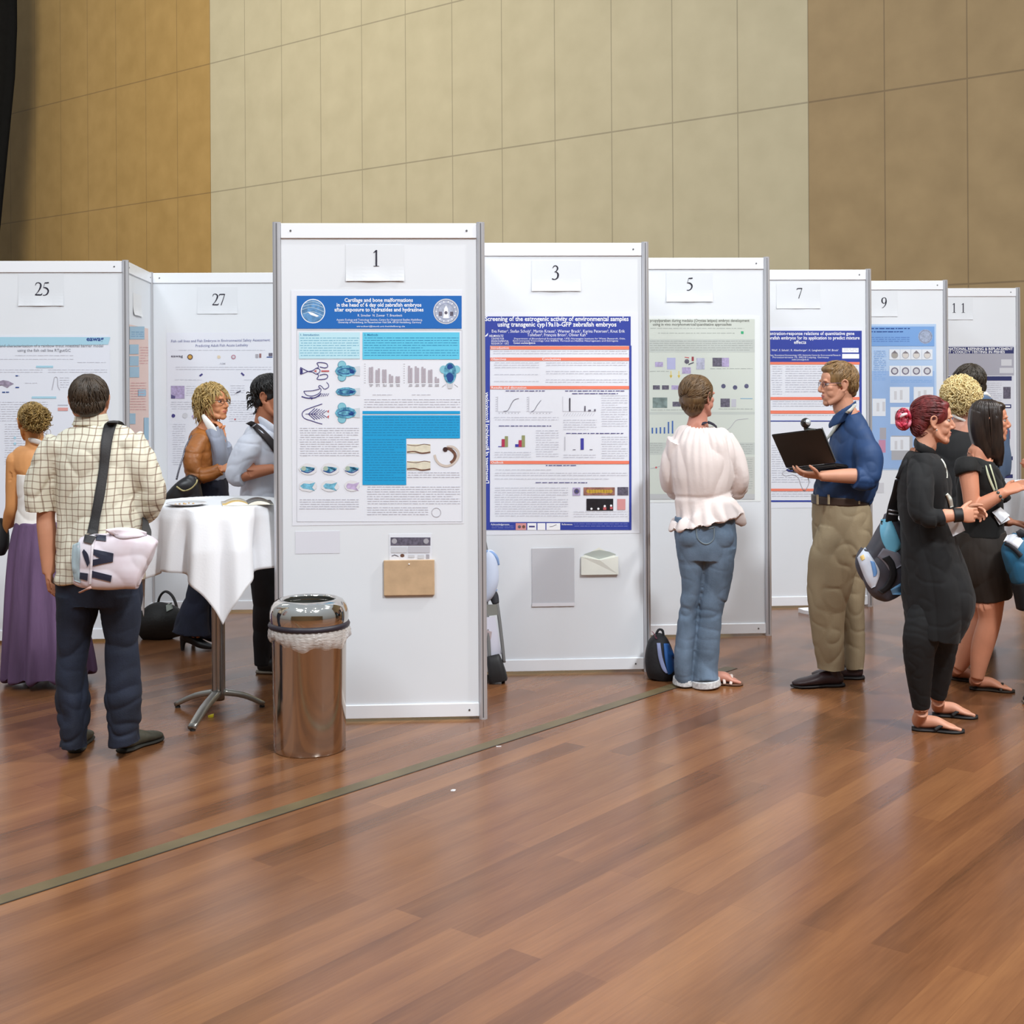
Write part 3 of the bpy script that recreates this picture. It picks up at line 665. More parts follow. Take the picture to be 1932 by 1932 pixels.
for q in range(12): a.line([(1063+q*5, 785), (1067+q*5, 779)], .6, ax, 1)
a.done('single tall grey bar')
a = Art(pn, r_, 'bar_chart'); RB = mat(178, 48, 84, .5, key='crimson_bar'); GB = mat(148, 152, 104, .5, key='olive_bar'); BB = mat(60, 60, 160, .5, key='blue_bar')
a.rect(940, 842, 946.5, 843.3, BB, 1); a.rect(946.5, 828.5, 952.5, 843.3, RB, 1); a.rect(952.5, 823, 958.5, 843.3, GB, 1); a.rect(972, 838, 978.5, 843.3, BB, 1); a.rect(978.5, 830.5, 984.5, 843.3, RB, 1); a.rect(984.5, 821.5, 990.5, 843.3, GB, 1); a.done('crimson, olive and blue bars')
a = Art(pn, r_, 'bar_chart'); a.rect(1095.5, 827, 1101.5, 848.5, BB, 1); a.line([(1066, 824), (1066, 850)], 1.5, ax, 1); a.text(1079, 848, 1086, 851, DGR, 3, 1.2); a.text(1111, 848, 1118, 851, DGR, 3, 1.2); a.done('single blue bar')
for q, m_, lb in (((1080.5, 920, 1095, 935), LIL, 'lilac square picture with a round embryo'), ((1101, 919.5, 1160, 934.5), mat(150, 104, 92, .5, key='tray_print', var=.3, vscale=40), 'brown and gold strip picture'), ((1165, 919, 1185.5, 934.5), DGR, 'dark grey picture'), ((1106.5, 941, 1157, 963.5), BLK, 'black picture with pale spots'), ((1164.5, 941.5, 1180, 962), PINKP, 'pinkish picture')):
    a = Art(pn, r_, 'small_picture'); a.rect(*q, m_, 1)
    if m_ is BLK:
        for x, y in ((1116, 960), (1129, 960), (1141, 955), (1153, 954)): a.disc(x, y, 2.1, WH, 2)
        a.rect(1138, 957, 1144, 962, REDI, 2); a.rect(1151, 956, 1156, 961, REDI, 2)
    elif m_ is LIL: a.disc(1088, 927, 5, DGR, 2); a.disc(1088, 927, 2.6, VIO, 3)
    elif lb.startswith('brown'):
        for i in range(9): a.disc(1110+i*5.3, 927, 3.6, mat(196, 160, 60, .5, key='gold_print'), 2, n=10, jag=.2)
    a.done(lb)
a = Art(pn, r_, 'footer_strip')
for q, m_ in (((973, 987, 993, 1000), PINKP), ((995, 987, 1012, 1000), WH), ((1014, 987, 1029, 1000), WH), ((1031, 987, 1057, 1000), WH)): a.rect(*q, m_, 1)
a.disc(980, 994, 3, DGR, 2); a.disc(988, 994, 3, BRN, 2); a.rect(998, 992, 1009, 995, VIO, 2); a.line([(1037, 994), (1043, 993), (1050, 990)], 1, DGR, 2)
a.text(926, 992, 970, 999, mat(130, 140, 200, .5, key='footer_small_print'), 3.4, .9, 2); a.text(1082, 988, 1184, 998, mat(130, 140, 200, .5, key='footer_small_print'), 4.2, .9, 2); a.done('strip of logos')
words_(None, pn, r_, 'Acknowledgements', 926, 961, 990.8, 4.6, WH, 3, .01, 'footer_lettering'); words_(None, pn, r_, 'References', 1060, 1080, 990.8, 4.6, WH, 3, .01, 'footer_lettering')
# plastic sleeve and opened envelope
(u0, z0), (u1, z1) = pn.uv(1003, 1034), pn.uv(1084, 1143)
r2 = empty('plastic_pocket', pn.O, pn.a, 'empty clear plastic sleeve pinned below the dark blue framed poster', 'pocket')
bm = bmesh.new(); box(bm, u0, u1, -.010, -.0045, z1, z0); bevel(bm, .002, 1); from_bm('sleeve', bm, mat(226, 227, 233, .22, key='clear_sleeve', alpha=.55), r2)
bm = bmesh.new(); box(bm, u0, u1, -.013, -.0105, z1, z1+.02); from_bm('sleeve_lip', bm, mat(226, 226, 232, .15, key='sleeve_lip'), r2)
r2 = empty('envelope', pn.O, pn.a, 'open cream envelope pinned below the poster with the orange bars', 'envelope')
a = Art(pn, r2, 'envelope_back'); EC = mat(226, 227, 218, .55, key='cream_envelope'); a.poly([(1096, 1051), (1130, 1033), (1166, 1051), (1166, 1083), (1096, 1083)], EC, 2); a.done()
a = Art(pn, r2, 'envelope_lining'); a.poly([(1101, 1046), (1118, 1040), (1131, 1037.5), (1150, 1041), (1163, 1046), (1148, 1050.5), (1130, 1055)], mat(168, 174, 168, .6, key='grey_lining'), 3); a.done('grey inside')
(u0, z0), (u1, z1) = pn.uv(1096, 1050), pn.uv(1166, 1083); um = (u0+u1)/2; zc = pn.uv(1130, 1056)[1]
bm = bmesh.new(); 
fr_ = [bm.verts.new(p) for p in ((u0, -.026, z1), (u1, -.026, z1), (u1, -.022, z0), (um, -.03, zc), (u0, -.022, z0))]; bk = [bm.verts.new((v_.co.x, -.009, v_.co.z)) for v_ in fr_]
bm.faces.new(fr_); bm.faces.new(bk[::-1])
for i in range(5): bm.faces.new((fr_[i], bk[i], bk[(i+1) % 5], fr_[(i+1) % 5]))
bmesh.ops.recalc_face_normals(bm, faces=bm.faces[:]); from_bm('envelope_front', bm, EC, r2)
a = Art(pn, r2, 'clasp', base=30); a.rect(1130, 1077, 1132, 1080, DGR, 0); a.done()

# ---- poster on board 5
pn = rows[5][0]; OFFW = mat(206, 212, 204, .5, key='offwhite_print'); BAND = mat(192, 198, 193, .5, key='grey_band_print')
r_ = sheet(pn, 1188, 596, 1436, 946, 'research_poster', 'off-white poster with many small pictures behind the woman in the white blouse', 'poster', 'research posters', mat(232, 236, 236, .5, key='cool_paper'))
a = Art(pn, r_, 'background_bands'); a.rect(1200, 602, 1424, 942, OFFW, 0); a.rect(1200, 640, 1424, 665, BAND, 1); a.rect(1200, 777, 1424, 782, BAND, 1); a.rect(1200, 835, 1424, 858, BAND, 1); a.rect(1326, 862, 1424, 942, mat(196, 198, 192, .5, key='dark_band_print'), 1); a.rect(1200, 932, 1424, 942, mat(190, 192, 194, .5, key='foot_band_print'), 2); a.done('grey bands')
for t, x0, x1, yb, h in (('propylparaben during medaka (Oryzias latipes) embryo development', 1226.5, 1414, 607.2, 7.6), ('using in vivo morphometrical/quantitative approaches', 1232, 1380, 614.4, 7.6)): words_(None, pn, r_, t, x0, x1, yb, h, mat(84, 84, 78, .5, key='grey_ink'), 3, .004, 'title_lettering')
a = Art(pn, r_, 'body_text'); GT = mat(166, 172, 168, .6, key='grey_small_print')
for q in ((1226, 619, 1404, 622), (1240, 628, 1386, 632), (1226, 643, 1420, 664), (1340, 695, 1420, 702), (1226, 700, 1262, 704), (1226, 836, 1250, 858), (1395, 838, 1420, 860), (1398, 866, 1420, 925), (1228, 773, 1290, 777), (1355, 771, 1420, 776)): a.text(*q, GT, 4.2, 1.0, 3)
a.done()
a = Art(pn, r_, 'green_mark'); a.rect(1398, 625, 1403, 630, mat(60, 170, 120, .5, key='green_print'), 3); a.done('small green square')
for q, m_ in (((1236, 683, 1251, 692), LIL), ((1258.5, 675, 1274.5, 697), mat(176, 178, 214, .5, key='pale_violet_print')), ((1287, 693, 1303.5, 705), LIL), ((1314, 675.5, 1329.5, 697), mat(178, 180, 200, .5, key='blue_grey_print', var=.2, vscale=60)), ((1344.5, 675, 1362, 691.5), DGR), ((1362, 675, 1375.5, 692), LIL), ((1232, 727, 1245, 735), DGR), ((1249, 727, 1262, 735), DGR), ((1267, 727, 1280, 735), LIL),
              ((1231.5, 750, 1259, 769.5), mat(120, 136, 134, .5, key='sea_print', var=.35, vscale=30)), ((1269, 758, 1284, 767), DGR), ((1359.5, 752, 1377, 768), DGR), ((1380, 753, 1389, 768), mat(190, 190, 200, .5, key='pale_table_print'))):
    a = Art(pn, r_, 'small_picture'); a.rect(*q, m_, 3); a.done()
a = Art(pn, r_, 'diagram'); a.disc(1296, 682, 4.5, DGR, 3, jag=.1); a.line([(1299, 688), (1303, 686), (1309, 684)], 2.0, mat(80, 80, 96, .5, key='slate_ink'), 4); a.line([(1292, 674), (1300, 675)], 1.6, REDI, 3); a.rect(1305, 673, 1309, 681, mat(150, 60, 70, .5, key='dark_red_ink'), 3)
for x in (1266, 1281): a.line([(x, 700), (x, 711)], 1.4, YEL, 3); a.poly([(x-3, 708), (x+3, 708), (x, 714)], YEL, 3)
for x, y in ((1365, 728.5), (1387, 731), (1408.5, 728.5)): a.disc(x, y, 4.2, mat(90, 90, 120, .5, key='round_picture_print', var=.5, vscale=120), 3)
a.line([(1397, 752), (1420, 752)], 1.4, mat(140, 178, 204, .5, key='table_blue'), 3); a.done()
a = Art(pn, r_, 'bar_chart')
for q, hh in enumerate((11, 11, 12, 12, 22, 24)): a.rect(1229.5+q*7.6, 818-hh, 1232.3+q*7.6, 818, mat(66, 104, 172, .5, key='steel_blue_bar'), 3)
a.done('blue bars'); a = Art(pn, r_, 'line_chart'); a.line([(1350, 815), (1374, 810), (1388, 794), (1400, 791), (1412, 790)], .9, GREY, 3, 4); a.line([(1227, 884), (1238, 882), (1255, 876), (1262, 870)], .9, GREY, 3, 4); a.disc(1238, 882, 1.8, REDI, 4); a.disc(1249, 896, 2.6, PINKP, 4); a.disc(1403, 872, 2.4, REDI, 4); a.disc(1406, 881, 1.6, REDI, 4); a.done()

# ---- poster on board 7
pn = rows[7][0]
r_ = sheet(pn, 1420, 618, 1630, 957, 'research_poster', 'poster with a dark blue header behind the man holding the laptop', 'poster', 'research posters')
a = Art(pn, r_, 'blue_frame'); a.rect(1420, 624, 1622, 683, NAVY, 0); a.rect(1621.5, 624, 1626, 946, NAVY, 0); a.rect(1420, 944, 1626, 947, NAVY, 0); a.rect(1436, 793.5, 1622, 795.3, NAVY, 1); a.done('dark blue frame')
for t, x0, x1, yb, h in (('Concentration-response relations of quantitative gene', 1434, 1612, 632, 9), ('expression in zebrafish embryos for its application to predict mixture', 1398, 1622, 640.4, 9), ('effects', 1498, 1521, 648.6, 9), ('A. Weil\u00b9, S. Scholz\u00b9, R. Altenburger\u00b9, K. Langheinrich\u00b2, W. Brack\u00b9', 1450, 1582, 662.5, 5.4), ('Dept. Bioanalytical Ecotoxicology, UFZ, Helmholtz Centre for Environmental Research', 1452, 1586, 671.5, 4.2), ('Permoserstrasse 15, 04318 Leipzig, Germany', 1458, 1564, 675.6, 4.2), ('stefan.scholz@ufz.de', 1494, 1526, 679.8, 4)):
    words_(None, pn, r_, t, x0, x1, yb, h, WH, 2, .015 if h > 6 else 0, 'title_lettering')
a = Art(pn, r_, 'logo_box'); a.rect(1589, 656.5, 1620, 665, WH, 2); a.rect(1589, 667.8, 1621, 676.5, WH, 2); a.text(1591, 658, 1619, 664, FAINT, 3, .9, 3); a.done('white logo boxes')
a = Art(pn, r_, 'orange_bars')
for y, h in ((683, 4.6), (749, 5.4), (774.5, 6), (922, 4.6)): a.rect(1420, y, 1622, y+h, ORA, 1)
a.done()
a = Art(pn, r_, 'body_text')
for q in ((1456, 691, 1476, 748), (1481, 691, 1618, 746), (1456, 757, 1618, 772), (1456, 783, 1618, 791), (1456, 927, 1540, 942), (1456, 840, 1530, 915)): a.text(*q, FAINT, 4.3, .9)
a.done()

# ---- poster on board 9
pn = rows[9][0]; B1 = mat(150, 182, 226, .5, key='poster_sky_blue', var=.06, vscale=3); B2 = mat(120, 164, 220, .5, key='poster_mid_blue')
r_ = sheet(pn, 1606, 612, 1768, 886, 'research_poster', 'pale blue poster with round embryo pictures on the second board from the right', 'poster', 'research posters', mat(178, 204, 236, .5, key='pale_blue_paper'))
a = Art(pn, r_, 'blue_fields'); a.rect(1606, 616, 1763, 653, B2, 0); a.rect(1606, 700, 1763, 884, B1, 0); a.done()
a = Art(pn, r_, 'title_lettering'); a.text(1630, 619, 1718, 623, DBLUE, 4, 2.0, 2); a.text(1630, 625, 1704, 629, DBLUE, 4, 2.0, 2); a.text(1630, 636, 1716, 648, mat(80, 120, 190, .5, key='blue_small_print'), 3.6, 1.2, 2); a.done('dark blue title lines')
a = Art(pn, r_, 'header_emblem'); a.disc(1746, 635, 13.5, mat(160, 172, 196, .5, key='grey_seal', var=.2, vscale=70), 2, n=24); a.ring(1746, 635, 12, 1, mat(120, 130, 160, .5, key='grey_seal_line'), 3, 20); a.done('grey university seal')
PL = mat(226, 232, 240, .5, key='plate_white')
for y in (659, 690): 
    for i in range(4):
        a = Art(pn, r_, 'embryo_picture'); a.rect(1678+i*20.5, y, 1698+i*20.5, y+19.5, PL, 1)
        if y == 659: a.disc(1688+i*20.5, y+11, 6.4, mat(168, 164, 158, .5, key='yolk_print') if i == 0 else mat(214, 210, 206, .5, key='yolk_pale_print'), 2); a.ring(1688+i*20.5, y+11, 6.6, 1, GREY, 3, 18); a.poly([(1682+i*20.5, y+8), (1688+i*20.5, y+2+i%2), (1694+i*20.5, y+8)], mat(140, 134, 140, .5, key='cell_cap'), 3)
        else: a.disc(1688+i*20.5, y+10, 7, mat(120, 116, 134, .5, key='embryo_dark', var=.3, vscale=90), 2); a.disc(1688+i*20.5, y+10, 4.6, LGR, 3)
        a.done()
for q, m_ in (((1679, 730, 1716, 760), PL), ((1724, 730, 1761, 760), PL), ((1646, 752, 1671, 785), PL), ((1680, 768, 1716, 800), PL), ((1680, 824, 1716, 850), PL), ((1660, 807, 1672, 829), GREY), ((1658, 830, 1671, 854), mat(196, 140, 170, .5, key='mauve_print')), ((1682, 822, 1722, 868), mat(172, 174, 180, .5, key='grey_picture_print'))):
    a = Art(pn, r_, 'small_picture'); a.rect(*q, m_, 2 if m_ is PL else 1)
    if m_ is PL: a.rect(q[0]+8, q[1]+8, q[0]+13, q[1]+24, LGR, 3); a.rect(q[0]+19, q[1]+6, q[0]+24, q[1]+24, LGR, 3)
    a.done()
a = Art(pn, r_, 'body_text'); a.text(1648, 662, 1672, 720, B2, 3.4, .9); a.text(1680, 717, 1758, 726, B2, 3.4, .9); a.done()
r2 = sheet(pn, 1647, 911, 1668, 930, 'blank_note', 'small grey note low on the board between the laptop man and the red-haired woman', 'paper', m=LGR)

# ---- poster on board 11
pn = rows[11][0]; G1 = mat(168, 168, 180, .5, key='poster_grey'); N2 = mat(44, 50, 100, .5, key='poster_navy')
r_ = sheet(pn, 1766, 652, 1915, 905, 'research_poster', 'poster with a navy title band and grey field on the furthest right board', 'poster', 'research posters', mat(216, 219, 228, .5, key='grey_white_paper'))
a = Art(pn, r_, 'title_banner'); a.rect(1768, 654.5, 1913, 667, N2, 0); a.rect(1768, 667, 1913, 708, G1, 0); a.rect(1768, 710, 1909, 718, N2, 0); a.rect(1768, 861, 1911, 868, N2, 0); a.rect(1768, 895, 1911, 902, N2, 0); a.done('navy bands')
words_(None, pn, r_, 'INTERNATIONAL REFINING & REPLACEMENT', 1770, 1911, 660.4, 6.6, WH, 2, .02, 'title_lettering'); words_(None, pn, r_, 'AGENT TOXICITY TESTING IN FISHES', 1770, 1896, 666.2, 6.6, WH, 2, .02, 'title_lettering')
a = Art(pn, r_, 'small_picture'); a.rect(1889, 678, 1909, 690, LGR, 1); a.rect(1886, 694, 1912, 704, LGR, 1); a.done(); a = Art(pn, r_, 'small_picture'); a.rect(1893, 730, 1907, 752, DGR, 1); a.rect(1895, 763, 1908, 770, N2, 1); a.rect(1897, 765, 1906, 768, WH, 2); a.done('grey portrait picture'); 
a = Art(pn, r_, 'small_picture'); a.rect(1898, 812, 1906, 828, mat(140, 60, 110, .5, key='plum_print'), 1); a.rect(1898, 844, 1906, 856, mat(140, 60, 110, .5, key='plum_print'), 1); a.done('plum rectangles')
a = Art(pn, r_, 'body_text'); a.text(1862, 722, 1890, 800, FAINT, 4, .9); a.text(1884, 872, 1908, 892, FAINT, 4, .9); a.done()

# ---- poster on board 25
pn = rows[25][0]; SKY = mat(168, 210, 228, .5, key='sky_print')
r_ = sheet(pn, -30, 633, 209, 985, 'research_poster', 'pale poster with a sky blue strip behind the man in the checked shirt', 'poster', 'research posters', mat(226, 230, 240, .5, key='blue_white_paper'))
a = Art(pn, r_, 'title_banner'); a.poly([(-30, 636), (208, 636), (204, 650), (-30, 654)], SKY, 0); a.done('sky blue strip')
words_(None, pn, r_, 'eawag', 163, 195.5, 643.2, 12, mat(40, 70, 140, .5, key='logo_blue'), 2, .03, 'logo_lettering')
DT = mat(130, 132, 142, .5, key='poster_title_grey')
words_(None, pn, r_, 'Isolation and characterization of a rainbow trout intestinal barrier model', -28, 194.5, 654.8, 7.6, DT, 2, .0, 'title_lettering'); words_(None, pn, r_, 'using the fish cell line RTgutGC', 33, 133, 663.4, 7.6, DT, 2, 0, 'title_lettering')
a = Art(pn, r_, 'body_text')
for q in ((28, 670, 138, 674), (-20, 677, 140, 683), (146, 683, 200, 686), (-20, 697, 80, 706), (90, 697, 202, 706), (112, 712, 130, 734), (-20, 758, 90, 800), (45, 722, 70, 727), (8, 800, 60, 880), (212, 800, 230, 860)): a.text(*q, FAINT2, 4.4, 1.0)
a.done()
a = Art(pn, r_, 'blue_headings'); a.rect(68, 690, 100, 694, SKY, 1); a.rect(60, 748, 106, 752, SKY, 1); a.text(28, 708, 36, 716, DBLUE, 5, 2, 2); a.text(28, 730, 36, 738, DBLUE, 5, 2, 2); a.text(3, 739, 17, 743, DBLUE, 5, 2, 2); a.disc(28, 826, 2.4, SKY, 2); a.disc(28, 837, 2.4, SKY, 2); a.done()
a = Art(pn, r_, 'diagram'); a.poly([(-10, 722), (6, 717), (16, 719), (26, 724), (18, 728), (14, 732), (4, 727), (-10, 729)], mat(150, 140, 160, .5, key='fish_drawing', var=.3, vscale=70), 1); a.line([(98, 736), (101, 720), (103, 712), (108, 713), (109, 728), (113, 736)], 1.0, GREY, 1, 4); a.rect(109, 763, 128, 765, FAINT, 1); a.rect(109, 769, 128, 775, mat(220, 160, 156, .5, key='salmon_mark'), 1); a.done()
r2 = None

# ---- poster on the sideways board
SAL = mat(226, 198, 188, .55, key='salmon_paper')
r_ = sheet(side_pan, 244.5, 612, 282, 860, 'research_poster', 'salmon and blue poster on the board turned sideways at the left', 'poster', 'research posters', SAL)
a = Art(side_pan, r_, 'blue_boxes'); BB2 = mat(150, 186, 208, .5, key='dusty_blue_print')
for q in ((245, 616, 273, 640), (245, 650, 262, 668), (245, 672, 262, 690), (245, 692, 263, 712), (261, 735, 276, 748), (245, 780, 256, 800), (272, 788, 281, 830)): a.rect(*q, BB2, 1)
a.text(247, 626, 272, 638, TINK, 4, 1, 2); a.text(264, 655, 280, 690, PINKP, 5, 1, 2); a.text(246, 722, 276, 780, PINKP, 5, 1, 2); a.done('dusty blue boxes')
r_ = sheet(side_pan, 252, 552, 268, 598, 'number_sheet', 'small number sheet on the board turned sideways', 'sign', 'board number sheets', mat(230, 232, 234, .5, key='number_paper_side'), curl=.01)

# ---- poster on board 27
pn = rows[27][0]
r_ = sheet(pn, 314, 628, 545, 985, 'research_poster', 'white poster with small round logos behind the woman in the tan jacket', 'poster', 'research posters', mat(226, 229, 238, .5, key='blue_white_paper'))
VT = mat(120, 124, 168, .5, key='violet_title')
words_(None, pn, r_, 'Fish cell lines and Fish Embryos in Environmental Safety Assessment:', 323, 510, 646, 7, VT, 2, 0, 'title_lettering', skew=-2.5); words_(None, pn, r_, 'Predicting Adult Fish Acute Lethality', 369, 468, 654.6, 7, VT, 2, 0, 'title_lettering', skew=-1.5)
words_(None, pn, r_, 'eawag', 322.5, 345, 674, 7, DGR, 2, .01, 'logo_lettering'); words_(None, pn, r_, 'AIM', 414, 425, 687.5, 5, FAINT, 2, .01, 'heading_lettering')
a = Art(pn, r_, 'logo_row'); a.disc(358.5, 673.5, 5.2, mat(80, 60, 60, .5, key='logo_brown'), 1); a.disc(358.5, 673.5, 3.6, mat(206, 160, 80, .5, key='logo_gold'), 2); a.disc(413, 673.5, 3.2, TAN, 1, jag=.2); a.disc(440.5, 673.5, 4.2, mat(180, 120, 140, .5, key='logo_rose'), 1); a.disc(440.5, 673.5, 2.6, LGR, 2)
a.rect(482, 668, 487.5, 675, GREY, 1); a.rect(489, 667, 493, 675, mat(150, 110, 110, .5, key='logo_mauve'), 1); a.rect(507, 666, 514, 672, DGR, 1); a.rect(503, 673, 514, 674.6, DBLUE, 1); a.done('round and square logos')
a = Art(pn, r_, 'body_text')
for q in ((335, 660, 500, 664), (330, 692, 512, 702), (330, 716, 380, 724), (460, 716, 512, 724), (350, 728, 370, 752), (322, 758, 372, 778), (432, 756, 480, 800), (434, 727, 462, 748), (325, 800, 350, 880)): a.text(*q, FAINT2, 4.2, 1.0)
a.done()
a = Art(pn, r_, 'small_picture'); a.rect(322.5, 728, 348, 752, LIL, 1); a.poly([(322.5, 744), (331, 748), (330, 752), (322.5, 752)], mat(90, 84, 130, .5, key='violet_corner'), 2); a.done('lilac square picture')
a = Art(pn, r_, 'diagram'); a.line([(376.5, 709.5), (382, 705.5)], 3.2, VIO, 1); a.line([(455, 703.5), (460.5, 708.5)], 3.2, VIO, 1); a.line([(443, 743), (452, 739.5)], 1.2, GREY, 1); a.line([(446, 741), (454, 738)], 2.6, mat(90, 90, 110, .5, key='slate_ink2'), 1); a.disc(327, 784.5, 3.4, VIO, 1, jag=.15); a.disc(366.5, 786, 4.4, LIL, 1, jag=.2); a.disc(349, 784, 5, LGR, 1); a.line([(470, 781), (479, 780)], .8, GREY, 1); a.disc(478.5, 780, 1.6, DGR, 1); a.disc(443.5, 791, 1.6, REDI, 1); a.done()
# ---------------------------------------------------------------- high tables with white cloths
CLOTH = mat(238, 239, 243, .8, key='white_tablecloth', sheen=.3, bump=.08, bscale=90)
STEEL = mat(176, 174, 172, .24, .95, key='polished_steel'); LEGM = mat(160, 158, 152, .3, .85, key='ribbed_leg_steel')
def table(cx, cy, h, r, side, rot, feet, label, clabel, seed=1):
    root = empty('high_table', (cx, cy, 0), 0, label, 'table', 'high round tables')
    bm = bmesh.new(); lathe(bm, [(.0, h-.03), (r-.01, h-.03), (r, h-.02), (r, h-.004), (r-.004, h), (0, h)], n=56); bmesh.ops.remove_doubles(bm, verts=bm.verts[:], dist=.0005)
    from_bm('tabletop', bm, mat(226, 224, 218, .4, key='tabletop_laminate'), root)
    bm = bmesh.new(); lathe(bm, [(0, .06), (.030, .06), (.032, .10), (.032, h-.09), (.06, h-.04), (.10, h-.031), (0, h-.031)], n=24)
    for k in range(4):
        a = k*math.pi/2+.5; loft(bm, [(.031*math.cos(a), .031*math.sin(a), .11), (.031*math.cos(a), .031*math.sin(a), h-.1)], [.004, .004], n=6, sub=1)
    from_bm('column', bm, STEEL, root, True)
    for (fx, fy) in feet:
        v = Vector((fx, fy, 0)); n = v.normalized(); sd = Vector((-n.y, n.x, 0))
        bm = bmesh.new(); loft(bm, [n*.02+Vector((0, 0, .10)), v*.55+Vector((0, 0, .072)), v+Vector((0, 0, .018))], [(.024, .016), (.022, .014), (.021, .012)], side=sd, n=16, sub=4, power=.5)
        lg = from_bm('leg', bm, LEGM, root, True)
        bm = bmesh.new(); bmesh.ops.create_cone(bm, cap_ends=True, segments=12, radius1=.014, radius2=.014, depth=.009, matrix=Matrix.Translation(v*.97+Vector((0, 0, .0045)))); from_bm('foot_pad', bm, mat(40, 38, 36, .7, key='black_rubber'), lg)
    # cloth: a square sheet laid over the round top
    n = 90; bm = bmesh.new(); G = []
    rg = random.Random(seed); ph = rg.uniform(0, 6)
    for i in range(n+1):
        row = []
        for j in range(n+1):
            x, y = (i/n-.5)*side, (j/n-.5)*side; a = math.atan2(y, x)+rot; rr = math.hypot(x, y)
            if rr <= r: p = (rr*math.cos(a), rr*math.sin(a), h+.003)
            else:
                d = rr-r; q = min(1, d/.06); amp = .046*min(1, d/.22)
                f = math.sin(12*a+ph+.5*math.sin(3*a))*.8+math.sin(5*a+1.7*ph)*.35+.25*math.sin(23*a+ph*2)
                corner = max(0, math.cos(4*(a-rot)-math.pi))
                rad = r+.006+.014*q+d*(.10-.07*corner)+amp*f*(1-.35*corner)
                rad += amp*.6*corner
                ro = .010*(1-math.cos(min(1, d/.03)*math.pi))
                p = (rad*math.cos(a), rad*math.sin(a), h+.003-max(0, d-.012)*.975-ro*.4)
            row.append(bm.verts.new(p))
        G.append(row)
    for i in range(n):
        for j in range(n): bm.faces.new((G[i][j], G[i+1][j], G[i+1][j+1], G[i][j+1]))
    bmesh.ops.recalc_face_normals(bm, faces=bm.faces[:])
    me = bpy.data.meshes.new('tablecloth'); bm.to_mesh(me); bm.free()
    o = link('tablecloth', me, CLOTH); o.location = (cx, cy, 0)
    sd = o.modifiers.new('thickness', 'SOLIDIFY'); sd.thickness = .0015
    tag(o, clabel, 'tablecloth', 'white tablecloths on the high tables')
    return root
TX, TY, TH = -1.53, 6.84, 1.085
def foot(px, py): g = ground(px, py, .01); return (g.x-TX, g.y-TY)
table(TX, TY, TH, .325, 1.30, math.radians(-90+16-45), [foot(362, 1376), foot(333, 1331), foot(497, 1330)],
      'high round table on a steel column with three splayed legs, beside the steel bin', 'white cloth with hanging pointed corners, draped over the table beside the bin', 3)
table(3.24, 7.66, 1.085, .33, 1.30, math.radians(-135-6), [(-.3, -.15), (.3, -.15), (0, .32)],
      'high round table almost wholly outside the right edge of the photo', 'white cloth hanging from the table at the right edge', 5)
# plate and magazine on the near table
c = at(352, 941, 6.62)
root = empty('plate', (c.x, c.y, TH+.004), 0, 'flat white plate with crumbs lying on the high table beside the bin', 'plate')
bm = bmesh.new(); lathe(bm, [(0, .003), (.065, .003), (.095, .012), (.10, .013), (.098, .0155), (.064, .007), (0, .0065)], n=40); from_bm('dish', bm, mat(226, 226, 228, .25, key='porcelain'), root, True)
bm = bmesh.new()
for i in range(9):
    a = R.uniform(0, 6.28); q = R.uniform(0, .055); ell(bm, (q*math.cos(a), q*math.sin(a), .0095), (.006*R.uniform(.5, 1.2), .005, .003), u=8, v=5)
tag(from_bm('crumbs', bm, mat(196, 160, 110, .8, key='crumb'), root, True), 'brown crumbs', kind='stuff')
c = at(466, 938, 6.72)
root = empty('magazine', (c.x, c.y, TH+.0045), .25, 'open glossy magazine lying on the right half of the high table beside the bin', 'magazine')
bm = bmesh.new(); m_ = [mat(232, 226, 210, .3, key='magazine_page'), mat(86, 84, 80, .3, key='magazine_photo', var=.6, vscale=24), mat(206, 172, 104, .3, key='magazine_gold', var=.2, vscale=20)]
for s in (-1, 1):
    prev = None
    for k in range(9):
        x = s*.125*k/8; z = .004+.016*math.sin(min(1, k/8*1.15)*math.pi)**.8
        cur = [bm.verts.new((x, -.11, z)), bm.verts.new((x, -.01, z)), bm.verts.new((x, .11, z)), bm.verts.new((x, -.11, 0)), bm.verts.new((x, .11, 0))]
        if prev:
            for a_, b_, mi in ((0, 1, 2 if s < 0 else 1), (1, 2, 1 if s > 0 else 0)):
                f = bm.faces.new((prev[a_], cur[a_], cur[b_], prev[b_])); f.material_index = mi
            bm.faces.new((prev[3], cur[3], cur[0], prev[0])); bm.faces.new((prev[2], cur[2], cur[4], prev[4]))
        prev = cur
bmesh.ops.recalc_face_normals(bm, faces=bm.faces[:]); from_bm('pages', bm, m_, root, True)

# ---------------------------------------------------------------- steel bin
bx, by = (580.5-CX)/F*6.15, 6.15
root = empty('litter_bin', (bx, by, 0), 0, 'polished steel cylindrical litter bin standing in front of the nearest board', 'bin')
bm = bmesh.new(); lathe(bm, [(0, .0), (.163, .0), (.166, .006), (.167, .03), (.169, .30), (.172, .52), (.176, .57), (.172, .575), (.10, .575)], n=96); from_bm('body', bm, mat(196, 184, 172, .13, 1.0, key='bin_steel'), root, True)
bm = bmesh.new(); lathe(bm, [(.176, .566), (.187, .572), (.190, .582), (.184, .594), (.176, .596)], n=96); from_bm('bumper_ring', bm, mat(40, 34, 44, .45, key='dark_rubber_ring'), root, True)
bm = bmesh.new(); lathe(bm, [(.180, .592), (.183, .612), (.182, .640), (.174, .668), (.158, .690), (.140, .699), (.128, .700), (.120, .694), (.117, .675)], n=96); from_bm('lid', bm, mat(206, 202, 196, .08, 1.0, key='bin_lid_chrome'), root, True)
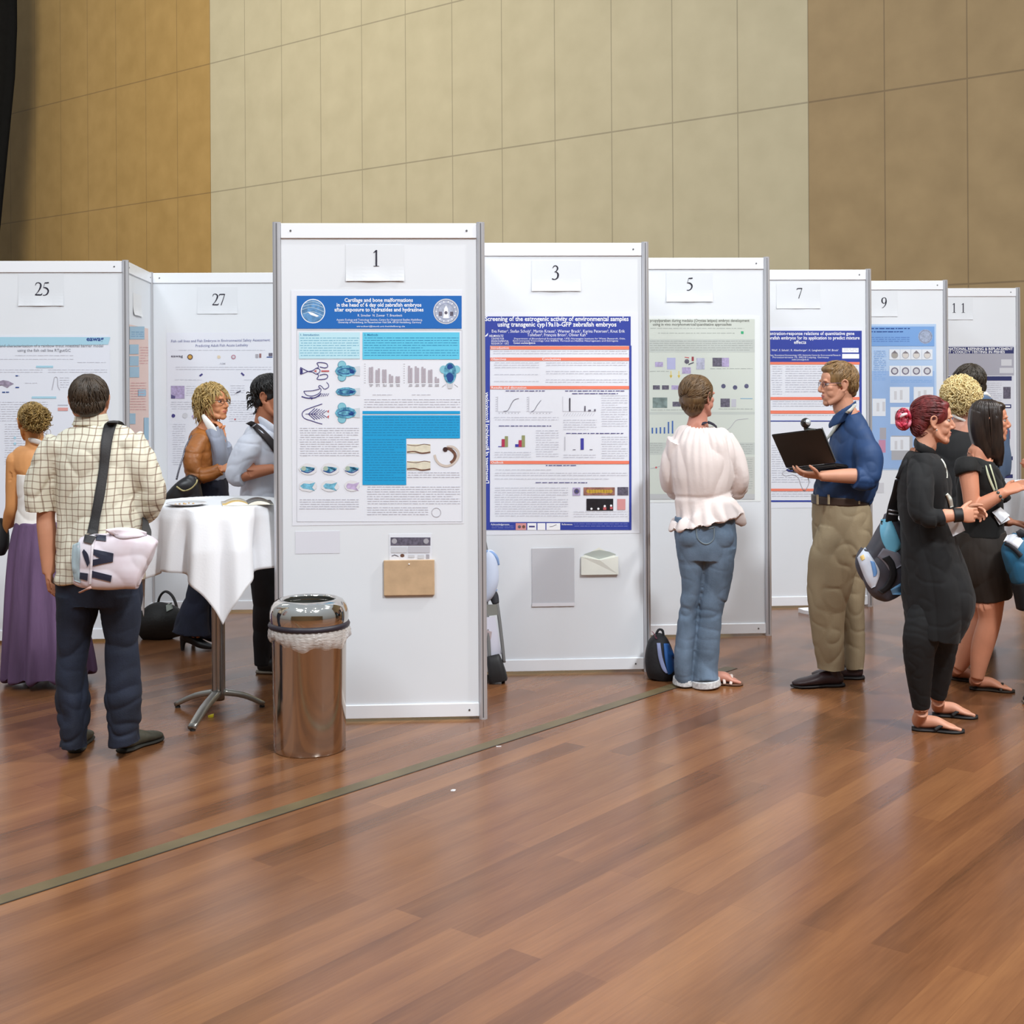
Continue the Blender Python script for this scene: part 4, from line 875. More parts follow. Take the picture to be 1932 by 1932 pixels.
bm = bmesh.new(); lathe(bm, [(.1175, .692), (.117, .60), (.115, .40), (.02, .39)], n=64); from_bm('inner_sleeve', bm, mat(46, 46, 40, .6, key='bin_inside'), root, True)
bm = bmesh.new(); rg = random.Random(4); G = []
for k in range(7):
    ring = []
    for i in range(120):
        a = 2*math.pi*i/120; low = .50+.014*math.sin(a*2+.6)+.010*math.sin(5*a+1)-.006*math.sin(11*a)
        z = .575-(.575-low)*k/6
        rad = .1805+.010*math.sin(k/6*math.pi*.9)+.0035*math.sin(23*a+k*.8)*(k/6)+.0025*math.sin(41*a-k)+(-.004 if k == 6 else 0)+.004*math.sin(7*a)*(k/6)
        ring.append(bm.verts.new((rad*math.cos(a), rad*math.sin(a), z)))
    G.append(ring)
for a_, b_ in zip(G, G[1:]):
    for i in range(120): bm.faces.new((a_[i], b_[i], b_[(i+1) % 120], a_[(i+1) % 120]))
from_bm('liner_bag', bm, mat(226, 218, 212, .25, key='crinkled_clear_plastic', alpha=.55, bump=.5, bscale=40, stretch=(1, 1, 3)), root, True)

# ---------------------------------------------------------------- things on the floor
g = ground(1250, 1281)
def rucksack():
    root = empty('backpack', (g.x, g.y, 0), 0, 'black and blue rucksack on the floor, left of the woman in faded jeans', 'backpack')
    d = g.y; J = lambda x, y, dd=0: at(x, y, d+dd)
    bm = bmesh.new(); loft(bm, [J(1246, 1282), J(1247, 1262), J(1244, 1232), J(1241, 1206), J(1238, 1196)], [(.075, .07), (.088, .10), (.08, .095), (.055, .07), (.02, .03)], side=(1, 0, 0), n=24, power=.8)
    o, bv = blob('bag_body', bm, mat(24, 24, 28, .75, key='black_nylon', bump=.2), root, root.location, .006, 4, lambda c: wob(c, 9, 3)*.006)
    bm = bmesh.new(); decal(bm, [((1252, 1214), (1262, 1214)), ((1254, 1240), (1272, 1236)), ((1258, 1262), (1273, 1262)), ((1260, 1272), (1266, 1272))], [bv], .008); from_bm('front_pocket', bm, mat(30, 84, 150, .6, key='blue_nylon'), root, True, root.location)
    bm = bmesh.new(); decal(bm, [((1239, 1213), (1246, 1213)), ((1242, 1240), (1250, 1240)), ((1249, 1262), (1257, 1262)), ((1256, 1270), (1261, 1270))], [bv], .008); from_bm('side_stripe', bm, mat(140, 150, 190, .6, key='pale_stripe', var=.2), root, True, root.location)
    bm = bmesh.new(); decal(bm, [((1226, 1190), (1232, 1192)), ((1232, 1194), (1238, 1200)), ((1236, 1204), (1240, 1206))], [bv], .008, dfall=d-.05); from_bm('top_patch', bm, mat(120, 66, 80, .6, key='maroon_nylon'), root, True, root.location)
    bm = bmesh.new(); loft(bm, [J(1238, 1196, -.03), J(1243, 1188, -.03), J(1250, 1190, -.03), J(1252, 1202, -.03)], [.007]*4, n=8); from_bm('carry_handle', bm, mat(24, 24, 28, .75, key='black_nylon', bump=.2), root, True, root.location)
rucksack()
g2 = ground(305, 1205)
def floorbag():
    root = empty('holdall', (g2.x, g2.y, 0), 0, 'slouched black bag on the floor behind the high table', 'bag')
    d = g2.y; J = lambda x, y, dd=0: at(x, y, d+dd)
    bm = bmesh.new(); loft(bm, [J(262, 1190), J(280, 1180), J(305, 1172), J(330, 1178), J(350, 1188)], [(.05, .08), (.10, .10), (.115, .12), (.085, .10), (.03, .05)], side=(0, 1, 0), n=24)
    o, bv = blob('bag_body', bm, mat(30, 28, 26, .6, key='black_leather', bump=.2), root, root.location, .008, 4, lambda c: wob(c, 7, 5)*.012, post=lambda c: np.column_stack([c[:, 0], c[:, 1], np.maximum(c[:, 2], .002)]))
    bm = bmesh.new(); loft(bm, [J(296, 1165, .05), J(300, 1130, .06), J(312, 1116, .06), J(326, 1126, .05), J(334, 1150, .03), J(330, 1172, -.02)], [(.02, .008)]*6, side=(0, 1, 0), n=8); from_bm('shoulder_strap', bm, mat(26, 22, 24, .7, key='dark_strap'), root, True, root.location)
    bm = bmesh.new(); ell(bm, J(341, 1158, -.09), (.012, .004, .010)); from_bm('clasp', bm, mat(196, 160, 60, .35, .8, key='brass'), root, True, root.location)
    bm = bmesh.new(); decal(bm, [((313, 1142), (324, 1136)), ((314, 1154), (326, 1148))], [bv], .01, dfall=d-.06); from_bm('grey_label', bm, mat(150, 156, 146, .6, key='grey_tag'), root, True, root.location)
floorbag()
# pale blue jacket over a folded luggage trolley, seen past the nearest board
g3 = ground(933, 1286); d3 = g3.y
def trolley():
    J = lambda x, y, dd=0: at(x, y, d3+dd*.45-.02)
    root = empty('luggage_trolley', (g3.x, g3.y, 0), 0, 'folded grey luggage trolley with a black base leaning between the two nearest boards', 'trolley')
    GM = mat(124, 124, 124, .45, .4, key='grey_tube')
    bm = bmesh.new(); loft(bm, [J(912, 1010, .25), J(924, 1070, .2), J(938, 1140, .1), J(947, 1210, .03), J(951, 1250, 0)], [.010]*5, n=10); loft(bm, [J(910, 1010, .25), J(913, 1070, .2), J(918, 1140, .1), J(922, 1210, .03), J(924, 1250, 0)], [.010]*5, n=10); from_bm('tube_frame', bm, GM, root, True, root.location)
    bm = bmesh.new(); 
    def plate_(q, dd, th, w=.006):
        a = [bm.verts.new(J(x, y, dd)) for x, y in q]; b = [bm.verts.new(J(x, y, dd+th)) for x, y in q]
        bm.faces.new(a); bm.faces.new(b[::-1])
        for i in range(len(q)): bm.faces.new((a[i], a[(i+1) % len(q)], b[(i+1) % len(q)], b[i]))
        bmesh.ops.recalc_face_normals(bm, faces=bm.faces[:])
    plate_([(912, 1141), (937, 1140), (940, 1160), (914, 1163)], .06, .03); from_bm('cross_plate', bm, mat(128, 128, 122, .6, key='grey_plate'), root, False, root.location)
    bm = bmesh.new(); plate_([(914, 1165), (934, 1163), (946, 1234), (920, 1237)], .03, .02); o = from_bm('white_label', bm, mat(214, 214, 228, .5, key='label_white'), root, False, root.location)
    bm = bmesh.new(); plate_([(916, 1188), (928, 1192), (926, 1206), (918, 1204)], .024, .004); tag(from_bm('label_picture', bm, mat(176, 160, 162, .6, key='label_picture_tone', var=.2, vscale=20), o, False, root.location), 'pinkish blurred picture')
    bm = bmesh.new(); loft(bm, [J(930, 1236, 0), J(932, 1245, -.01), J(937, 1266, -.02), J(940, 1284, -.02)], [(.036, .03), (.042, .05), (.05, .055), (.055, .05)], side=(1, 0, 0), n=20, power=.5)
    blob('base_box', bm, mat(26, 26, 28, .6, key='black_plastic'), root, root.location, .005, 2)
    for sx_ in (-.045, .05):
        bm = bmesh.new(); bmesh.ops.create_cone(bm, cap_ends=True, segments=20, radius1=.022, radius2=.022, depth=.02, matrix=Matrix.Translation((g3.x+sx_, g3.y-.02, .022)) @ Matrix.Rotation(math.pi/2, 4, 'Y')); from_bm('wheel', bm, mat(34, 33, 34, .7, key='wheel_rubber'), root, True, root.location)
    bm = bmesh.new(); loft(bm, [J(922, 1128, .14), J(930, 1122, .14), J(936, 1140, .10)], [.028, .03, .02], n=12); blob('black_pouch', bm, mat(40, 40, 46, .7, key='dark_pouch'), root, root.location, .006, 3)
    root2 = empty('jacket', (g3.x, g3.y, 0), 0, 'pale blue folded jacket slung over the luggage trolley between the two nearest boards', 'jacket')
    bm = bmesh.new(); loft(bm, [J(918, 1040, .10), J(923, 1050, .08), J(925, 1075, .07), J(925, 1100, .07), J(920, 1122, .08), J(916, 1134, .08)], [(.02, .03), (.046, .045), (.050, .05), (.046, .05), (.032, .04), (.012, .02)], side=(1, 0, 0), n=24)
    o, bv = blob('folded_cloth', bm, mat(196, 206, 226, .8, key='pale_blue_cloth', bump=.1), root2, root2.location, .006, 4, lambda c: wob(c, 8, 9)*.008)
    bm = bmesh.new(); loft(bm, [J(912, 1041, .05), J(926, 1043, .045), J(936, 1052, .05), J(941, 1066, .06)], [.010, .012, .012, .006], n=10); from_bm('blue_piping', bm, mat(130, 160, 206, .7, key='blue_piping'), root2, True, root2.location)
    bm = bmesh.new(); loft(bm, [J(912, 1132, .07), J(926, 1122, .06), J(938, 1112, .07)], [.007, .009, .004], n=10); from_bm('blue_piping', bm, mat(130, 160, 206, .7, key='blue_piping'), root2, True, root2.location)
trolley()
def scrap(px, py, pts, label, m_, h=.004, name='paper_scrap', cat='paper'):
    q = ground(px, py); bm = bmesh.new()
    t = [bm.verts.new((x, y, h+R.uniform(0, h))) for x, y in pts]; b = [bm.verts.new((x, y, .0005)) for x, y in pts]
    bm.faces.new(t); bm.faces.new(b[::-1])
    for i in range(len(pts)): bm.faces.new((t[i], b[i], b[(i+1) % len(pts)], t[(i+1) % len(pts)]))
    bmesh.ops.recalc_face_normals(bm, faces=bm.faces[:]); o = from_bm(name, bm, m_); o.location = (q.x, q.y, 0); tag(o, label, cat)
scrap(1522, 1158, [(-.05, .05), (.05, .06), (.06, -.03), (.045, -.12), (-.005, -.10), (.02, -.05), (-.02, 0)], 'crumpled white paper on the floor behind the laptop man', WH, .02)
scrap(855, 1492, [(-.010, -.008), (.006, -.011), (.011, .004), (-.003, .010)], 'tiny white paper shred on the open floor in the foreground', WH, .003)
scrap(941, 1409, [(-.012, -.002), (.012, .001), (.011, .004), (-.011, .002)], 'tiny pale sliver of paper on the dark floor joint', WH, .003)
scrap(398, 1353, [(-.014, -.006), (-.004, -.012), (.012, -.006), (.013, .007), (-.002, .012)], 'small yellow sweet wrapper under the high table', mat(214, 196, 40, .5, key='yellow_wrapper'), .008, 'wrapper', 'wrapper')
# ---------------------------------------------------------------- people
def skin(r, g, b): return mat(r, g, b, .5, key='skin', var=.07, vscale=9, spec=.4)
LIPC, WHITE_EYE, IRIS = {}, mat(176, 160, 152, .3, key='eye_white'), mat(50, 44, 40, .2, key='iris')
class Head:
    def __init__(s, c, f, hs=1.0, up=(0, 0, 1)):
        s.c = Vector(c); s.f = Vector(f).normalized(); u = Vector(up); u = (u-s.f*u.dot(s.f)).normalized(); s.u = u; s.r = s.f.cross(u).normalized(); s.k = hs
        s.fr = (s.r, s.f, s.u)
    def w(s, x, y, z): return s.c+(s.r*x+s.f*y+s.u*z)*s.k
    def e(s, bm, c, r, **k): ell(bm, s.w(*c), [q*s.k for q in r], s.fr, **k)
    def l(s, bm, pts, rads, **k): loft(bm, [s.w(*p) for p in pts], [tuple(q*s.k for q in r) if isinstance(r, tuple) else r*s.k for r in rads], side=s.r, **k)
    def prims(s, bm, fem=False):
        j = .9 if fem else 1.0
        s.e(bm, (0, -.012, .028), (.073, .094, .084)); s.e(bm, (0, .030, -.015), (.060*j, .056, .088)); s.e(bm, (0, .052, .040), (.052, .036, .045))
        s.l(bm, [(0, .02, -.045), (0, .045, -.070), (0, .066, -.096)], [(.056*j, .05), (.042*j, .038), (.020, .017)], n=16)
        for q in (-1, 1):
            s.l(bm, [(q*.058*j, -.004, -.03), (q*.052*j, .018, -.066), (q*.024, .060, -.094)], [.020, .017, .017], n=12)
            s.e(bm, (q*.038, .057, -.012), (.022, .020, .020)); s.e(bm, (q*.031, .070, .0185), (.016, .013, .007)); s.e(bm, (q*.036, .050, -.040), (.020, .024, .026)); s.e(bm, (q*.030, .082, .026), (.022, .009, .008))
            s.e(bm, (q*.010, .089, -.030), (.008, .009, .007))
            # ear: rim, bowl and lobe
            pts = [(q*(.071+.012*math.sin(t)**2), -.006-.017*math.cos(t)-.004*math.sin(t), -.004+.029*math.sin(t)) for t in (2.6, 2.1, 1.57, 1.0, .4, -.3, -.9)]
            pts = [(q*.074, .006, -.002), (q*.080, .006, .018), (q*.085, -.006, .029), (q*.088, -.020, .022), (q*.086, -.024, .002), (q*.080, -.014, -.020), (q*.075, -.002, -.031), (q*.071, .004, -.022)]
            s.l(bm, pts, [.0045, .005, .005, .005, .005, .0055, .007, .005], n=8, sub=3); s.e(bm, (q*.074, -.008, 0), (.008, .014, .022))
        s.l(bm, [(0, .080, .022), (0, .090, .000), (0, .103, -.022), (0, .092, -.034)], [(.008, .009), (.008, .010), (.0105, .0095), (.008, .006)], n=12)
        s.e(bm, (0, .046, -.060), (.044*j, .043, .040)); s.e(bm, (0, .028, -.045), (.058*j, .050, .045)); s.e(bm, (0, .0855, -.0525), (.018, .008, .0050)); s.e(bm, (0, .0840, -.0615), (.016, .008, .0058)); s.e(bm, (0, .064, -.092), (.026, .020, .019))
    def sculpt(s, co):
        """eye sockets and the line of the mouth, in head space"""
        d = (co-np.array(s.c))/s.k; x, y, z = d@np.array(s.r), d@np.array(s.f), d@np.array(s.u)
        push = np.zeros(len(co))
        for q in (-1, 1): push += .0075*np.exp(-((x-q*.031)**2/.00022+(z-.008)**2/.00010))*(y > .03)
        push += .003*np.exp(-((x/.020)**4+((z+.0572)/.0028)**2))*(y > .06)
        push += .003*np.exp(-((x/.012)**2+((z+.074)/.006)**2))*(y > .06)
        return co-np.outer(push*s.k, np.array(s.f))
    def eyes(s, root):
        for q in (-1, 1):
            bm = bmesh.new(); s.e(bm, (q*.031, .0665, .007), (.0125, .0125, .0115), u=20, v=14)
            c = s.w(q*.031, .0665, .007)
            for f in bm.faces:
                if (f.calc_center_median()-c).normalized().dot(s.f) > .80: f.material_index = 1
            from_bm('eye', bm, [WHITE_EYE, IRIS], root, True, root.location)
def lipmat(me_ob, H, root, n=1):
    me = me_ob.data; c0 = Vector(H.c)-Vector(root.location)
    for p in me.polygons:
        d = (Vector(p.center)-c0)/H.k; x, y, z = d.dot(H.r), d.dot(H.f), d.dot(H.u)
        if y > .078 and abs(x) < .020 and -.068 < z < -.0485 and (x/.021)**2+((z+.0575)/.010)**2 < 1: p.material_index = n
def arm_(bm, sh, el, wr, k=1.0, ex=0.0, t1=2.0, t0=0.0, mult=None):
    sh, el, wr = Vector(sh), Vector(el), Vector(wr)
    pts = [sh, sh.lerp(el, .5), el, el.lerp(wr, .35), wr]; rad = [.052, .046, .038, .039, .026]
    rad = [r*k+ex for r in rad]
    if mult: rad = [r*m for r, m in zip(rad, mult)]
    loft(bm, pts, rad, n=18, sub=5, t0=t0*2, t1=min(4, t1*2))
    if t0 == 0: ell(bm, sh, (rad[0]*.96,)*3)
def hand_(bm, wr, fd, back, th, k=1.0, curl=(.35, .45, .5, .6), spread=.10, thumb=.5, tcurl=.25):
    """palm, four fingers of unequal length and a thumb leaving the side of the palm"""
    wr = Vector(wr); f = Vector(fd).normalized(); b = Vector(back); b = (b-f*b.dot(f)).normalized(); t = f.cross(b); t = t if t.dot(Vector(th)) > 0 else -t
    loft(bm, [wr-f*.02*k, wr+f*.02*k, wr+f*.055*k, wr+f*.088*k], [(.024*k, .019*k), (.032*k, .017*k), (.040*k, .015*k), (.038*k, .011*k)], side=t, n=18, sub=4, power=.85)
    for i, (o, L) in enumerate(((.030, .070), (.010, .080), (-.010, .074), (-.029, .058))):
        base = wr+f*(.080-.006*abs(i-1.2))*k+t*o*k; d = (f+t*o*spread*25*.14).normalized(); p = base; pts = [p]; a = 0
        for j, q in enumerate((.46, .31, .23)):
            a += curl[i]*(.8 if j == 0 else 1.0); dd = d*math.cos(a)-b*math.sin(a); p = p+dd*L*q*k; pts.append(p)
        loft(bm, pts, [.0092*k, .0086*k, .0078*k, .0058*k], n=10, sub=4); ell(bm, pts[-1], (.0060*k,)*3, u=8, v=6)
    base = wr+f*.022*k+t*.022*k; d = (f*(1-thumb)+t*thumb-b*.15).normalized(); p1 = base+d*.040*k; d2 = (d+f*.5-b*tcurl).normalized(); p2 = p1+d2*.032*k; p3 = p2+(d2+f*.2-b*tcurl).normalized()*.024*k
    loft(bm, [base, p1, p2, p3], [.0155*k, .0118*k, .0098*k, .0070*k], n=10, sub=4); ell(bm, p3, (.0070*k,)*3, u=8, v=6)
def foot_(bm, ankle, heel, toe, k=1.0, bare=True):
    a, h, t = Vector(ankle), Vector(heel), Vector(toe); f = (t-h); f.z = 0; f.normalize(); s = Vector((f.y, -f.x, 0)); L = (t-h).length
    h = Vector((h.x, h.y, 0)); up = Vector((0, 0, 1)); z0 = h.z+(.016 if bare else .03)
    P = lambda x, z, o=0: Vector((heel[0], heel[1], 0))+f*x*L+s*o+up*(z0+z)
    loft(bm, [a, P(.10, .030), P(.16, .018)], [.034*k, .034*k, .032*k], n=14, sub=4)
    loft(bm, [P(.02, .018), P(.20, .026), P(.45, .028), P(.68, .014), P(.82, .008)], [(.024*k, .018), (.032*k, .030), (.034*k, .028), (.042*k, .017), (.040*k, .010)], side=s, n=18, sub=4)
    if bare:
        for i, (o, l, r) in enumerate(((.026, 1.0, .012), (.008, .97, .009), (-.006, .93, .0085), (-.019, .88, .008), (-.031, .81, .0075))):
            loft(bm, [P(.72, .006, o*k*.9), P(.85, .007, o*k), P(l-.03, .000, o*k*1.05)], [r*k, r*k, r*k*.85], n=10, sub=3)
def locks(bm, H, n, c, r, a0, a1, crown=(0, -.35, .94), th=.0045, lift=1.005, seed=1, ok=None, wave=.03, mi=0, jit=.04):
    n = int(n*1.5); th *= .72
    """tapered strands that run from the crown along the skull"""
    rg = random.Random(seed); cr_ = Vector(crown).normalized(); e1 = cr_.orthogonal().normalized(); e2 = cr_.cross(e1)
    for i in range(n):
        ph = rg.uniform(0, 2*math.pi); s0 = rg.uniform(a0, a1); ln = rg.uniform(.35, .8); pts = []; bad = False
        for j in range(5):
            th_ = s0+ln*j/4; p2 = ph+wave*math.sin(j*1.4+i)+jit*rg.uniform(-1, 1)*.3
            d = cr_*math.cos(th_)+(e1*math.cos(p2)+e2*math.sin(p2))*math.sin(th_)
            l = lift+.014*math.sin(j/4*math.pi)+rg.uniform(-.004, .006)
            p = (c[0]+r[0]*d.x*l, c[1]+r[1]*d.y*l, c[2]+r[2]*d.z*l)
            if ok and not ok(*p): bad = True; break
            pts.append(H.w(*p))
        if bad or len(pts) < 5: continue
        t = th*H.k*rg.uniform(.6, 1.25); loft(bm, pts, [t*.5, t, t, t*.8, t*.15], n=5, sub=2, mi=mi)
def tufts(bm, H, n, c, r, ok, L=.035, th=.007, seed=2, curl=.6, down=-.2, mi=0):
    rg = random.Random(seed)
    for i in range(n):
        d = Vector((rg.gauss(0, 1), rg.gauss(0, 1), rg.gauss(0, 1))).normalized(); p = Vector((c[0]+r[0]*d.x, c[1]+r[1]*d.y, c[2]+r[2]*d.z))
        if not ok(*p): continue
        t = Vector((rg.gauss(0, 1), rg.gauss(0, 1), rg.gauss(0, 1))); t = (t-d*t.dot(d)).normalized(); l = L*rg.uniform(.6, 1.3)
        q = [p-d*.01, p+d*l*.3+t*l*.15, p+d*l*.5+t*l*(.4+curl*.3)+Vector((0, 0, down*l)), p+d*l*(.55-curl*.35)+t*l*(.8)+Vector((0, 0, down*2*l))]
        w = th*H.k*rg.uniform(.7, 1.2); loft(bm, [H.w(*v) for v in q], [w*.7, w, w*.8, w*.15], n=5, sub=2, mi=rg.randint(0, mi) if mi else 0)
def hairmat(r, g, b, v=.4, rough=.45): return mat(r, g, b, rough, key='hair', var=v, vscale=26, stretch=(2.2, 2.2, .5))
PEOPLE = []
def person(x, d, label, z=0):
    if PEOPLE: tuck(PEOPLE[-1])
    WORN.clear(); PEOPLE.append(empty('person', (x, d, 0), 0, label, 'person')); return PEOPLE[-1]
def shoe(root, name, heel, toe, m, sole, w=.045, h=.07, top=None, voxel=.005, hl=0):
    h0, t0 = Vector(heel), Vector(toe); f = t0-h0; L = f.length; f.normalize(); s = Vector((f.y, -f.x, 0)); P = lambda x, z: h0+f*x*L+Vector((0, 0, z))
    bm = bmesh.new(); loft(bm, [P(.0, .042), P(.12, .045), P(.35, .048), P(.62, .036), P(.85, .028), P(.99, .022)], [(w*.55, .024), (w*.78, .036), (w*.80, .038), (w, .026), (w*.92, .020), (w*.4, .010)], side=s, n=22, sub=5)
    loft(bm, [P(.14, .045), P(.16, h), P(.18, h+.02)], [w*.78, w*.76, w*.72], n=16, sub=3)
    o, bv = blob(name, bm, m, root, root.location, voxel, 3, post=lambda c: np.column_stack([c[:, 0], c[:, 1], np.maximum(c[:, 2], .014)]))
    bm = bmesh.new(); loft(bm, [P(-.03, .010), P(.12, .010), P(.4, .010), P(.66, .010), P(.88, .010), P(1.02, .012)], [(w*.55, .010), (w*.84, .010), (w*.74, .009), (w*1.04, .009), (w*.94, .008), (w*.35, .005)], side=s, n=20, sub=4, power=.8)
    from_bm('sole', bm, sole, o, True, root.location)
def denim(r, g, b, v=.22): return mat(r, g, b, .85, key='denim', var=v, vscale=7, bump=.15, bscale=140)
def folds(specs):
    """sum of fold fields: (scale, amount, seed, stretch)"""
    return lambda c: sum(crease(c, s, a, sd, st) for s, a, sd, st in specs)
def crease(c, s, a, sd, st):
    w = wob(c, s*.8, sd, st); return wob(c, s, sd+50, st)*a*.55-a*1.0*np.clip(1-np.abs(w)*1.9, 0, 1)**1.6
LANY = mat(222, 224, 214, .6, key='white_lanyard')

# ===== man in the checked shirt, seen from behind
d0 = 6.02; J = lambda x, y, dd=0.0: at(x, y, d0+dd)
root = person(at(185, 900, d0).x, d0, 'man with dark hair in a checked short-sleeved shirt and jeans, seen from behind')
SK = skin(196, 138, 108)
H = Head(J(169, 757), (-.18, 1, .03), 1.02)
bm = bmesh.new(); H.prims(bm)
loft(bm, [J(170, 762, .0), J(170, 790, -.01), J(172, 815)], [(.066, .066), (.067, .062), (.09, .07)], n=20)
loft(bm, [J(172, 806), J(174, 835), J(180, 900), J(185, 1000), J(186, 1080), J(186, 1135)], [(.10, .06), (.19, .09), (.18, .11), (.165, .11), (.17, .115), (.165, .11)], n=24)
shL, elL, wrL = J(114, 846), J(87, 968, .02), J(92, 1082, .0)
shR, elR, wrR = J(243, 846), J(284, 938, .06), J(258, 985, .34)
arm_(bm, shL, elL, wrL, 1.08); arm_(bm, shR, elR, wrR, 1.08)
hand_(bm, wrL, (.05, .15, -1), (-1, -.3, 0), (.1, 1, 0), 1.0, (.3, .35, .4, .45)); hand_(bm, wrR, (-.5, .8, 0), (0, 0, 1), (-1, 0, 0), 1.0)
for kx, ky, ax in ((134, 1255, 138), (232, 1258, 236)): loft(bm, [J(kx+6 if kx < 180 else 226, 1120), J(kx, ky), J(ax, 1400)], [.085, .055, .038], n=16)
body, _ = blob('body', bm, [SK, mat(170, 96, 90, .5, key='lips')], root, root.location, .0045, 4, post=H.sculpt); H.eyes(root)
HM = hairmat(62, 50, 38)
bm = bmesh.new(); H.e(bm, (0, -.020, .036), (.084, .093, .088)); H.e(bm, (0, -.045, -.006), (.076, .062, .062)); H.e(bm, (0, -.066, -.034), (.056, .034, .036))
okh = lambda x, y, z: not (y > .055 and z < .07) and not (z < -.055) and not (abs(x) > .066 and z < .004 and y > -.03)
blob('hair', bm, HM, root, root.location, .006, 3, lambda c: wob(c, 40, 4)*.0018, extra=lambda b: (locks(b, H, 420, (0, -.020, .032), (.084, .094, .088), .05, 1.5, th=.0036, seed=3, ok=okh), locks(b, H, 160, (0, -.05, -.012), (.072, .06, .06), .9, 1.5, th=.0036, seed=5, ok=okh)))
# shirt
def plaid():
    m = bpy.data.materials.new('checked_cotton'); m.use_nodes = True; N, L = nodes(m); p = N['Principled BSDF']
    t = N.new('ShaderNodeTexCoord'); nz = N.new('ShaderNodeTexNoise'); nz.inputs['Scale'].default_value = 5; L.new(t.outputs['Object'], nz.inputs[0])
    va = N.new('ShaderNodeVectorMath'); va.operation = 'MULTIPLY_ADD'; L.new(nz.outputs['Color'], va.inputs[0]); va.inputs[1].default_value = (.035, .0, .035); L.new(t.outputs['Object'], va.inputs[2])
    s = N.new('ShaderNodeSeparateXYZ'); L.new(va.outputs[0], s.inputs[0]); outs = []
    for ax, per, w, off in (('X', .0315, .15, 0), ('Z', .0300, .15, .3)):
        d = N.new('ShaderNodeMath'); d.operation = 'DIVIDE'; d.inputs[1].default_value = per; L.new(s.outputs[ax], d.inputs[0])
        a = N.new('ShaderNodeMath'); a.operation = 'ADD'; a.inputs[1].default_value = 100+off; L.new(d.outputs[0], a.inputs[0])
        f = N.new('ShaderNodeMath'); f.operation = 'FRACT'; L.new(a.outputs[0], f.inputs[0])
        c = N.new('ShaderNodeMath'); c.operation = 'LESS_THAN'; c.inputs[1].default_value = w; L.new(f.outputs[0], c.inputs[0]); outs.append(c.outputs[0])
    sm = N.new('ShaderNodeMath'); sm.operation = 'ADD'; L.new(outs[0], sm.inputs[0]); L.new(outs[1], sm.inputs[1])
    r = N.new('ShaderNodeValToRGB'); r.color_ramp.interpolation = 'CONSTANT'; md = N.new('ShaderNodeMath'); md.operation = 'DIVIDE'; md.inputs[1].default_value = 2.01; L.new(sm.outputs[0], md.inputs[0]); L.new(md.outputs[0], r.inputs[0])
    r.color_ramp.elements[0].color = (lin(224), lin(220), lin(200), 1); r.color_ramp.elements[1].position = .3; r.color_ramp.elements[1].color = (lin(168), lin(152), lin(134), 1)
    e = r.color_ramp.elements.new(.8); e.color = (lin(132), lin(114), lin(102), 1)
    L.new(r.outputs[0], p.inputs['Base Color']); p.inputs['Roughness'].default_value = .85; return m
PL_ = plaid()
bm = bmesh.new()
loft(bm, [J(173, 798), J(174, 812), J(177, 845), J(182, 900), J(186, 960), J(186, 1030), J(187, 1096)], [(.085, .068), (.165, .09), (.20, .125), (.198, .14), (.196, .142), (.20, .145), (.206, .15)], n=30, sub=5)
loft(bm, [J(115, 832), J(92, 875), J(76, 925, .01), J(76, 966, .02)], [(.078, .085), (.082, .09), (.078, .086), (.074, .082)], n=22); loft(bm, [J(238, 832), J(262, 870), J(280, 915, .03), J(284, 945, .06), J(272, 968, .14)], [(.078, .085), (.078, .085), (.074, .08), (.068, .075), (.066, .07)], n=22)
shirt, bvS = blob('shirt', bm, PL_, root, root.location, .006, 7, folds([(6, .013, 11, (1, 1, .6)), (13, .006, 12, (1, 1, .8))]))
bm = bmesh.new(); loft(bm, [J(171, 782, -.002), J(172, 792), J(172, 803)], [(.072, .068), (.076, .072), (.088, .076)], n=24, sub=4); blob('collar', bm, PL_, shirt, root.location, .005, 2)
# jeans
bm = bmesh.new()
loft(bm, [J(187, 1070), J(187, 1100), J(187, 1140)], [(.185, .125), (.195, .135), (.190, .13)], n=26)
loft(bm, [J(147, 1120), J(145, 1160), J(140, 1200), J(134, 1255), J(137, 1320), J(139, 1362), J(139, 1392), J(139, 1410)], [(.100, .115), (.094, .105), (.080, .092), (.072, .082), (.079, .088), (.072, .08), (.066, .078), (.066, .078)], n=22, sub=4)
loft(bm, [J(226, 1120), J(228, 1160), J(229, 1200), J(232, 1255), J(233, 1320), J(233, 1362), J(234, 1385), J(236, 1404)], [(.100, .115), (.092, .104), (.080, .092), (.080, .085), (.084, .09), (.078, .085), (.074, .08), (.074, .082)], n=22, sub=4)
def cuff(c): z = c[:, 2]; return crease(c, 7, .008, 21, (1, 1, 1))+crease(c, 17, .010, 22, (.6, .6, 1.2))*np.clip((.50-z)/.4, .15, 1)
blob('jeans', bm, denim(24, 31, 48, .35), root, root.location, .006, 3, cuff)
SH1 = mat(62, 60, 48, .65, key='khaki_suede', var=.3, vscale=30); SO1 = mat(44, 42, 36, .7, key='dark_sole')
hl = ground(138, 1424); shoe(root, 'shoe', hl+Vector((0, .03, 0)), hl+Vector((-.04, .30, 0)), SH1, SO1, .052, .09)
hr = ground(226, 1424); shoe(root, 'shoe', hr+Vector((0, .03, 0)), hr+Vector((.115, .27, 0)), SH1, SO1, .052, .09)
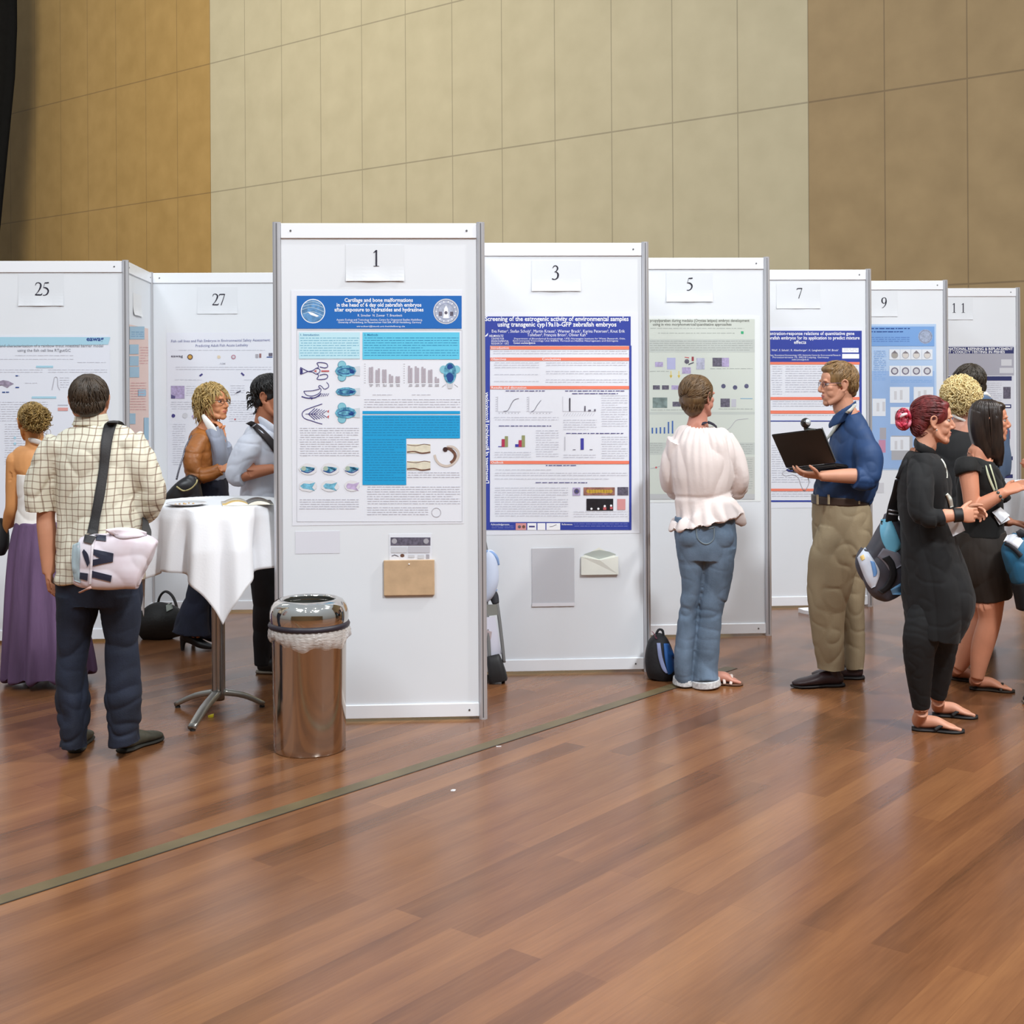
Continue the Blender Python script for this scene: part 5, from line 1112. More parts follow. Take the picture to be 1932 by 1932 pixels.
# messenger bag
def satchel():
    b = empty('messenger_bag', (at(212, 1060, d0-.25).x, d0-.25, 0), 0, 'pink and white messenger bag with dark printed letters on the checked-shirt man', 'bag')
    PK = mat(226, 208, 216, .4, key='pink_white_tarpaulin', var=.12, vscale=6, col2=(232, 226, 234)); GB_ = mat(156, 172, 178, .5, key='grey_blue_tarpaulin'); DK = mat(40, 44, 62, .5, key='dark_print')
    D = d0-.25; K = lambda x, y, dd=0: at(x, y, D+dd)
    bm = bmesh.new()
    for q, r_ in (((150, 1062), .0),): pass
    loft(bm, [K(146, 1058), K(165, 1060), K(200, 1059), K(240, 1057), K(270, 1060), K(282, 1064)], [(.105, .045), (.118, .055), (.124, .062), (.128, .062), (.124, .055), (.105, .040)], side=(0, 0, 1), n=26, sub=4, power=.62)
    o, bv = blob('bag_body', bm, PK, b, b.location, .006, 3, folds([(6, .006, 31, (1, 1, 1)), (13, .003, 32, (1, 1, 1))]))
    bm = bmesh.new(); decal(bm, [((137, 1028), (150, 1022)), ((135, 1050), (151, 1045)), ((136, 1075), (150, 1075)), ((140, 1096), (152, 1100))], [bv], .004); from_bm('side_panel', bm, GB_, b, True, b.location)
    bm = bmesh.new()
    for q in (([(150, 1024), (172, 1006)], None),): pass
    decal(bm, [((181, 1008), (181, 1019)), ((200, 1010), (200, 1021))], [bv], .005, 4, 2)
    decal(bm, [((176, 1036), (176, 1046)), ((196, 1040), (186, 1052)), ((214, 1044), (213, 1060))], [bv], .005, 4, 2)
    decal(bm, [((174, 1056), (175, 1068)), ((192, 1053), (192, 1064)), ((213, 1048), (212, 1060))], [bv], .006, 4, 2)
    decal(bm, [((155, 1041), (158, 1036)), ((158, 1052), (166, 1046)), ((165, 1070), (169, 1062))], [bv], .005, 4, 2)
    decal(bm, [((174, 1077), (172, 1089)), ((211, 1086), (209, 1098))], [bv], .005, 4, 2); decal(bm, [((151, 1080), (150, 1092)), ((166, 1082), (165, 1096))], [bv], .005, 4, 2)
    from_bm('printed_letters', bm, DK, b, False, b.location)
    bm = bmesh.new(); decal(bm, [((174, 1008), (179, 1008)), ((172, 1040), (176, 1040)), ((170, 1075), (174, 1075)), ((168, 1102), (172, 1102))], [bv], .008, 4, 2); from_bm('closing_strap', bm, mat(232, 226, 232, .5, key='pale_webbing'), b, False, b.location)
    bm = bmesh.new(); decal(bm, [((198, 999), (202, 1004)), ((225, 995), (226, 1016)), ((255, 997), (256, 1014)), ((277, 1004), (277, 1010))], [bv], .006, 4, 3); from_bm('top_flap', bm, mat(236, 224, 232, .4, key='flap_tarpaulin'), b, True, b.location)
    SB = mat(52, 51, 52, .7, key='black_webbing', bump=.2, bscale=200)
    bm = bmesh.new(); decal(bm, [((201, 797), (222, 797)), ((196, 803), (219, 804)), ((191, 830), (212, 832)), ((187, 880), (205, 882)), ((179, 930), (198, 932)), ((171, 975), (189, 977)), ((164, 1006), (184, 1010))], [bvS, bv], .010, 5, 4)
    decal(bm, [((160, 1008), (182, 1012)), ((157, 1022), (174, 1026))], [bv], .012, 3, 3)
    loft(bm, [J(212, 800, -.06), J(214, 795, -.02), J(222, 798, .06), J(232, 815, .12)], [(.026, .004)]*4, side=(1, 0, 0), n=8)
    loft(bm, [K(276, 1010, .04), J(276, 990, .0), J(268, 955, .12), J(262, 930, .17)], [(.022, .004)]*4, side=(0, 1, 0), n=8)
    from_bm('shoulder_strap', bm, SB, b, True, b.location)
    bm = bmesh.new(); loft(bm, [K(150, 1118, -.02), K(163, 1112, -.07), K(172, 1108, -.075)], [(.006, .003)]*3, n=8); from_bm('strap_end', bm, mat(206, 170, 160, .6, key='webbing_end'), b, True, b.location)
satchel()

# ===== woman with the hair bun, purple skirt
d0 = 7.5; root = person(at(70, 900, d0).x, d0, 'woman with a blonde bun, bare shoulders, white top and long purple skirt')
SK = skin(214, 152, 96)
H = Head(J(60, 797), (-.55, .83, -.12), .94)
bm = bmesh.new(); H.prims(bm, True)
loft(bm, [J(64, 806), J(66, 832), J(70, 852)], [(.052, .054), (.052, .05), (.08, .055)], n=18)
loft(bm, [J(70, 846), J(68, 862), J(72, 890), J(76, 940), J(74, 990), J(74, 1060)], [(.09, .05), (.145, .07), (.135, .085), (.115, .085), (.12, .095), (.13, .10)], n=24)
arm_(bm, J(29, 868), J(23, 955, .02), J(12, 1008, .12), .98); arm_(bm, J(112, 868), J(122, 950, .05), J(112, 990, .22), .9)
hand_(bm, J(11, 1010, .12), (-.35, .3, -.9), (-.6, -.8, 0), (0, 1, 0), .9, (.7, .8, .9, .9)); hand_(bm, J(112, 990, .22), (-.3, .9, 0), (0, 0, 1), (-1, 0, 0), .85)
for q in (-.08, .08): 
    loft(bm, [J(80, 1060)+Vector((q, 0, 0)), J(88, 1180)+Vector((q, 0, 0)), at(92, 1266, d0)+Vector((q, 0, 0))], [.075, .05, .034], n=14)
    hh = Vector((at(92, 1266, d0).x+q, d0-.02, 0)); foot_(bm, at(92, 1262, d0)+Vector((q, 0, 0)), hh, hh+Vector((-.02, .23, 0)), .85)
blob('body', bm, [SK], root, root.location, .0055, 3, post=H.sculpt); H.eyes(root)
HM = hairmat(146, 118, 66, .45)
bm = bmesh.new(); H.e(bm, (0, -.016, .036), (.080, .092, .086)); H.e(bm, (0, -.050, -.004), (.070, .052, .056)); H.l(bm, [(0, -.095, .012), (.0, -.115, .008), (0, -.135, .004)], [(.045, .045), (.064, .062), (.030, .03)], n=20)
okh = lambda x, y, z: not (y > .06 and z < .075) and z > -.07
def bunlock(b):
    locks(b, H, 220, (0, -.016, .034), (.081, .093, .088), .2, 1.5, crown=(0, .6, .8), th=.004, seed=9, ok=okh)
    tufts(b, H, 600, (0, -.112, .010), (.064, .040, .062), lambda x, y, z: y < -.09, L=.038, th=.0026, seed=4, curl=1.2, down=0)
    tufts(b, H, 26, (0, -.06, .0), (.09, .09, .09), lambda x, y, z: y < -.02, L=.035, th=.0016, seed=6, curl=.2)
blob('hair', bm, HM, root, root.location, .006, 3, lambda c: wob(c, 34, 8)*.003, extra=bunlock)
bm = bmesh.new()
loft(bm, [J(76, 893), J(76, 920), J(74, 955), J(72, 990)], [(.135, .095), (.130, .10), (.122, .10), (.130, .11)], n=26, sub=5)
WT = mat(232, 228, 222, .8, key='white_jersey')
top, bvT = blob('halter_top', bm, WT, root, root.location, .0055, 3, folds([(8, .004, 41, (1, 1, 2))]))
bm = bmesh.new(); loft(bm, [J(52, 833, .02), J(58, 831, -.055), J(72, 834, -.062), J(84, 842, -.03), J(90, 858, .04)], [(.006, .016)]*5, side=(0, 1, .2), n=10, sub=5); from_bm('halter_strap', bm, WT, top, True, root.location)
bm = bmesh.new(); loft(bm, [J(74, 984), J(74, 1010), J(75, 1050), J(80, 1110), J(86, 1180), J(91, 1240), J(93, 1273)], [(.132, .115), (.155, .13), (.178, .15), (.205, .17), (.228, .19), (.248, .21), (.256, .22)], n=36, sub=5)
cxs = at(85, 1200, d0)
def skf(c):
    a = np.arctan2(c[:, 1]-cxs.y, c[:, 0]-cxs.x); t = np.clip((1.03-c[:, 2])/1.0, 0, 1)
    return (np.sin(a*11+wob(c, 2, 3)*.8)*.016+np.sin(a*19+1)*.006)*t
blob('skirt', bm, mat(96, 72, 104, .8, key='purple_crinkle_cotton', var=.18, vscale=6, bump=.35, bscale=30, stretch=(2, 2, .25)), root, root.location, .007, 2, skf)
b = empty('handbag', (at(0, 1000, 7.5).x, 7.55, 0), 0, 'small black bag hanging from the hand of the woman in the purple skirt', 'bag')
bm = bmesh.new(); loft(bm, [J(2, 1048, .1), J(1, 1030, .1), J(0, 1000, .1), J(-3, 978, .1)], [(.02, .03), (.045, .06), (.045, .06), (.02, .03)], n=18); bb_, _ = blob('bag_body', bm, mat(18, 17, 18, .7, key='black_canvas'), b, b.location, .006, 3)
bm = bmesh.new(); loft(bm, [J(-2, 985, .1), J(4, 1000, .13), J(9, 1032, .13), J(-2, 1044, .1)], [.008]*4, n=8); from_bm('bag_handle', bm, mat(18, 17, 18, .7, key='black_canvas'), b, True, b.location)

# ===== woman in the tan leather jacket
d0 = 8.45; root = person(at(390, 900, d0).x, d0, 'woman with short tousled blonde hair in a tan leather jacket')
SK = skin(206, 140, 100)
H = Head(J(404, 760), (.90, -.42, .03), 1.0)
bm = bmesh.new(); H.prims(bm, True)
loft(bm, [J(400, 768), J(394, 792), J(390, 815)], [.052, .052, .07], side=(0, 1, 0), n=18)
loft(bm, [J(392, 812), J(388, 840), J(388, 890), J(390, 940), J(392, 1000)], [(.10, .05), (.165, .08), (.165, .10), (.15, .10), (.165, .11)], side=(0, 1, 0), n=22)
arm_(bm, J(374, 842, -.15), J(367, 897, -.22), J(420, 884, -.22), .95); arm_(bm, J(395, 832, .17), J(424, 868, .06), J(425, 824, -.02), .92)
hand_(bm, J(420, 884, -.22), (1, 0, .0), (0, -.9, .5), (0, 0, 1), .85, (.5, .6, .7, .8)); hand_(bm, J(425, 824, -.02), (-.25, -.1, 1), (.9, -.3, .2), (0, -1, 0), .9, (.5, .6, .7, .8))
loft(bm, [J(388, 1000, -.08), J(382, 1110, -.1), at(364, 1206, d0-.1)], [.085, .055, .04], n=14); loft(bm, [J(400, 1000, .08), J(398, 1110, .08), at(384, 1204, d0+.08)], [.085, .055, .04], n=14)
body, _ = blob('body', bm, [SK, mat(186, 104, 84, .5, key='lips_red')], root, root.location, .005, 4, post=H.sculpt); H.eyes(root); lipmat(body, H, root)
HB = [hairmat(176, 148, 92, .35), hairmat(206, 186, 128, .25), hairmat(132, 106, 66, .3)]
bm = bmesh.new(); H.e(bm, (0, -.022, .040), (.086, .098, .088)); H.e(bm, (0, -.055, -.02), (.074, .056, .058)); 
okb = lambda x, y, z: not (y > .020 and z < .060) and z > -.085 and not (abs(x) > .05 and y > .03 and z < .03)
blob('hair', bm, HB, root, root.location, .007, 3, lambda c: wob(c, 30, 8)*.004, extra=lambda b: (tufts(b, H, 1100, (0, -.024, .034), (.084, .096, .088), okb, L=.042, th=.0036, seed=12, curl=.5, down=-.45, mi=2), tufts(b, H, 260, (0, -.06, -.03), (.07, .055, .055), okb, L=.045, th=.0036, seed=13, curl=.5, down=-.5, mi=2)))
def glasses(H, root, m, w=.0016, rimless=False):
    bm = bmesh.new()
    for q in (-1, 1):
        pts = [H.w(q*.031+.021*math.cos(t), .094-.006*abs(math.cos(t)), .006+.014*math.sin(t)) for t in [i*math.pi/8 for i in range(17)]]
        loft(bm, pts, [w*H.k]*17, n=6, sub=1); loft(bm, [H.w(q*.052, .088, .012), H.w(q*.068, .06, .014), H.w(q*.078, .01, .012), H.w(q*.080, -.012, .002)], [w*H.k*1.1]*4, n=6, sub=3)
    loft(bm, [H.w(-.010, .094, .008), H.w(0, .101, .010), H.w(.010, .094, .008)], [w*H.k]*3, n=6, sub=3)
    from_bm('glasses', bm, m, root, True, root.location)
glasses(H, root, mat(96, 62, 50, .35, key='brown_spectacle_frame'), .002)
LEA = mat(160, 98, 44, .45, key='tan_leather', var=.22, vscale=9, bump=.2, bscale=50)
bm = bmesh.new(); loft(bm, [J(388, 808), J(384, 824), J(384, 855), J(384, 895), J(384, 918)], [(.09, .055), (.18, .085), (.19, .105), (.175, .108), (.172, .108)], side=(0, 1, 0), n=28)
loft(bm, [J(380, 826, -.11), J(364, 860, -.20), J(367, 894, -.22), J(386, 897, -.23), J(417, 885, -.22)], [.056, .060, .056, .052, .042], n=20); loft(bm, [J(390, 832, .17), J(410, 860, .1), J(424, 868, .05)], [.066, .06, .055], n=18)
jk, bvJ = blob('leather_jacket', bm, LEA, root, root.location, .0055, 5, folds([(8, .005, 51, (1, 1, 1.6)), (17, .0035, 52, (.8, .8, 1.6))]))
bm = bmesh.new(); loft(bm, [J(383, 783, -.06), J(388, 792, -.09), J(399, 808, -.10), J(406, 819, -.09)], [(.012, .010), (.020, .010), (.028, .010), (.02, .008)], side=(1, -.2, .3), n=12, sub=4); blob('shirt_collar', bm, mat(238, 236, 230, .7, key='white_collar'), root, root.location, .005, 1)
bm = bmesh.new(); loft(bm, [J(405, 815, .0), J(412, 835, -.02), J(416, 860, -.02), J(414, 900, 0)], [(.11, .06), (.13, .055), (.12, .055), (.12, .05)], side=(0, 1, 0), n=18); blob('grey_top', bm, mat(146, 152, 168, .8, key='grey_jersey', var=.1), root, root.location, .006, 3, folds([(12, .005, 53, (1, 1, 1))]))
bm = bmesh.new(); arm_(bm, J(395, 832, .17), J(424, 868, .06), J(425, 824, -.02), .95, .012, 1.75, 1.0); blob('grey_sleeve', bm, mat(146, 152, 168, .8, key='grey_jersey', var=.1), root, root.location, .006, 3, folds([(16, .005, 54, (1, 1, 1))]))
bm = bmesh.new(); loft(bm, [J(394, 905), J(396, 930), J(397, 970), J(396, 1010)], [(.17, .112), (.18, .118), (.185, .12), (.19, .125)], side=(0, 1, 0), n=24)
loft(bm, [J(388, 1000, -.08), J(384, 1080, -.1), J(376, 1120, -.1), J(364, 1168, -.1), J(360, 1196, -.1)], [(.10, .11), (.085, .09), (.075, .08), (.09, .105), (.10, .125)], side=(0, 1, 0), n=20); loft(bm, [J(402, 1000, .08), J(399, 1080, .08), J(394, 1130, .08), J(386, 1175, .08), J(382, 1200, .08)], [(.10, .11), (.085, .09), (.07, .075), (.08, .09), (.085, .10)], side=(0, 1, 0), n=20)
blob('flared_jeans', bm, denim(24, 28, 46, .3), root, root.location, .007, 3, folds([(9, .006, 55, (1, 1, .8))]))
BT = mat(16, 15, 18, .4, key='black_leather_boot')
for x, dd in ((352, -.1), (372, .1)):
    bm = bmesh.new(); k = at(x, 1200, d0+dd); k.z = 0; loft(bm, [k+Vector((-.01, 0, .16)), k+Vector((0, 0, .10)), k+Vector((.04, 0, .075)), k+Vector((.10, -.01, .045)), k+Vector((.17, -.02, .028))], [(.04, .04), (.038, .038), (.036, .034), (.036, .028), (.018, .014)], side=(0, 1, 0), n=16); loft(bm, [k+Vector((-.02, 0, .085)), k+Vector((-.025, 0, .04)), k+Vector((-.025, 0, .004))], [.024, .016, .012], n=12); blob('boot', bm, BT, root, root.location, .005, 2)
def handbag2():
    b = empty('handbag', (at(372, 915, d0-.3).x, d0-.3, 0), 0, 'large black leather handbag on the shoulder of the woman in the tan jacket', 'bag')
    bm = bmesh.new(); loft(bm, [J(345, 957, -.3), J(350, 940, -.3), J(358, 915, -.3), J(366, 896, -.3)], [(.13, .05), (.12, .055), (.075, .045), (.03, .02)], side=(1, 0, -.2), n=22, power=.8)
    o, bv = blob('bag_body', bm, mat(30, 28, 30, .35, key='shiny_black_leather'), b, b.location, .007, 3, folds([(10, .009, 56, (1, 1, 1))]))
    bm = bmesh.new(); loft(bm, [J(333, 905, -.3), J(338, 885, -.28), J(346, 860, -.24), J(351, 842, -.2), J(362, 822, -.13)], [.006]*5, n=8, sub=5); from_bm('chain_strap', bm, mat(110, 110, 120, .35, .6, key='chain_steel', var=.5, vscale=120), b, True, b.location)
    bm = bmesh.new(); loft(bm, [J(333, 918, -.37), J(346, 926, -.375), J(360, 922, -.375), J(370, 912, -.37), J(372, 905, -.36)], [.005]*5, n=8, sub=5); from_bm('pale_trim', bm, mat(196, 184, 130, .5, key='pale_trim'), b, True, b.location)
handbag2()

# ===== man in the white shirt, half behind the nearest board
d0 = 7.67; root = person(at(500, 900, d0).x, d0, 'black-haired man in a white shirt, half hidden behind the nearest board')
SK = skin(190, 124, 92)
H = Head(J(512, 750), (.96, -.28, -.06), 1.08)
bm = bmesh.new(); H.prims(bm)
loft(bm, [J(504, 768), J(500, 795), J(498, 820)], [.06, .062, .08], side=(0, 1, 0), n=18)
loft(bm, [J(498, 812), J(494, 850), J(496, 930), J(497, 1010)], [(.11, .06), (.18, .10), (.165, .11), (.16, .11)], side=(0, 1, 0), n=22)
arm_(bm, J(482, 843, -.17), J(448, 896, -.22), J(516, 884, -.2), 1.05); arm_(bm, J(505, 828, .19), J(490, 910, .22), J(540, 900, .1), 1.0)
hand_(bm, J(516, 884, -.2), (1, 0, .1), (0, -.3, 1), (0, 1, 0), .95); hand_(bm, J(540, 900, .1), (1, 0, 0), (0, 0, 1), (0, -1, 0), .95)
body, _ = blob('body', bm, [SK, mat(150, 84, 76, .5, key='lips2')], root, root.location, .005, 4, post=H.sculpt); H.eyes(root); lipmat(body, H, root)
bm = bmesh.new(); H.e(bm, (0, -.016, .042), (.085, .100, .088)); H.e(bm, (0, -.060, -.012), (.072, .050, .058)); okh = lambda x, y, z: not (y > .065 and z < .07) and z > -.07 and not (abs(x) > .06 and z < .01 and y > -.035)
blob('hair', bm, hairmat(24, 20, 19, .4, .35), root, root.location, .006, 3, lambda c: wob(c, 30, 3)*.002, extra=lambda b: (locks(b, H, 380, (0, -.016, .040), (.086, .100, .088), .05, 1.5, th=.004, seed=15, ok=okh), tufts(b, H, 120, (0, -.05, .0), (.076, .074, .08), lambda x, y, z: y < -.04 and okh(x, y, z), L=.03, th=.003, seed=16, curl=.1, down=-.4)))
WS = mat(214, 219, 232, .75, key='white_cotton_shirt')
bm = bmesh.new(); loft(bm, [J(500, 800), J(496, 815), J(494, 850), J(496, 920), J(496, 1000)], [(.09, .065), (.18, .10), (.20, .125), (.185, .135), (.185, .135)], side=(0, 1, 0), n=28)
loft(bm, [J(488, 820, -.12), J(465, 850, -.20), J(449, 882, -.22), J(447, 898, -.22), J(460, 900, -.23)], [.066, .078, .066, .060, .052], n=20); loft(bm, [J(505, 826, .18), J(495, 870, .21), J(490, 905, .22)], [.075, .07, .06], n=18)
shirt, bvW = blob('shirt', bm, WS, root, root.location, .0055, 6, folds([(8, .006, 61, (1, 1, 1)), (16, .005, 62, (1, 1, 1.2))]))
bm = bmesh.new(); loft(bm, [J(489, 788, -.05), J(496, 796, -.08), J(508, 806, -.09), J(520, 812, -.08)], [(.012, .01), (.024, .012), (.028, .012), (.02, .01)], side=(.4, 0, 1), n=12, sub=4); blob('collar', bm, WS, shirt, root.location, .005, 1)
bm = bmesh.new(); loft(bm, [J(497, 990), J(498, 1040)], [(.18, .135), (.175, .13)], side=(0, 1, 0), n=22)
loft(bm, [J(500, 1020, -.09), J(500, 1080, -.1), J(499, 1140, -.1), J(496, 1200, -.1), J(494, 1256, -.1)], [(.095, .11), (.085, .09), (.068, .07), (.05, .055), (.042, .045)], side=(0, 1, 0), n=20); loft(bm, [J(504, 1020, .09), J(508, 1100, .1), J(512, 1180, .1), J(514, 1250, .1)], [(.095, .11), (.08, .085), (.058, .06), (.045, .05)], side=(0, 1, 0), n=20)
blob('trousers', bm, mat(22, 21, 26, .75, key='black_trouser_cloth'), root, root.location, .007, 3, folds([(9, .005, 63, (1, 1, 1))]))
SB2 = mat(30, 26, 26, .45, key='black_leather_shoe'); SS2 = mat(150, 140, 124, .6, key='pale_sole')
k = ground(487, 1270); shoe(root, 'shoe', k, k+Vector((.26, -.04, 0)), SB2, SS2, .042, .07); k = Vector((at(512, 1200, d0).x, d0+.12, 0)); shoe(root, 'shoe', k, k+Vector((.26, 0, 0)), SB2, SS2, .042, .07)
b = empty('rucksack_strap', (at(490, 830, d0-.2).x, d0-.2, 0), 0, 'dark bag strap running across the back of the man in the white shirt', 'strap')
bm = bmesh.new(); decal(bm, [((463, 799), (474, 794)), ((478, 808), (486, 800)), ((500, 832), (508, 820)), ((520, 858), (528, 844))], [bvW], .010, 5, 3, dfall=d0-.17); from_bm('webbing', bm, mat(50, 44, 46, .7, key='dark_webbing'), b, True, b.location)
# ===== woman in the white blouse
d0 = 7.34; root = person(at(1325, 900, d0).x, d0, 'woman in a loose white blouse and faded jeans, seen from behind')
SK = skin(204, 142, 122)
H = Head(J(1318, 750), (.74, .66, -.02), 1.0)
bm = bmesh.new(); H.prims(bm, True)
loft(bm, [J(1318, 762), J(1317, 788), J(1316, 806), J(1318, 822)], [.052, .052, .064, .08], n=20)
loft(bm, [J(1317, 812), J(1320, 838), J(1323, 880), J(1322, 935), J(1330, 1000), J(1331, 1050)], [(.11, .06), (.165, .085), (.155, .095), (.125, .09), (.155, .105), (.16, .11)], side=(1, .25, 0), n=22)
shL, elL, wrL = J(1281, 850, -.02), J(1270, 908, .06), J(1300, 915, .26); shR, elR, wrR = J(1362, 850, .03), J(1392, 908, .06), J(1378, 905, .28)
arm_(bm, shL, elL, wrL, .92); arm_(bm, shR, elR, wrR, .92)
hand_(bm, wrL, (.8, .3, .1), (0, 1, .3), (0, 0, 1), .88); hand_(bm, wrR, (-.8, .3, 0), (0, 1, .3), (0, 0, 1), .88)
aL, aR = at(1290, 1276, d0+.02), at(1336, 1278, d0-.02)
loft(bm, [J(1303, 1040), J(1300, 1150), aL], [.075, .052, .036], n=16); loft(bm, [J(1355, 1040), J(1340, 1150), aR], [.08, .054, .036], n=16)
hR = ground(1340, 1291); foot_(bm, aR, hR, hR+Vector((.150, -.02, 0))*1.15, .92); hL = Vector((at(1290, 1280, d0).x, d0+.02, 0)); foot_(bm, aL, hL, hL+Vector((.06, .20, 0)), .92)
blob('body', bm, [SK], root, root.location, .0045, 4, post=H.sculpt); H.eyes(root)
HM = [hairmat(100, 76, 48, .35), hairmat(134, 108, 66, .3), hairmat(66, 44, 32, .3)]
bm = bmesh.new(); H.e(bm, (0, -.022, .040), (.090, .100, .090)); H.e(bm, (0, -.055, -.010), (.082, .058, .066)); H.e(bm, (0, -.050, -.055), (.062, .048, .048)); H.e(bm, (0, -.046, -.09), (.030, .03, .022))
okh = lambda x, y, z: not (y > .045 and z < .07) and z > -.105
blob('hair', bm, HM[2], root, root.location, .006, 3, lambda c: wob(c, 26, 8)*.003,
     extra=lambda b: (locks(b, H, 230, (0, -.022, .038), (.090, .100, .090), .15, 1.3, crown=(0, -.75, -.35), th=.0052, seed=21, ok=okh, wave=.04, mi=0), locks(b, H, 120, (0, -.022, .038), (.091, .101, .091), .3, 1.4, crown=(0, -.7, -.4), th=.0045, seed=22, ok=okh, wave=.05, mi=1), locks(b, H, 160, (0, -.052, -.030), (.068, .052, .075), .3, 1.6, crown=(0, 0, 1), th=.005, seed=23, ok=okh, wave=.05, mi=2)))
hr = [o for o in root.children if o.name.startswith('hair')][0]
if len(hr.data.materials) < 3: hr.data.materials.clear(); [hr.data.materials.append(m) for m in (HM[0], HM[1], HM[2])]
BL = mat(228, 216, 212, .8, key='white_muslin', bump=.12, bscale=60)
bm = bmesh.new()
loft(bm, [J(1318, 805), J(1318, 813), J(1321, 832), J(1325, 866), J(1324, 905), J(1320, 936), J(1321, 946), J(1328, 960), J(1334, 984)], [(.088, .068), (.135, .085), (.185, .115), (.200, .135), (.185, .13), (.150, .112), (.154, .114), (.188, .140), (.224, .168)], side=(1, .2, 0), n=34, sub=5)
loft(bm, [J(1280, 832, -.03), J(1267, 870, .0), J(1266, 905, .04), J(1275, 925, .12), J(1300, 925, .22)], [.066, .062, .060, .058, .045], n=20)
loft(bm, [J(1362, 832, .03), J(1383, 866, .04), J(1393, 902, .05), J(1388, 922, .12), J(1380, 915, .24)], [.072, .072, .068, .062, .050], n=20)
loft(bm, [J(1396, 915, .04), J(1405, 900, .06), J(1408, 890, .09)], [(.03, .018), (.026, .016), (.012, .01)], n=12)
loft(bm, [J(1372, 948, .0), J(1390, 970, .0), J(1404, 992, .02)], [(.05, .05), (.05, .035), (.025, .012)], n=14)
cB = J(1322, 900)
def blf(c):
    a = np.arctan2(c[:, 1]-cB.y, c[:, 0]-cB.x); z = c[:, 2]; zt, zw = J(1318, 808).z, J(1320, 936).z
    up = np.clip((z-zw)/(zt-zw), 0, 1); return np.sin(a*22+wob(c, 2, 4)*1.5)*.004*up+crease(c, 7, .010, 71, (1.5, 1.5, .7))+np.sin(a*13+2)*.009*np.clip((zw-z)/.15, 0, 1)-.006*np.exp(-((z-zw)/.012)**2)
bl, bvB = blob('blouse', bm, BL, root, root.location, .0055, 5, blf)
bm = bmesh.new(); loft(bm, [J(1270, 984, -.05), J(1282, 974, -.13), J(1300, 968, -.15), J(1325, 974, -.155), J(1350, 982, -.14), J(1372, 980, -.12), J(1395, 990, -.03), J(1404, 996, .02)], [.005]*8, n=8, sub=6); bm.free()
bm = bmesh.new(); loft(bm, [J(1322, 800, -.05), J(1336, 797, -.06), J(1346, 801, -.03), J(1352, 806, .04)], [(.003, .009)]*4, n=8, sub=5); from_bm('neck_cord', bm, mat(44, 42, 58, .7, key='dark_cord'), root, True, root.location)
def fadedjeans():
    m = denim(98, 116, 136, .3)
    bm = bmesh.new()
    loft(bm, [J(1331, 975), J(1331, 1000), J(1332, 1035), J(1332, 1055)], [(.172, .128), (.178, .138), (.172, .138), (.165, .125)], side=(1, .2, 0), n=28)
    loft(bm, [J(1304, 1030), J(1304, 1060), J(1305, 1100), J(1299, 1140), J(1296, 1165), J(1292, 1215), J(1289, 1255), J(1290, 1284, .02)], [(.088, .12), (.076, .105), (.060, .085), (.052, .07), (.055, .072), (.058, .078), (.054, .085), (.056, .095)], n=22, sub=4)
    loft(bm, [J(1356, 1030), J(1354, 1060), J(1350, 1100), J(1343, 1140), J(1339, 1165), J(1334, 1215), J(1329, 1255), J(1330, 1286, -.02)], [(.098, .12), (.094, .115), (.086, .098), (.072, .082), (.068, .08), (.074, .088), (.076, .10), (.080, .11)], n=22, sub=4)
    for x in (1306, 1357): ell(bm, J(x, 1012, -.065), (.085, .075, .085))
    def f(c): z = c[:, 2]; k = np.exp(-((z-J(1300, 1150).z)/.07)**2); return crease(c, 6, .006, 81, (1.2, 1.2, .8))+crease(c, 15, .007, 82, (.6, .6, 1.2))*(k+.25)
    o, bv = blob('jeans', bm, m, root, root.location, .0055, 2, f)
    bm = bmesh.new(); st = mat(116, 130, 140, .8, key='denim_stitching')
    for q in ([((1312, 990), (1313, 993)), ((1330, 996), (1330, 999)), ((1348, 993), (1349, 996))], [((1312, 992), (1315, 992)), ((1315, 1016), (1318, 1016)), ((1331, 1028), (1332, 1025)), ((1347, 1018), (1345, 1017)), ((1349, 994), (1346, 994))], [((1280, 990), (1281, 993)), ((1296, 996), (1297, 993))]):
        decal(bm, q, [bv], .003, 5, 2)
    from_bm('back_pocket', bm, st, o, True, root.location)
    bm = bmesh.new()
    loft(bm, [J(1290, 1278, .02), J(1290, 1289, .02)], [(.058, .097), (.062, .10)], n=24); loft(bm, [J(1330, 1280, -.02), J(1331, 1292, -.02)], [(.082, .112), (.086, .114)], n=24)
    from_bm('frayed_hem', bm, mat(200, 200, 200, .9, key='frayed_denim', var=.3, vscale=60), o, True, root.location)
fadedjeans()
sd = mat(226, 206, 196, .6, key='pale_sandal'); ds = mat(110, 78, 60, .7, key='cork_sole')
def sandal(root, h, t, w, strapm, solem, straps, name='sandal', th=.006):
    h, t = Vector((h.x, h.y, 0)), Vector((t.x, t.y, 0)); f = (t-h); L = f.length; f.normalize(); s = Vector((f.y, -f.x, 0)); P = lambda x, o, z: h+f*x*L+s*o+Vector((0, 0, z))
    bm = bmesh.new(); loft(bm, [P(-.04, 0, .007), P(.12, 0, .007), P(.42, 0, .007), P(.70, 0, .007), P(.92, 0, .007), P(1.04, 0, .007)], [(w*.5, th), (w*.84, th), (w*.8, th), (w*1.1, th), (w*.98, th), (w*.4, th)], side=s, n=20, sub=4, power=.8)
    o = from_bm(name, bm, solem, root, True, root.location)
    for st in straps:
        bm = bmesh.new(); loft(bm, [P(*p) for p in st], [(.0085, .0035)]*len(st), side=f, n=8, sub=5); from_bm('strap', bm, strapm, o, True, root.location)
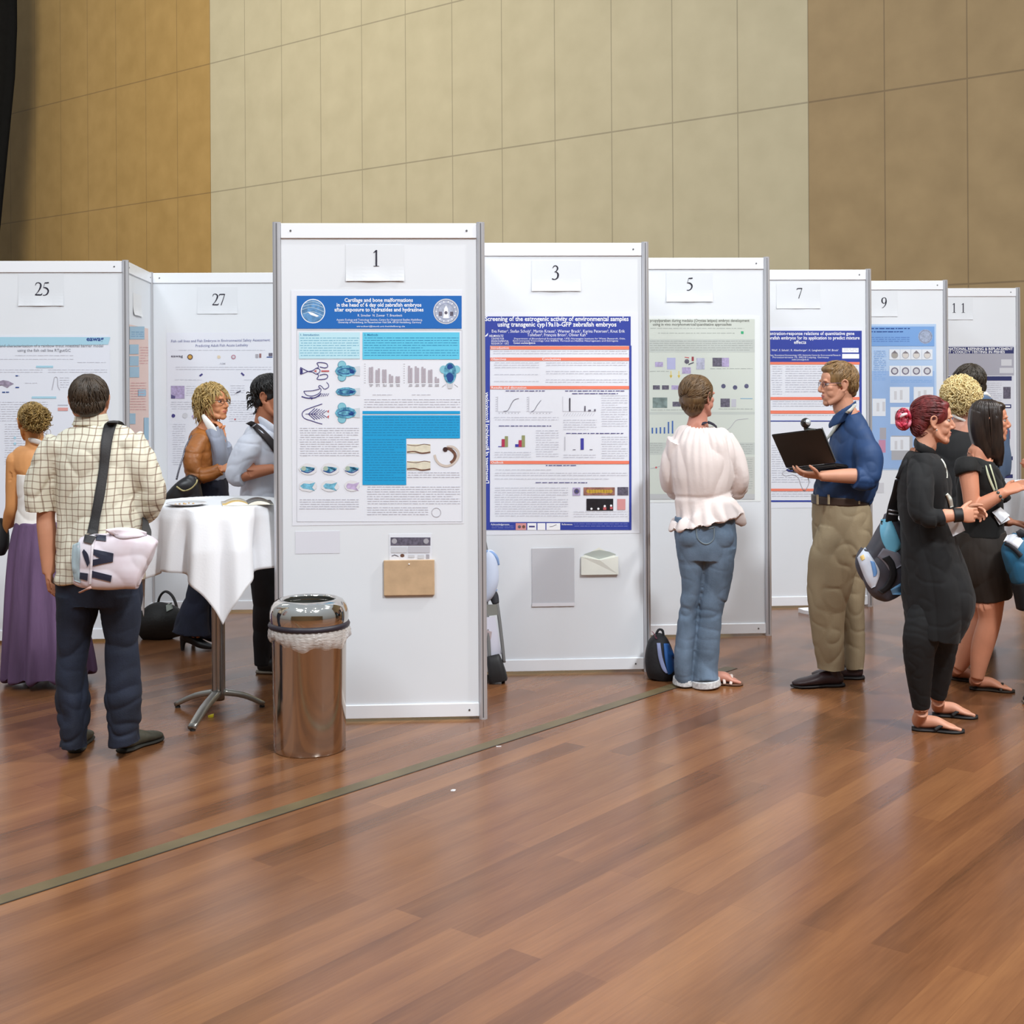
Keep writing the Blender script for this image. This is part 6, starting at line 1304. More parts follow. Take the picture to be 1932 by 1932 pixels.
sandal(root, hR, hR+Vector((.172, -.023, 0)), .042, sd, ds, [[(.62, -.045, .012), (.66, -.02, .050), (.68, .01, .050), (.64, .045, .012)], [(.45, -.040, .012), (.42, 0, .066), (.45, .040, .012)]])

# ===== man with the laptop
d0 = 7.39; root = person(at(1585, 900, d0).x, d0, 'man in glasses, royal blue shirt and khaki trousers, holding an open laptop')
SK = skin(206, 148, 120)
H = Head(J(1581, 727), (-1, -.10, -.02), 1.05)
bm = bmesh.new(); H.prims(bm)
loft(bm, [J(1586, 740), J(1592, 768), J(1600, 795)], [.058, .060, .075], side=(0, 1, 0), n=20)
loft(bm, [J(1600, 790), J(1605, 820), J(1606, 860), J(1592, 930), J(1590, 1000), J(1592, 1040)], [(.12, .06), (.18, .09), (.185, .105), (.165, .12), (.16, .12), (.165, .125)], side=(0, 1, 0), n=22)
shN, elN, wrN = J(1630, 843, -.165), J(1637, 898, -.24), J(1548, 898, -.26); shF, elF, wrF = J(1610, 843, .165), J(1618, 902, .24), J(1548, 896, .12)
arm_(bm, shN, elN, wrN, 1.08); arm_(bm, shF, elF, wrF, 1.05)
hand_(bm, wrN, (-1, .10, .10), (0, -.35, -1), (0, -1, .35), 1.02, (.32, .30, .28, .26), .16, .75, .1); hand_(bm, wrF, (-.9, -.3, .1), (0, .3, -1), (0, -1, 0), 1.0, (.25, .25, .25, .25))
for hx, kx, ky, ax, dd in ((1574, 1560, 1130, 1566, -.09), (1600, 1605, 1130, 1610, .09)): loft(bm, [J(hx, 1020, dd), J(kx, ky, dd), at(ax, 1262, d0+dd)], [.09, .060, .040], n=16)
body, _ = blob('body', bm, [SK, mat(178, 104, 94, .5, key='lips3')], root, root.location, .0040, 5, post=H.sculpt); H.eyes(root); lipmat(body, H, root)
HM = [hairmat(126, 96, 58, .35), hairmat(98, 72, 44, .35)]
bm = bmesh.new(); H.e(bm, (0, -.016, .040), (.080, .096, .086)); H.e(bm, (0, -.058, -.004), (.070, .046, .056)); H.e(bm, (0, .040, .086), (.052, .048, .026)); H.e(bm, (0, -.070, -.040), (.046, .028, .030)); 
for q in (-1, 1): H.l(bm, [(q*.070, .012, .030), (q*.0715, .014, .006), (q*.071, .014, -.010)], [(.006, .014), (.005, .010), (.004, .006)], n=8)
okh = lambda x, y, z: not (y > .050 and z < .078) and z > -.065 and not (abs(x) > .05 and z < .012 and y > -.035)
blob('hair', bm, HM, root, root.location, .005, 2, lambda c: wob(c, 34, 8)*.002, extra=lambda b: (locks(b, H, 330, (0, -.014, .040), (.081, .097, .088), .05, 1.35, crown=(0, -.5, .8), th=.0036, seed=31, ok=okh, wave=.04), locks(b, H, 150, (0, .01, .055), (.070, .085, .076), .2, 1.2, crown=(.3, -.8, .5), th=.004, seed=33, ok=lambda x, y, z: z > .085, wave=.04, mi=0), locks(b, H, 160, (0, -.05, .0), (.072, .058, .066), .3, 1.6, crown=(0, 0, 1), th=.0034, seed=32, ok=okh, wave=.03, mi=1)))
glasses(H, root, mat(120, 96, 110, .3, .6, key='thin_metal_frame'), .0013)
SHB = mat(28, 60, 104, .66, key='royal_blue_shirt', var=.10, vscale=6)
bm = bmesh.new()
loft(bm, [J(1601, 781), J(1606, 803), J(1607, 835), J(1608, 870), J(1603, 905), J(1589, 930), J(1586, 944)], [(.10, .062), (.175, .09), (.205, .118), (.20, .142), (.195, .158), (.190, .165), (.172, .150)], side=(0, 1, 0), n=32, sub=5)
loft(bm, [J(1621, 818, -.11), J(1636, 852, -.20), J(1640, 888, -.235), J(1633, 905, -.25), J(1612, 902, -.26)], [.068, .078, .072, .066, .060], n=22); loft(bm, [J(1608, 826, .17), J(1614, 860, .21), J(1618, 902, .24)], [.075, .068, .062], n=18)
sh, bvB = blob('shirt', bm, SHB, root, root.location, .0055, 7, folds([(7, .007, 91, (1, 1, 1)), (15, .0045, 92, (1, 1, .8))]))
bm = bmesh.new(); loft(bm, [J(1613, 762, -.02), J(1605, 772, -.07), J(1589, 785, -.085), J(1574, 794, -.06), J(1565, 803, -.02)], [(.022, .008), (.032, .010), (.034, .011), (.032, .010), (.022, .008)], side=(.35, 0, 1), n=12, sub=5); blob('collar', bm, SHB, sh, root.location, .005, 1)
bm = bmesh.new(); decal(bm, [((1608, 764), (1615, 761)), ((1606, 768), (1614, 768)), ((1590, 782), (1597, 786)), ((1578, 798), (1583, 803)), ((1567, 815), (1571, 819)), ((1557, 828), (1560, 832))], [bvB], .016, 5, 2, dfall=d0-.12); from_bm('lanyard', bm, LANY, root, True, root.location)
KH = mat(152, 136, 108, .8, key='khaki_cotton', var=.08, vscale=5, bump=.1, bscale=120)
bm = bmesh.new()
loft(bm, [J(1586, 940), J(1588, 965), J(1590, 1000), J(1588, 1040)], [(.178, .155), (.188, .162), (.185, .165), (.175, .158)], side=(0, 1, 0), n=28)
loft(bm, [J(1584, 1000, -.08), J(1574, 1050, -.09), J(1567, 1090, -.09), J(1562, 1135, -.09), J(1562, 1175, -.09), J(1564, 1215, -.09), J(1567, 1246, -.09), J(1567, 1264, -.09)], [(.09, .12), (.100, .138), (.095, .13), (.085, .112), (.08, .098), (.078, .09), (.076, .082), (.075, .078)], side=(0, 1, 0), n=24, sub=4)
loft(bm, [J(1596, 1010, .09), J(1600, 1060, .09), J(1602, 1110, .09), J(1606, 1160, .09), J(1611, 1215, .09), J(1612, 1262, .09)], [(.10, .13), (.10, .12), (.09, .10), (.08, .08), (.072, .062), (.068, .060)], side=(0, 1, 0), n=24, sub=4)
blob('khaki_trousers', bm, KH, root, root.location, .0055, 2, lambda c: crease(c, 5, .0055, 93, (1.3, 1.3, .6))+crease(c, 12, .004, 94, (1, 1, 1)))
bm = bmesh.new(); loft(bm, [J(1586, 934), J(1586, 949)], [(.182, .160), (.182, .160)], side=(0, 1, 0), n=40); bl_ = from_bm('belt', bm, mat(62, 46, 38, .45, key='brown_belt'), root, True, root.location)
bm = bmesh.new()
for x in (1542, 1563, 1620): 
    q = J(x, 942, -.165 if x < 1600 else -.16); box(bm, q.x-.005, q.x+.005, q.y-.012, q.y+.004, q.z-.026, q.z+.026)
from_bm('belt_loop', bm, KH, bl_, False, root.location)
SB3 = mat(48, 30, 32, .4, key='brown_loafer'); SS3 = mat(24, 18, 18, .6, key='dark_heel')
k = Vector((at(1590, 1280, 7.30).x, 7.31, 0)); shoe(root, 'loafer', k, k+Vector((-.285, -.03, 0)), SB3, SS3, .048, .08); k = Vector((at(1630, 1280, 7.45).x, 7.48, 0)); shoe(root, 'loafer', k, k+Vector((-.285, .02, 0)), SB3, SS3, .048, .08)
# laptop and webcam
def laptop():
    BLc = at(1484, 883, 7.28); BRc = at(1577, 873, 7.12); Hh = BRc-BLc; Bd = (at(1620, 880, 7.31)-BRc); Ld = at(1456, 820, 7.14)-BLc
    root = empty('laptop', (BLc.x+.15, BLc.y, BLc.z), 0, 'black open laptop held by the man in the royal blue shirt', 'laptop')
    def slab_(name, o, a, b, th, m, par, rnd=.006):
        n = a.cross(b).normalized()*th; bm = bmesh.new(); v = [bm.verts.new(p) for p in (o, o+a, o+a+b, o+b, o+n, o+a+n, o+a+b+n, o+b+n)]
        for f in ((0, 3, 2, 1), (4, 5, 6, 7), (0, 1, 5, 4), (1, 2, 6, 5), (2, 3, 7, 6), (3, 0, 4, 7)): bm.faces.new([v[i] for i in f])
        bmesh.ops.recalc_face_normals(bm, faces=bm.faces[:])
        if rnd: bmesh.ops.bevel(bm, geom=bm.edges[:], offset=min(rnd, abs(th)*.4), segments=2, affect='EDGES')
        return from_bm(name, bm, m, par, False, root.location)
    BK = mat(38, 35, 33, .45, key='black_laptop_plastic', var=.1); GRY = mat(120, 122, 120, .35, .5, key='laptop_edge'); 
    ba = slab_('base', BLc, Hh, Bd, -.022, BK, root); 
    slab_('keyboard', BLc+Hh*.06+Bd*.12+Vector((0, 0, .0008)), Hh*.88, Bd*.48, .002, mat(58, 58, 60, .5, key='keys'), ba, 0); slab_('palm_rest', BLc+Hh*.03+Bd*.64+Vector((0, 0, .0006)), Hh*.94, Bd*.33, .0015, mat(150, 148, 136, .4, key='grey_palm_rest'), ba, 0)
    li = slab_('lid', BLc+Vector((0, 0, .004)), Hh, Ld, .010, BK, root); 
    n = Hh.cross(Ld).normalized(); n = n if n.y > 0 else -n
    slab_('screen', BLc+Hh*.04+Ld*.08+n*.0105, Hh*.92, Ld*.86, .001 if n.dot(Hh.cross(Ld)) > 0 else -.001, mat(60, 66, 76, .2, key='screen_glass'), li, 0); slab_('edge_trim', BLc+Hh*.992+Ld*.02+n*.001, Hh*.014, Ld*.97, .010 if n.dot(Hh.cross(Ld)) > 0 else -.010, GRY, li, 0)
    top = BLc+Hh*.70+Ld
    w = empty('webcam', top, 0, 'round chrome and black webcam clipped on top of the laptop lid', 'webcam')
    c = at(1520, 798, top.y-.005)
    bm = bmesh.new(); ell(bm, c, (.027, .026, .027), u=28, v=20); ball = from_bm('ball', bm, mat(70, 66, 64, .15, .85, key='dark_chrome'), w, True, top)
    bm = bmesh.new(); ell(bm, c+Vector((.006, -.010, .003)), (.0195, .0185, .0195), u=24, v=16); from_bm('front_shell', bm, mat(206, 212, 216, .15, .4, key='silver_shell'), ball, True, top)
    bm = bmesh.new(); loft(bm, [c-Vector((0, 0, .020)), top+Vector((0, 0, .008)), top+Vector((.02, -.01, .004)), top+Vector((.045, -.025, .004))], [(.010, .008), (.014, .008), (.016, .008), (.012, .006)], n=12); from_bm('clip', bm, mat(70, 74, 72, .4, .3, key='clip_grey'), w, True, top)
    ca = empty('cable', at(1490, 890, 7.27), 0, 'thin looped white and blue cable hanging under the laptop', 'cable')
    bm = bmesh.new(); loft(bm, [at(x, y, 7.27) for x, y in ((1500, 884), (1488, 886), (1476, 892), (1482, 898), (1496, 896), (1506, 902), (1512, 918), (1518, 926), (1526, 912), (1524, 900))], [.0025]*10, n=6, sub=5); from_bm('wire', bm, mat(196, 198, 206, .5, key='pale_wire'), ca, True, ca.location)
    bm = bmesh.new(); loft(bm, [at(x, y, 7.26) for x, y in ((1484, 886), (1490, 889), (1496, 888))], [.005, .006, .004], n=8); from_bm('plug', bm, mat(50, 60, 130, .5, key='blue_plug'), ca, True, ca.location)
laptop()

# ===== red-haired woman in black
d0 = 6.34; root = person(at(1755, 900, d0).x, d0, 'red-haired woman with a pink-tinged bun, black dress and leggings')
SK = skin(212, 152, 124)
H = Head(J(1759, 795), (1, -.12, -.03), .98)
bm = bmesh.new(); H.prims(bm, True)
loft(bm, [J(1752, 810), J(1746, 836), J(1740, 856)], [.052, .053, .07], side=(0, 1, 0), n=20)
loft(bm, [J(1742, 852), J(1740, 876), J(1742, 920), J(1745, 980), J(1752, 1050), J(1756, 1120)], [(.11, .055), (.16, .08), (.16, .11), (.14, .105), (.165, .12), (.16, .12)], side=(0, 1, 0), n=22)
shN, elN, wrN = J(1738, 892, -.15), J(1741, 976, -.22), J(1806, 972, -.24); shF, elF, wrF = J(1745, 892, .15), J(1760, 985, .20), J(1812, 966, -.06)
arm_(bm, shN, elN, wrN, .98); arm_(bm, shF, elF, wrF, .95)
hand_(bm, wrN, (1, .22, -.02), (.2, -1, .1), (0, 0, 1), .92, (.35, .4, .45, .5), .08, .45); hand_(bm, wrF, (1, -.25, .02), (-.2, 1, .5), (0, 0, 1), .92, (.55, .6, .65, .7), .06, .4)
aN, aF = at(1739, 1342, d0), at(1770, 1322, d0+.20)
loft(bm, [J(1752, 1130, -.07), J(1735, 1240, -.06), aN], [.07, .056, .036], n=16); loft(bm, [J(1765, 1130, .08), J(1774, 1230, .15), aF], [.07, .056, .036], n=16)
hN = ground(1724, 1377); tN = ground(1816, 1382); foot_(bm, aN, hN, tN, .95); hF = ground(1762, 1350); tF = ground(1842, 1355); foot_(bm, aF, hF, tF, .95)
body, _ = blob('body', bm, [SK, mat(176, 100, 92, .5, key='lips4')], root, root.location, .0040, 5, post=H.sculpt); H.eyes(root); lipmat(body, H, root)
HM = [hairmat(104, 34, 34, .4, .5), hairmat(70, 26, 26, .3, .4)]
bm = bmesh.new(); H.e(bm, (0, -.014, .040), (.082, .096, .087)); H.e(bm, (0, -.055, -.006), (.073, .050, .060)); H.e(bm, (0, -.062, -.048), (.050, .034, .036)); H.e(bm, (0, .038, .082), (.054, .042, .024))
for q in (-1, 1): H.l(bm, [(q*.066, .030, .055), (q*.073, .012, .028), (q*.073, -.022, .010)], [(.008, .018), (.008, .018), (.008, .018)], n=10)
okh = lambda x, y, z: not (y > .052 and z < .060) and z > -.08 and not (abs(x) > .05 and z < .002 and y > -.03)
blob('hair', bm, HM, root, root.location, .005, 3, lambda c: wob(c, 30, 8)*.0015, extra=lambda b: (locks(b, H, 420, (0, -.014, .038), (.083, .097, .088), .3, 1.5, crown=(0, -1, .05), th=.0036, seed=41, ok=okh, wave=.02, mi=0, jit=.03), locks(b, H, 140, (0, -.052, -.02), (.072, .052, .07), .3, 1.6, crown=(0, -1, .3), th=.0036, seed=42, ok=okh, wave=.03, mi=1)))
PK2 = [mat(196, 60, 84, .5, key='pink_dyed_hair', var=.3, vscale=30), mat(228, 130, 150, .5, key='light_pink_hair'), mat(120, 30, 44, .5, key='dark_pink_hair')]
bm = bmesh.new(); 
for i in range(26):
    a0 = R.uniform(0, 6.28); rr_ = R.uniform(.018, .040); pts = []
    for j in range(6):
        a = a0+j*.62; pts.append(J(1704+rr_*393*.92*math.cos(a), 790+rr_*393*1.25*math.sin(a), R.uniform(-.030, .030)))
    loft(bm, pts, [.004, .0075, .0085, .008, .007, .002], n=7, sub=4, mi=R.choice((0, 0, 2, 1)))
ell(bm, J(1706, 797, 0), (.026, .03, .040)); from_bm('hair_bun', bm, PK2, root, True, root.location)
bm = bmesh.new(); loft(bm, [J(1699, 787, -.045), J(1704, 783, -.052), J(1711, 781, -.045)], [.006, .008, .005], n=8); from_bm('hair_tie', bm, mat(230, 206, 210, .6, key='pale_hair_tie'), root, True, root.location)
bm = bmesh.new(); ell(bm, H.w(.082, .006, -.040), (.004, .004, .006), u=8, v=6); from_bm('earring', bm, mat(230, 226, 220, .2, .8, key='silver_stud'), root, True, root.location)
BKC = mat(15, 15, 17, .85, key='black_jersey', var=.1, sheen=.05)
bm = bmesh.new()
loft(bm, [J(1742, 853), J(1741, 868), J(1741, 900), J(1743, 940), J(1746, 985), J(1752, 1030), J(1762, 1080), J(1770, 1125), J(1766, 1165), J(1760, 1202)], [(.10, .062), (.165, .088), (.19, .118), (.175, .125), (.155, .125), (.165, .138), (.185, .155), (.195, .165), (.185, .15), (.17, .130)], side=(0, 1, 0), n=32, sub=5)
loft(bm, [J(1739, 868, -.10), J(1735, 915, -.18), J(1740, 968, -.22), J(1758, 978, -.23), J(1782, 974, -.235)], [.060, .062, .056, .052, .040], n=20); loft(bm, [J(1745, 876, .15), J(1752, 930, .19), J(1760, 985, .20), J(1790, 974, .06)], [.068, .062, .054, .042], n=18)
dr_, bvR = blob('black_dress', bm, BKC, root, root.location, .0055, 6, folds([(7, .008, 101, (1, 1, .8)), (18, .003, 102, (1, 1, 1))]))
bm = bmesh.new(); loft(bm, [J(1726, 834, .02), J(1732, 842, -.07), J(1748, 849, -.075), J(1762, 856, -.03), J(1764, 862, .03)], [(.022, .006), (.024, .008), (.022, .008), (.020, .007), (.012, .006)], side=(.1, 0, 1), n=12, sub=5); blob('collar', bm, mat(16, 16, 18, .7, key='black_collar'), dr_, root.location, .005, 1)
bm = bmesh.new(); 
loft(bm, [J(1756, 1120, -.06), J(1740, 1190, -.07), J(1734, 1235, -.06), J(1735, 1285, -.03), J(1738, 1334, 0)], [(.07, .07), (.080, .088), (.068, .074), (.058, .058), (.043, .042)], side=(0, 1, 0), n=20); loft(bm, [J(1770, 1130, .08), J(1776, 1190, .12), J(1776, 1240, .15), J(1772, 1285, .18), J(1769, 1316, .20)], [(.10, .11), (.08, .09), (.066, .068), (.056, .052), (.043, .040)], side=(0, 1, 0), n=20)
blob('leggings', bm, mat(12, 12, 14, .75, key='black_leggings'), root, root.location, .0055, 2, folds([(20, .002, 103, (1, 1, 1.5))]))
bm = bmesh.new(); k0, k1 = wrN+(elN-wrN)*.03, wrN+(elN-wrN)*-.16; loft(bm, [k0-(wrN-elN).normalized()*.012, k0+(wrN-elN).normalized()*.016, k0+(wrN-elN).normalized()*.028], [.034, .032, .032], n=18); from_bm('wristband', bm, mat(20, 18, 20, .6, key='black_wristband'), root, True, root.location)
BKS = mat(22, 18, 18, .6, key='black_flip_flop')
fl = [[(.78, 0, .030), (.60, .028, .040), (.42, .040, .014)], [(.78, 0, .030), (.60, -.028, .042), (.42, -.040, .014)]]
sandal(root, hN, tN, .044, BKS, BKS, fl, 'flip_flop', .009); sandal(root, hF, tF, .044, BKS, BKS, fl, 'flip_flop', .009)
bm = bmesh.new(); decal(bm, [((1775, 866), (1777, 865)), ((1781, 876), (1784, 876)), ((1786, 893), (1788, 893)), ((1786, 902), (1788, 902))], [bvR], .006, 5, 2, dfall=d0-.05); decal(bm, [((1784, 934), (1788, 930)), ((1788, 944), (1796, 940)), ((1792, 958), (1799, 956))], [bvR], .010, 4, 2, dfall=d0-.1); lo = from_bm('lanyard', bm, LANY, root, True, root.location)
bm = bmesh.new(); q = [J(1787, 985, -.19), J(1813, 981, -.17), J(1821, 1001, -.17), J(1798, 1012, -.19)]; a_ = [bm.verts.new(p) for p in q]; b_ = [bm.verts.new(p+Vector((0, .003, 0))) for p in q]; bm.faces.new(a_); bm.faces.new(b_[::-1])
for i in range(4): bm.faces.new((a_[i], a_[(i+1) % 4], b_[(i+1) % 4], b_[i]))
bmesh.ops.recalc_face_normals(bm, faces=bm.faces[:]); tag(from_bm('name_badge', bm, mat(206, 208, 214, .4, key='badge_card'), lo, False, root.location), 'white name badge')
def bluebag():
    b = empty('shoulder_bag', (at(1665, 1060, 6.5).x, 6.5, 0), 0, 'sky blue, white and grey shoulder bag behind the red-haired woman', 'bag')
    K = lambda x, y, dd=0: at(x, y, 6.5+dd)
    bm = bmesh.new(); loft(bm, [K(1676, 968), K(1680, 990), K(1676, 1030), K(1670, 1070), K(1674, 1105), K(1684, 1126)], [(.025, .03), (.055, .055), (.095, .08), (.125, .09), (.10, .085), (.06, .06)], side=(1, 0, .18), n=26, sub=4, power=.8)
    loft(bm, [K(1640, 1040), K(1632, 1062), K(1644, 1100), K(1654, 1116)], [(.045, .05), (.045, .06), (.035, .06), (.015, .03)], side=(1, 0, 0), n=18)
    o, bv = blob('bag_body', bm, mat(70, 70, 80, .5, key='dark_grey_tarpaulin', var=.2, vscale=8), b, b.location, .0055, 2, folds([(9, .007, 111, (1, 1, 1))]))
    bm = bmesh.new(); decal(bm, [((1662, 980), (1680, 978)), ((1660, 1000), (1690, 1000)), ((1664, 1020), (1700, 1030)), ((1672, 1036), (1690, 1042))], [bv], .005, 5, 4); from_bm('sky_blue_panel', bm, mat(120, 196, 228, .4, key='sky_blue_tarpaulin', var=.1), b, True, b.location)
    bm = bmesh.new(); decal(bm, [((1617, 1052), (1632, 1032)), ((1626, 1078), (1652, 1062)), ((1636, 1100), (1660, 1082)), ((1644, 1110), (1652, 1106))], [bv], .005, 5, 4); pn_ = from_bm('white_panel', bm, mat(216, 224, 238, .4, key='white_tarpaulin', var=.06), b, True, b.location)
    bm = bmesh.new(); decal(bm, [((1622, 1050), (1629, 1046)), ((1626, 1058), (1632, 1054))], [bv], .008, 3, 2); from_bm('orange_mark', bm, mat(236, 200, 120, .5, key='orange_tint'), pn_, True, b.location); bm = bmesh.new(); decal(bm, [((1642, 1058), (1650, 1060)), ((1646, 1076), (1655, 1078)), ((1648, 1088), (1653, 1086))], [bv], .008, 4, 2); from_bm('blue_mark', bm, mat(110, 160, 220, .5, key='blue_tint'), pn_, True, b.location)
    bm = bmesh.new(); decal(bm, [((1655, 1050), (1666, 1034)), ((1668, 1062), (1694, 1042)), ((1680, 1080), (1706, 1064))], [bv], .005, 5, 4); from_bm('grey_panel', bm, mat(132, 132, 144, .5, key='grey_tarpaulin'), b, True, b.location)
    bm = bmesh.new(); decal(bm, [((1680, 1112), (1700, 1100)), ((1684, 1122), (1702, 1122))], [bv], .005, 3, 2); from_bm('blue_corner', bm, mat(116, 170, 216, .5, key='corner_blue'), b, True, b.location)
    WB_ = mat(22, 21, 25, .7, key='black_strap_webbing')
    bm = bmesh.new(); decal(bm, [((1664, 1054), (1678, 1048)), ((1676, 1068), (1688, 1062)), ((1678, 1088), (1692, 1086)), ((1668, 1106), (1682, 1108)), ((1656, 1114), (1666, 1120))], [bv], .008, 5, 3)
    loft(bm, [J(1700, 905, .0), J(1694, 930, .05), J(1686, 958, .1), J(1682, 985, .12)], [(.030, .005)]*4, side=(1, 0, 0), n=8); loft(bm, [J(1700, 905, .0), J(1718, 870, -.02), J(1738, 862, .08)], [(.030, .005)]*3, side=(1, 0, 0), n=8)
    from_bm('shoulder_strap', bm, WB_, b, True, b.location)
    bm = bmesh.new(); 
    for y in (962, 969): loft(bm, [J(1677, y, .06), J(1695, y+3, .06)], [(.004, .010)]*2, side=(0, 0, 1), n=8, sub=1)
    from_bm('strap_buckle', bm, mat(176, 176, 180, .3, .7, key='buckle_steel'), b, True, b.location)
bluebag()

# ===== long dark-haired woman
d0 = 7.16; root = person(at(1850, 900, d0).x, d0, 'woman with long dark hair, black short-sleeved top and short brown skirt')
SK = skin(206, 140, 110)
H = Head(J(1868, 796), (.98, -.18, .02), .98)
bm = bmesh.new(); H.prims(bm, True)
loft(bm, [J(1862, 812), J(1854, 838), J(1848, 858)], [.050, .050, .07], side=(0, 1, 0), n=18)
loft(bm, [J(1850, 855), J(1846, 876), J(1848, 920), J(1850, 980), J(1853, 1050), J(1858, 1110)], [(.11, .055), (.155, .08), (.15, .10), (.135, .10), (.16, .12), (.155, .11)], side=(0, 1, 0), n=22)
shN, elN, wrN = J(1826, 885, -.15), J(1836, 962, -.20), J(1897, 928, -.24); shF, elF, wrF = J(1850, 885, .16), J(1866, 975, .2), J(1905, 985, -.02)
arm_(bm, shN, elN, wrN, 1.0); arm_(bm, shF, elF, wrF, .95)
hand_(bm, wrN, (1, .05, .42), (-.3, -.6, .8), (0, 1, 0), .95, (.15, .2, .25, .3)); hand_(bm, wrF, (1, -.1, -.1), (0, 0, 1), (0, -1, 0), .9)
aN, aF = at(1843, 1280, d0-.06), at(1808, 1262, d0+.14)
loft(bm, [J(1862, 1090, -.08), J(1866, 1130, -.08), J(1868, 1165, -.08), J(1859, 1200, -.07), J(1851, 1230, -.06), aN], [.095, .080, .060, .060, .055, .034], side=(0, 1, 0), n=20); loft(bm, [J(1852, 1090, .08), J(1855, 1130, .08), J(1850, 1165, .10), J(1836, 1200, .11), J(1822, 1235, .13), aF], [.095, .08, .058, .058, .050, .034], side=(0, 1, 0), n=20)
hN = ground(1832, 1300); tN = ground(1912, 1306); foot_(bm, aN, hN, tN, .95); hF = ground(1795, 1281); tF = ground(1862, 1290); foot_(bm, aF, hF, tF, .92)
body, _ = blob('body', bm, [SK, mat(160, 80, 84, .5, key='lips5')], root, root.location, .0045, 4, post=H.sculpt); H.eyes(root); lipmat(body, H, root)
HM = [hairmat(44, 32, 26, .35, .35), hairmat(28, 20, 17, .3, .35)]
bm = bmesh.new(); H.e(bm, (0, -.016, .040), (.084, .098, .088)); H.e(bm, (0, .045, .082), (.055, .040, .026)); H.l(bm, [(0, -.03, .05), (0, -.045, -.02), (0, -.040, -.10), (0, -.025, -.18), (0, .0, -.245)], [(.086, .082), (.088, .074), (.085, .062), (.075, .048), (.045, .026)], n=26); 
for q in (-1, 1): H.l(bm, [(q*.062, .038, .07), (q*.077, .020, .03), (q*.078, .018, -.03), (q*.074, .022, -.10), (q*.066, .030, -.18), (q*.05, .034, -.24)], [(.010, .02), (.014, .026), (.016, .032), (.018, .036), (.018, .034), (.010, .018)], n=14)
def longlocks(b):
    rg = random.Random(5)
    for i in range(340):
        a = rg.uniform(-2.6, 2.6); x0 = math.sin(a); y0 = -math.cos(a)
        if y0 > .55: continue
        p = []
        for t, rr_, z in ((0, .035, .125), (.2, .078, .10), (.4, .094, .04), (.6, .094, -.05), (.8, .085, -.13), (1, .06, -.19-rg.uniform(0, .07))):
            p.append(H.w(x0*rr_*.92+rg.uniform(-.004, .004), -.012+y0*rr_*1.02+(.02*t if y0 > 0 else .015*t), z))
        loft(b, p, [.002, .004, .0048, .0045, .004, .001], n=5, sub=2, mi=rg.randint(0, 1))
blob('long_hair', bm, HM, root, root.location, .006, 3, lambda c: wob(c, 28, 8, (1, 1, .3))*.004, extra=longlocks)
TB = mat(14, 13, 12, .85, key='black_cotton_top', sheen=.05)
bm = bmesh.new(); loft(bm, [J(1850, 866), J(1847, 880), J(1847, 910), J(1848, 950), J(1850, 1010)], [(.13, .065), (.168, .095), (.17, .118), (.155, .115), (.165, .125)], side=(0, 1, 0), n=28)
loft(bm, [J(1828, 876, -.13), J(1826, 888, -.155), J(1827, 896, -.165)], [.072, .070, .066], n=18); loft(bm, [J(1850, 876, .14), J(1854, 900, .17), J(1858, 915, .18)], [.07, .066, .062], n=18)
loft(bm, [J(1872, 900, .12), J(1886, 925, .12), J(1900, 945, .12)], [.05, .05, .03], n=14)
tp, bvD = blob('black_top', bm, TB, root, root.location, .0055, 2, folds([(9, .006, 121, (1, 1, 1))]))
bm = bmesh.new(); loft(bm, [J(1850, 1000), J(1851, 1030), J(1854, 1070), J(1862, 1105), J(1866, 1127)], [(.165, .125), (.18, .138), (.185, .14), (.175, .125), (.17, .115)], side=(0, 1, 0), n=28); blob('skirt', bm, mat(46, 38, 32, .75, key='brown_skirt_cloth', var=.2, vscale=7), root, root.location, .006, 2, folds([(9, .006, 122, (1, 1, .7))]))
bm = bmesh.new(); decal(bm, [((1859, 878), (1861, 878)), ((1862, 895), (1866, 894)), ((1868, 912), (1872, 910)), ((1876, 930), (1880, 928))], [bvD], .006, 5, 2, dfall=d0-.1); decal(bm, [((1866, 876), (1869, 876)), ((1871, 892), (1874, 892)), ((1877, 912), (1880, 912)), ((1880, 926), (1883, 926))], [bvD], .006, 5, 2, dfall=d0-.1); from_bm('lanyard', bm, mat(196, 200, 170, .6, key='olive_white_lanyard'), root, True, root.location)
bm = bmesh.new(); ax_ = (wrN-elN).normalized(); 
for i in range(8):
    a = i*math.pi/4; s1 = ax_.orthogonal().normalized(); s2 = ax_.cross(s1); ell(bm, wrN-ax_*.035+(s1*math.cos(a)+s2*math.sin(a))*.029, (.009, .009, .009), u=8, v=6)
from_bm('bead_bracelet', bm, mat(86, 92, 88, .35, .3, key='grey_beads'), root, True, root.location)
SDK = mat(40, 32, 24, .6, key='dark_sandal')
sandal(root, hN, tN, .044, SDK, SDK, [[(.70, -.048, .012), (.74, 0, .045), (.70, .048, .012)], [(.12, -.036, .02), (.02, 0, .075), (.12, .036, .02)]]); sandal(root, hF, tF, .042, SDK, SDK, [[(.70, -.048, .012), (.74, 0, .045), (.70, .048, .012)]])
p_ = empty('paper_sheets', J(1888, 968, -.1), 0, 'loose white sheets held by the long dark-haired woman', 'paper')
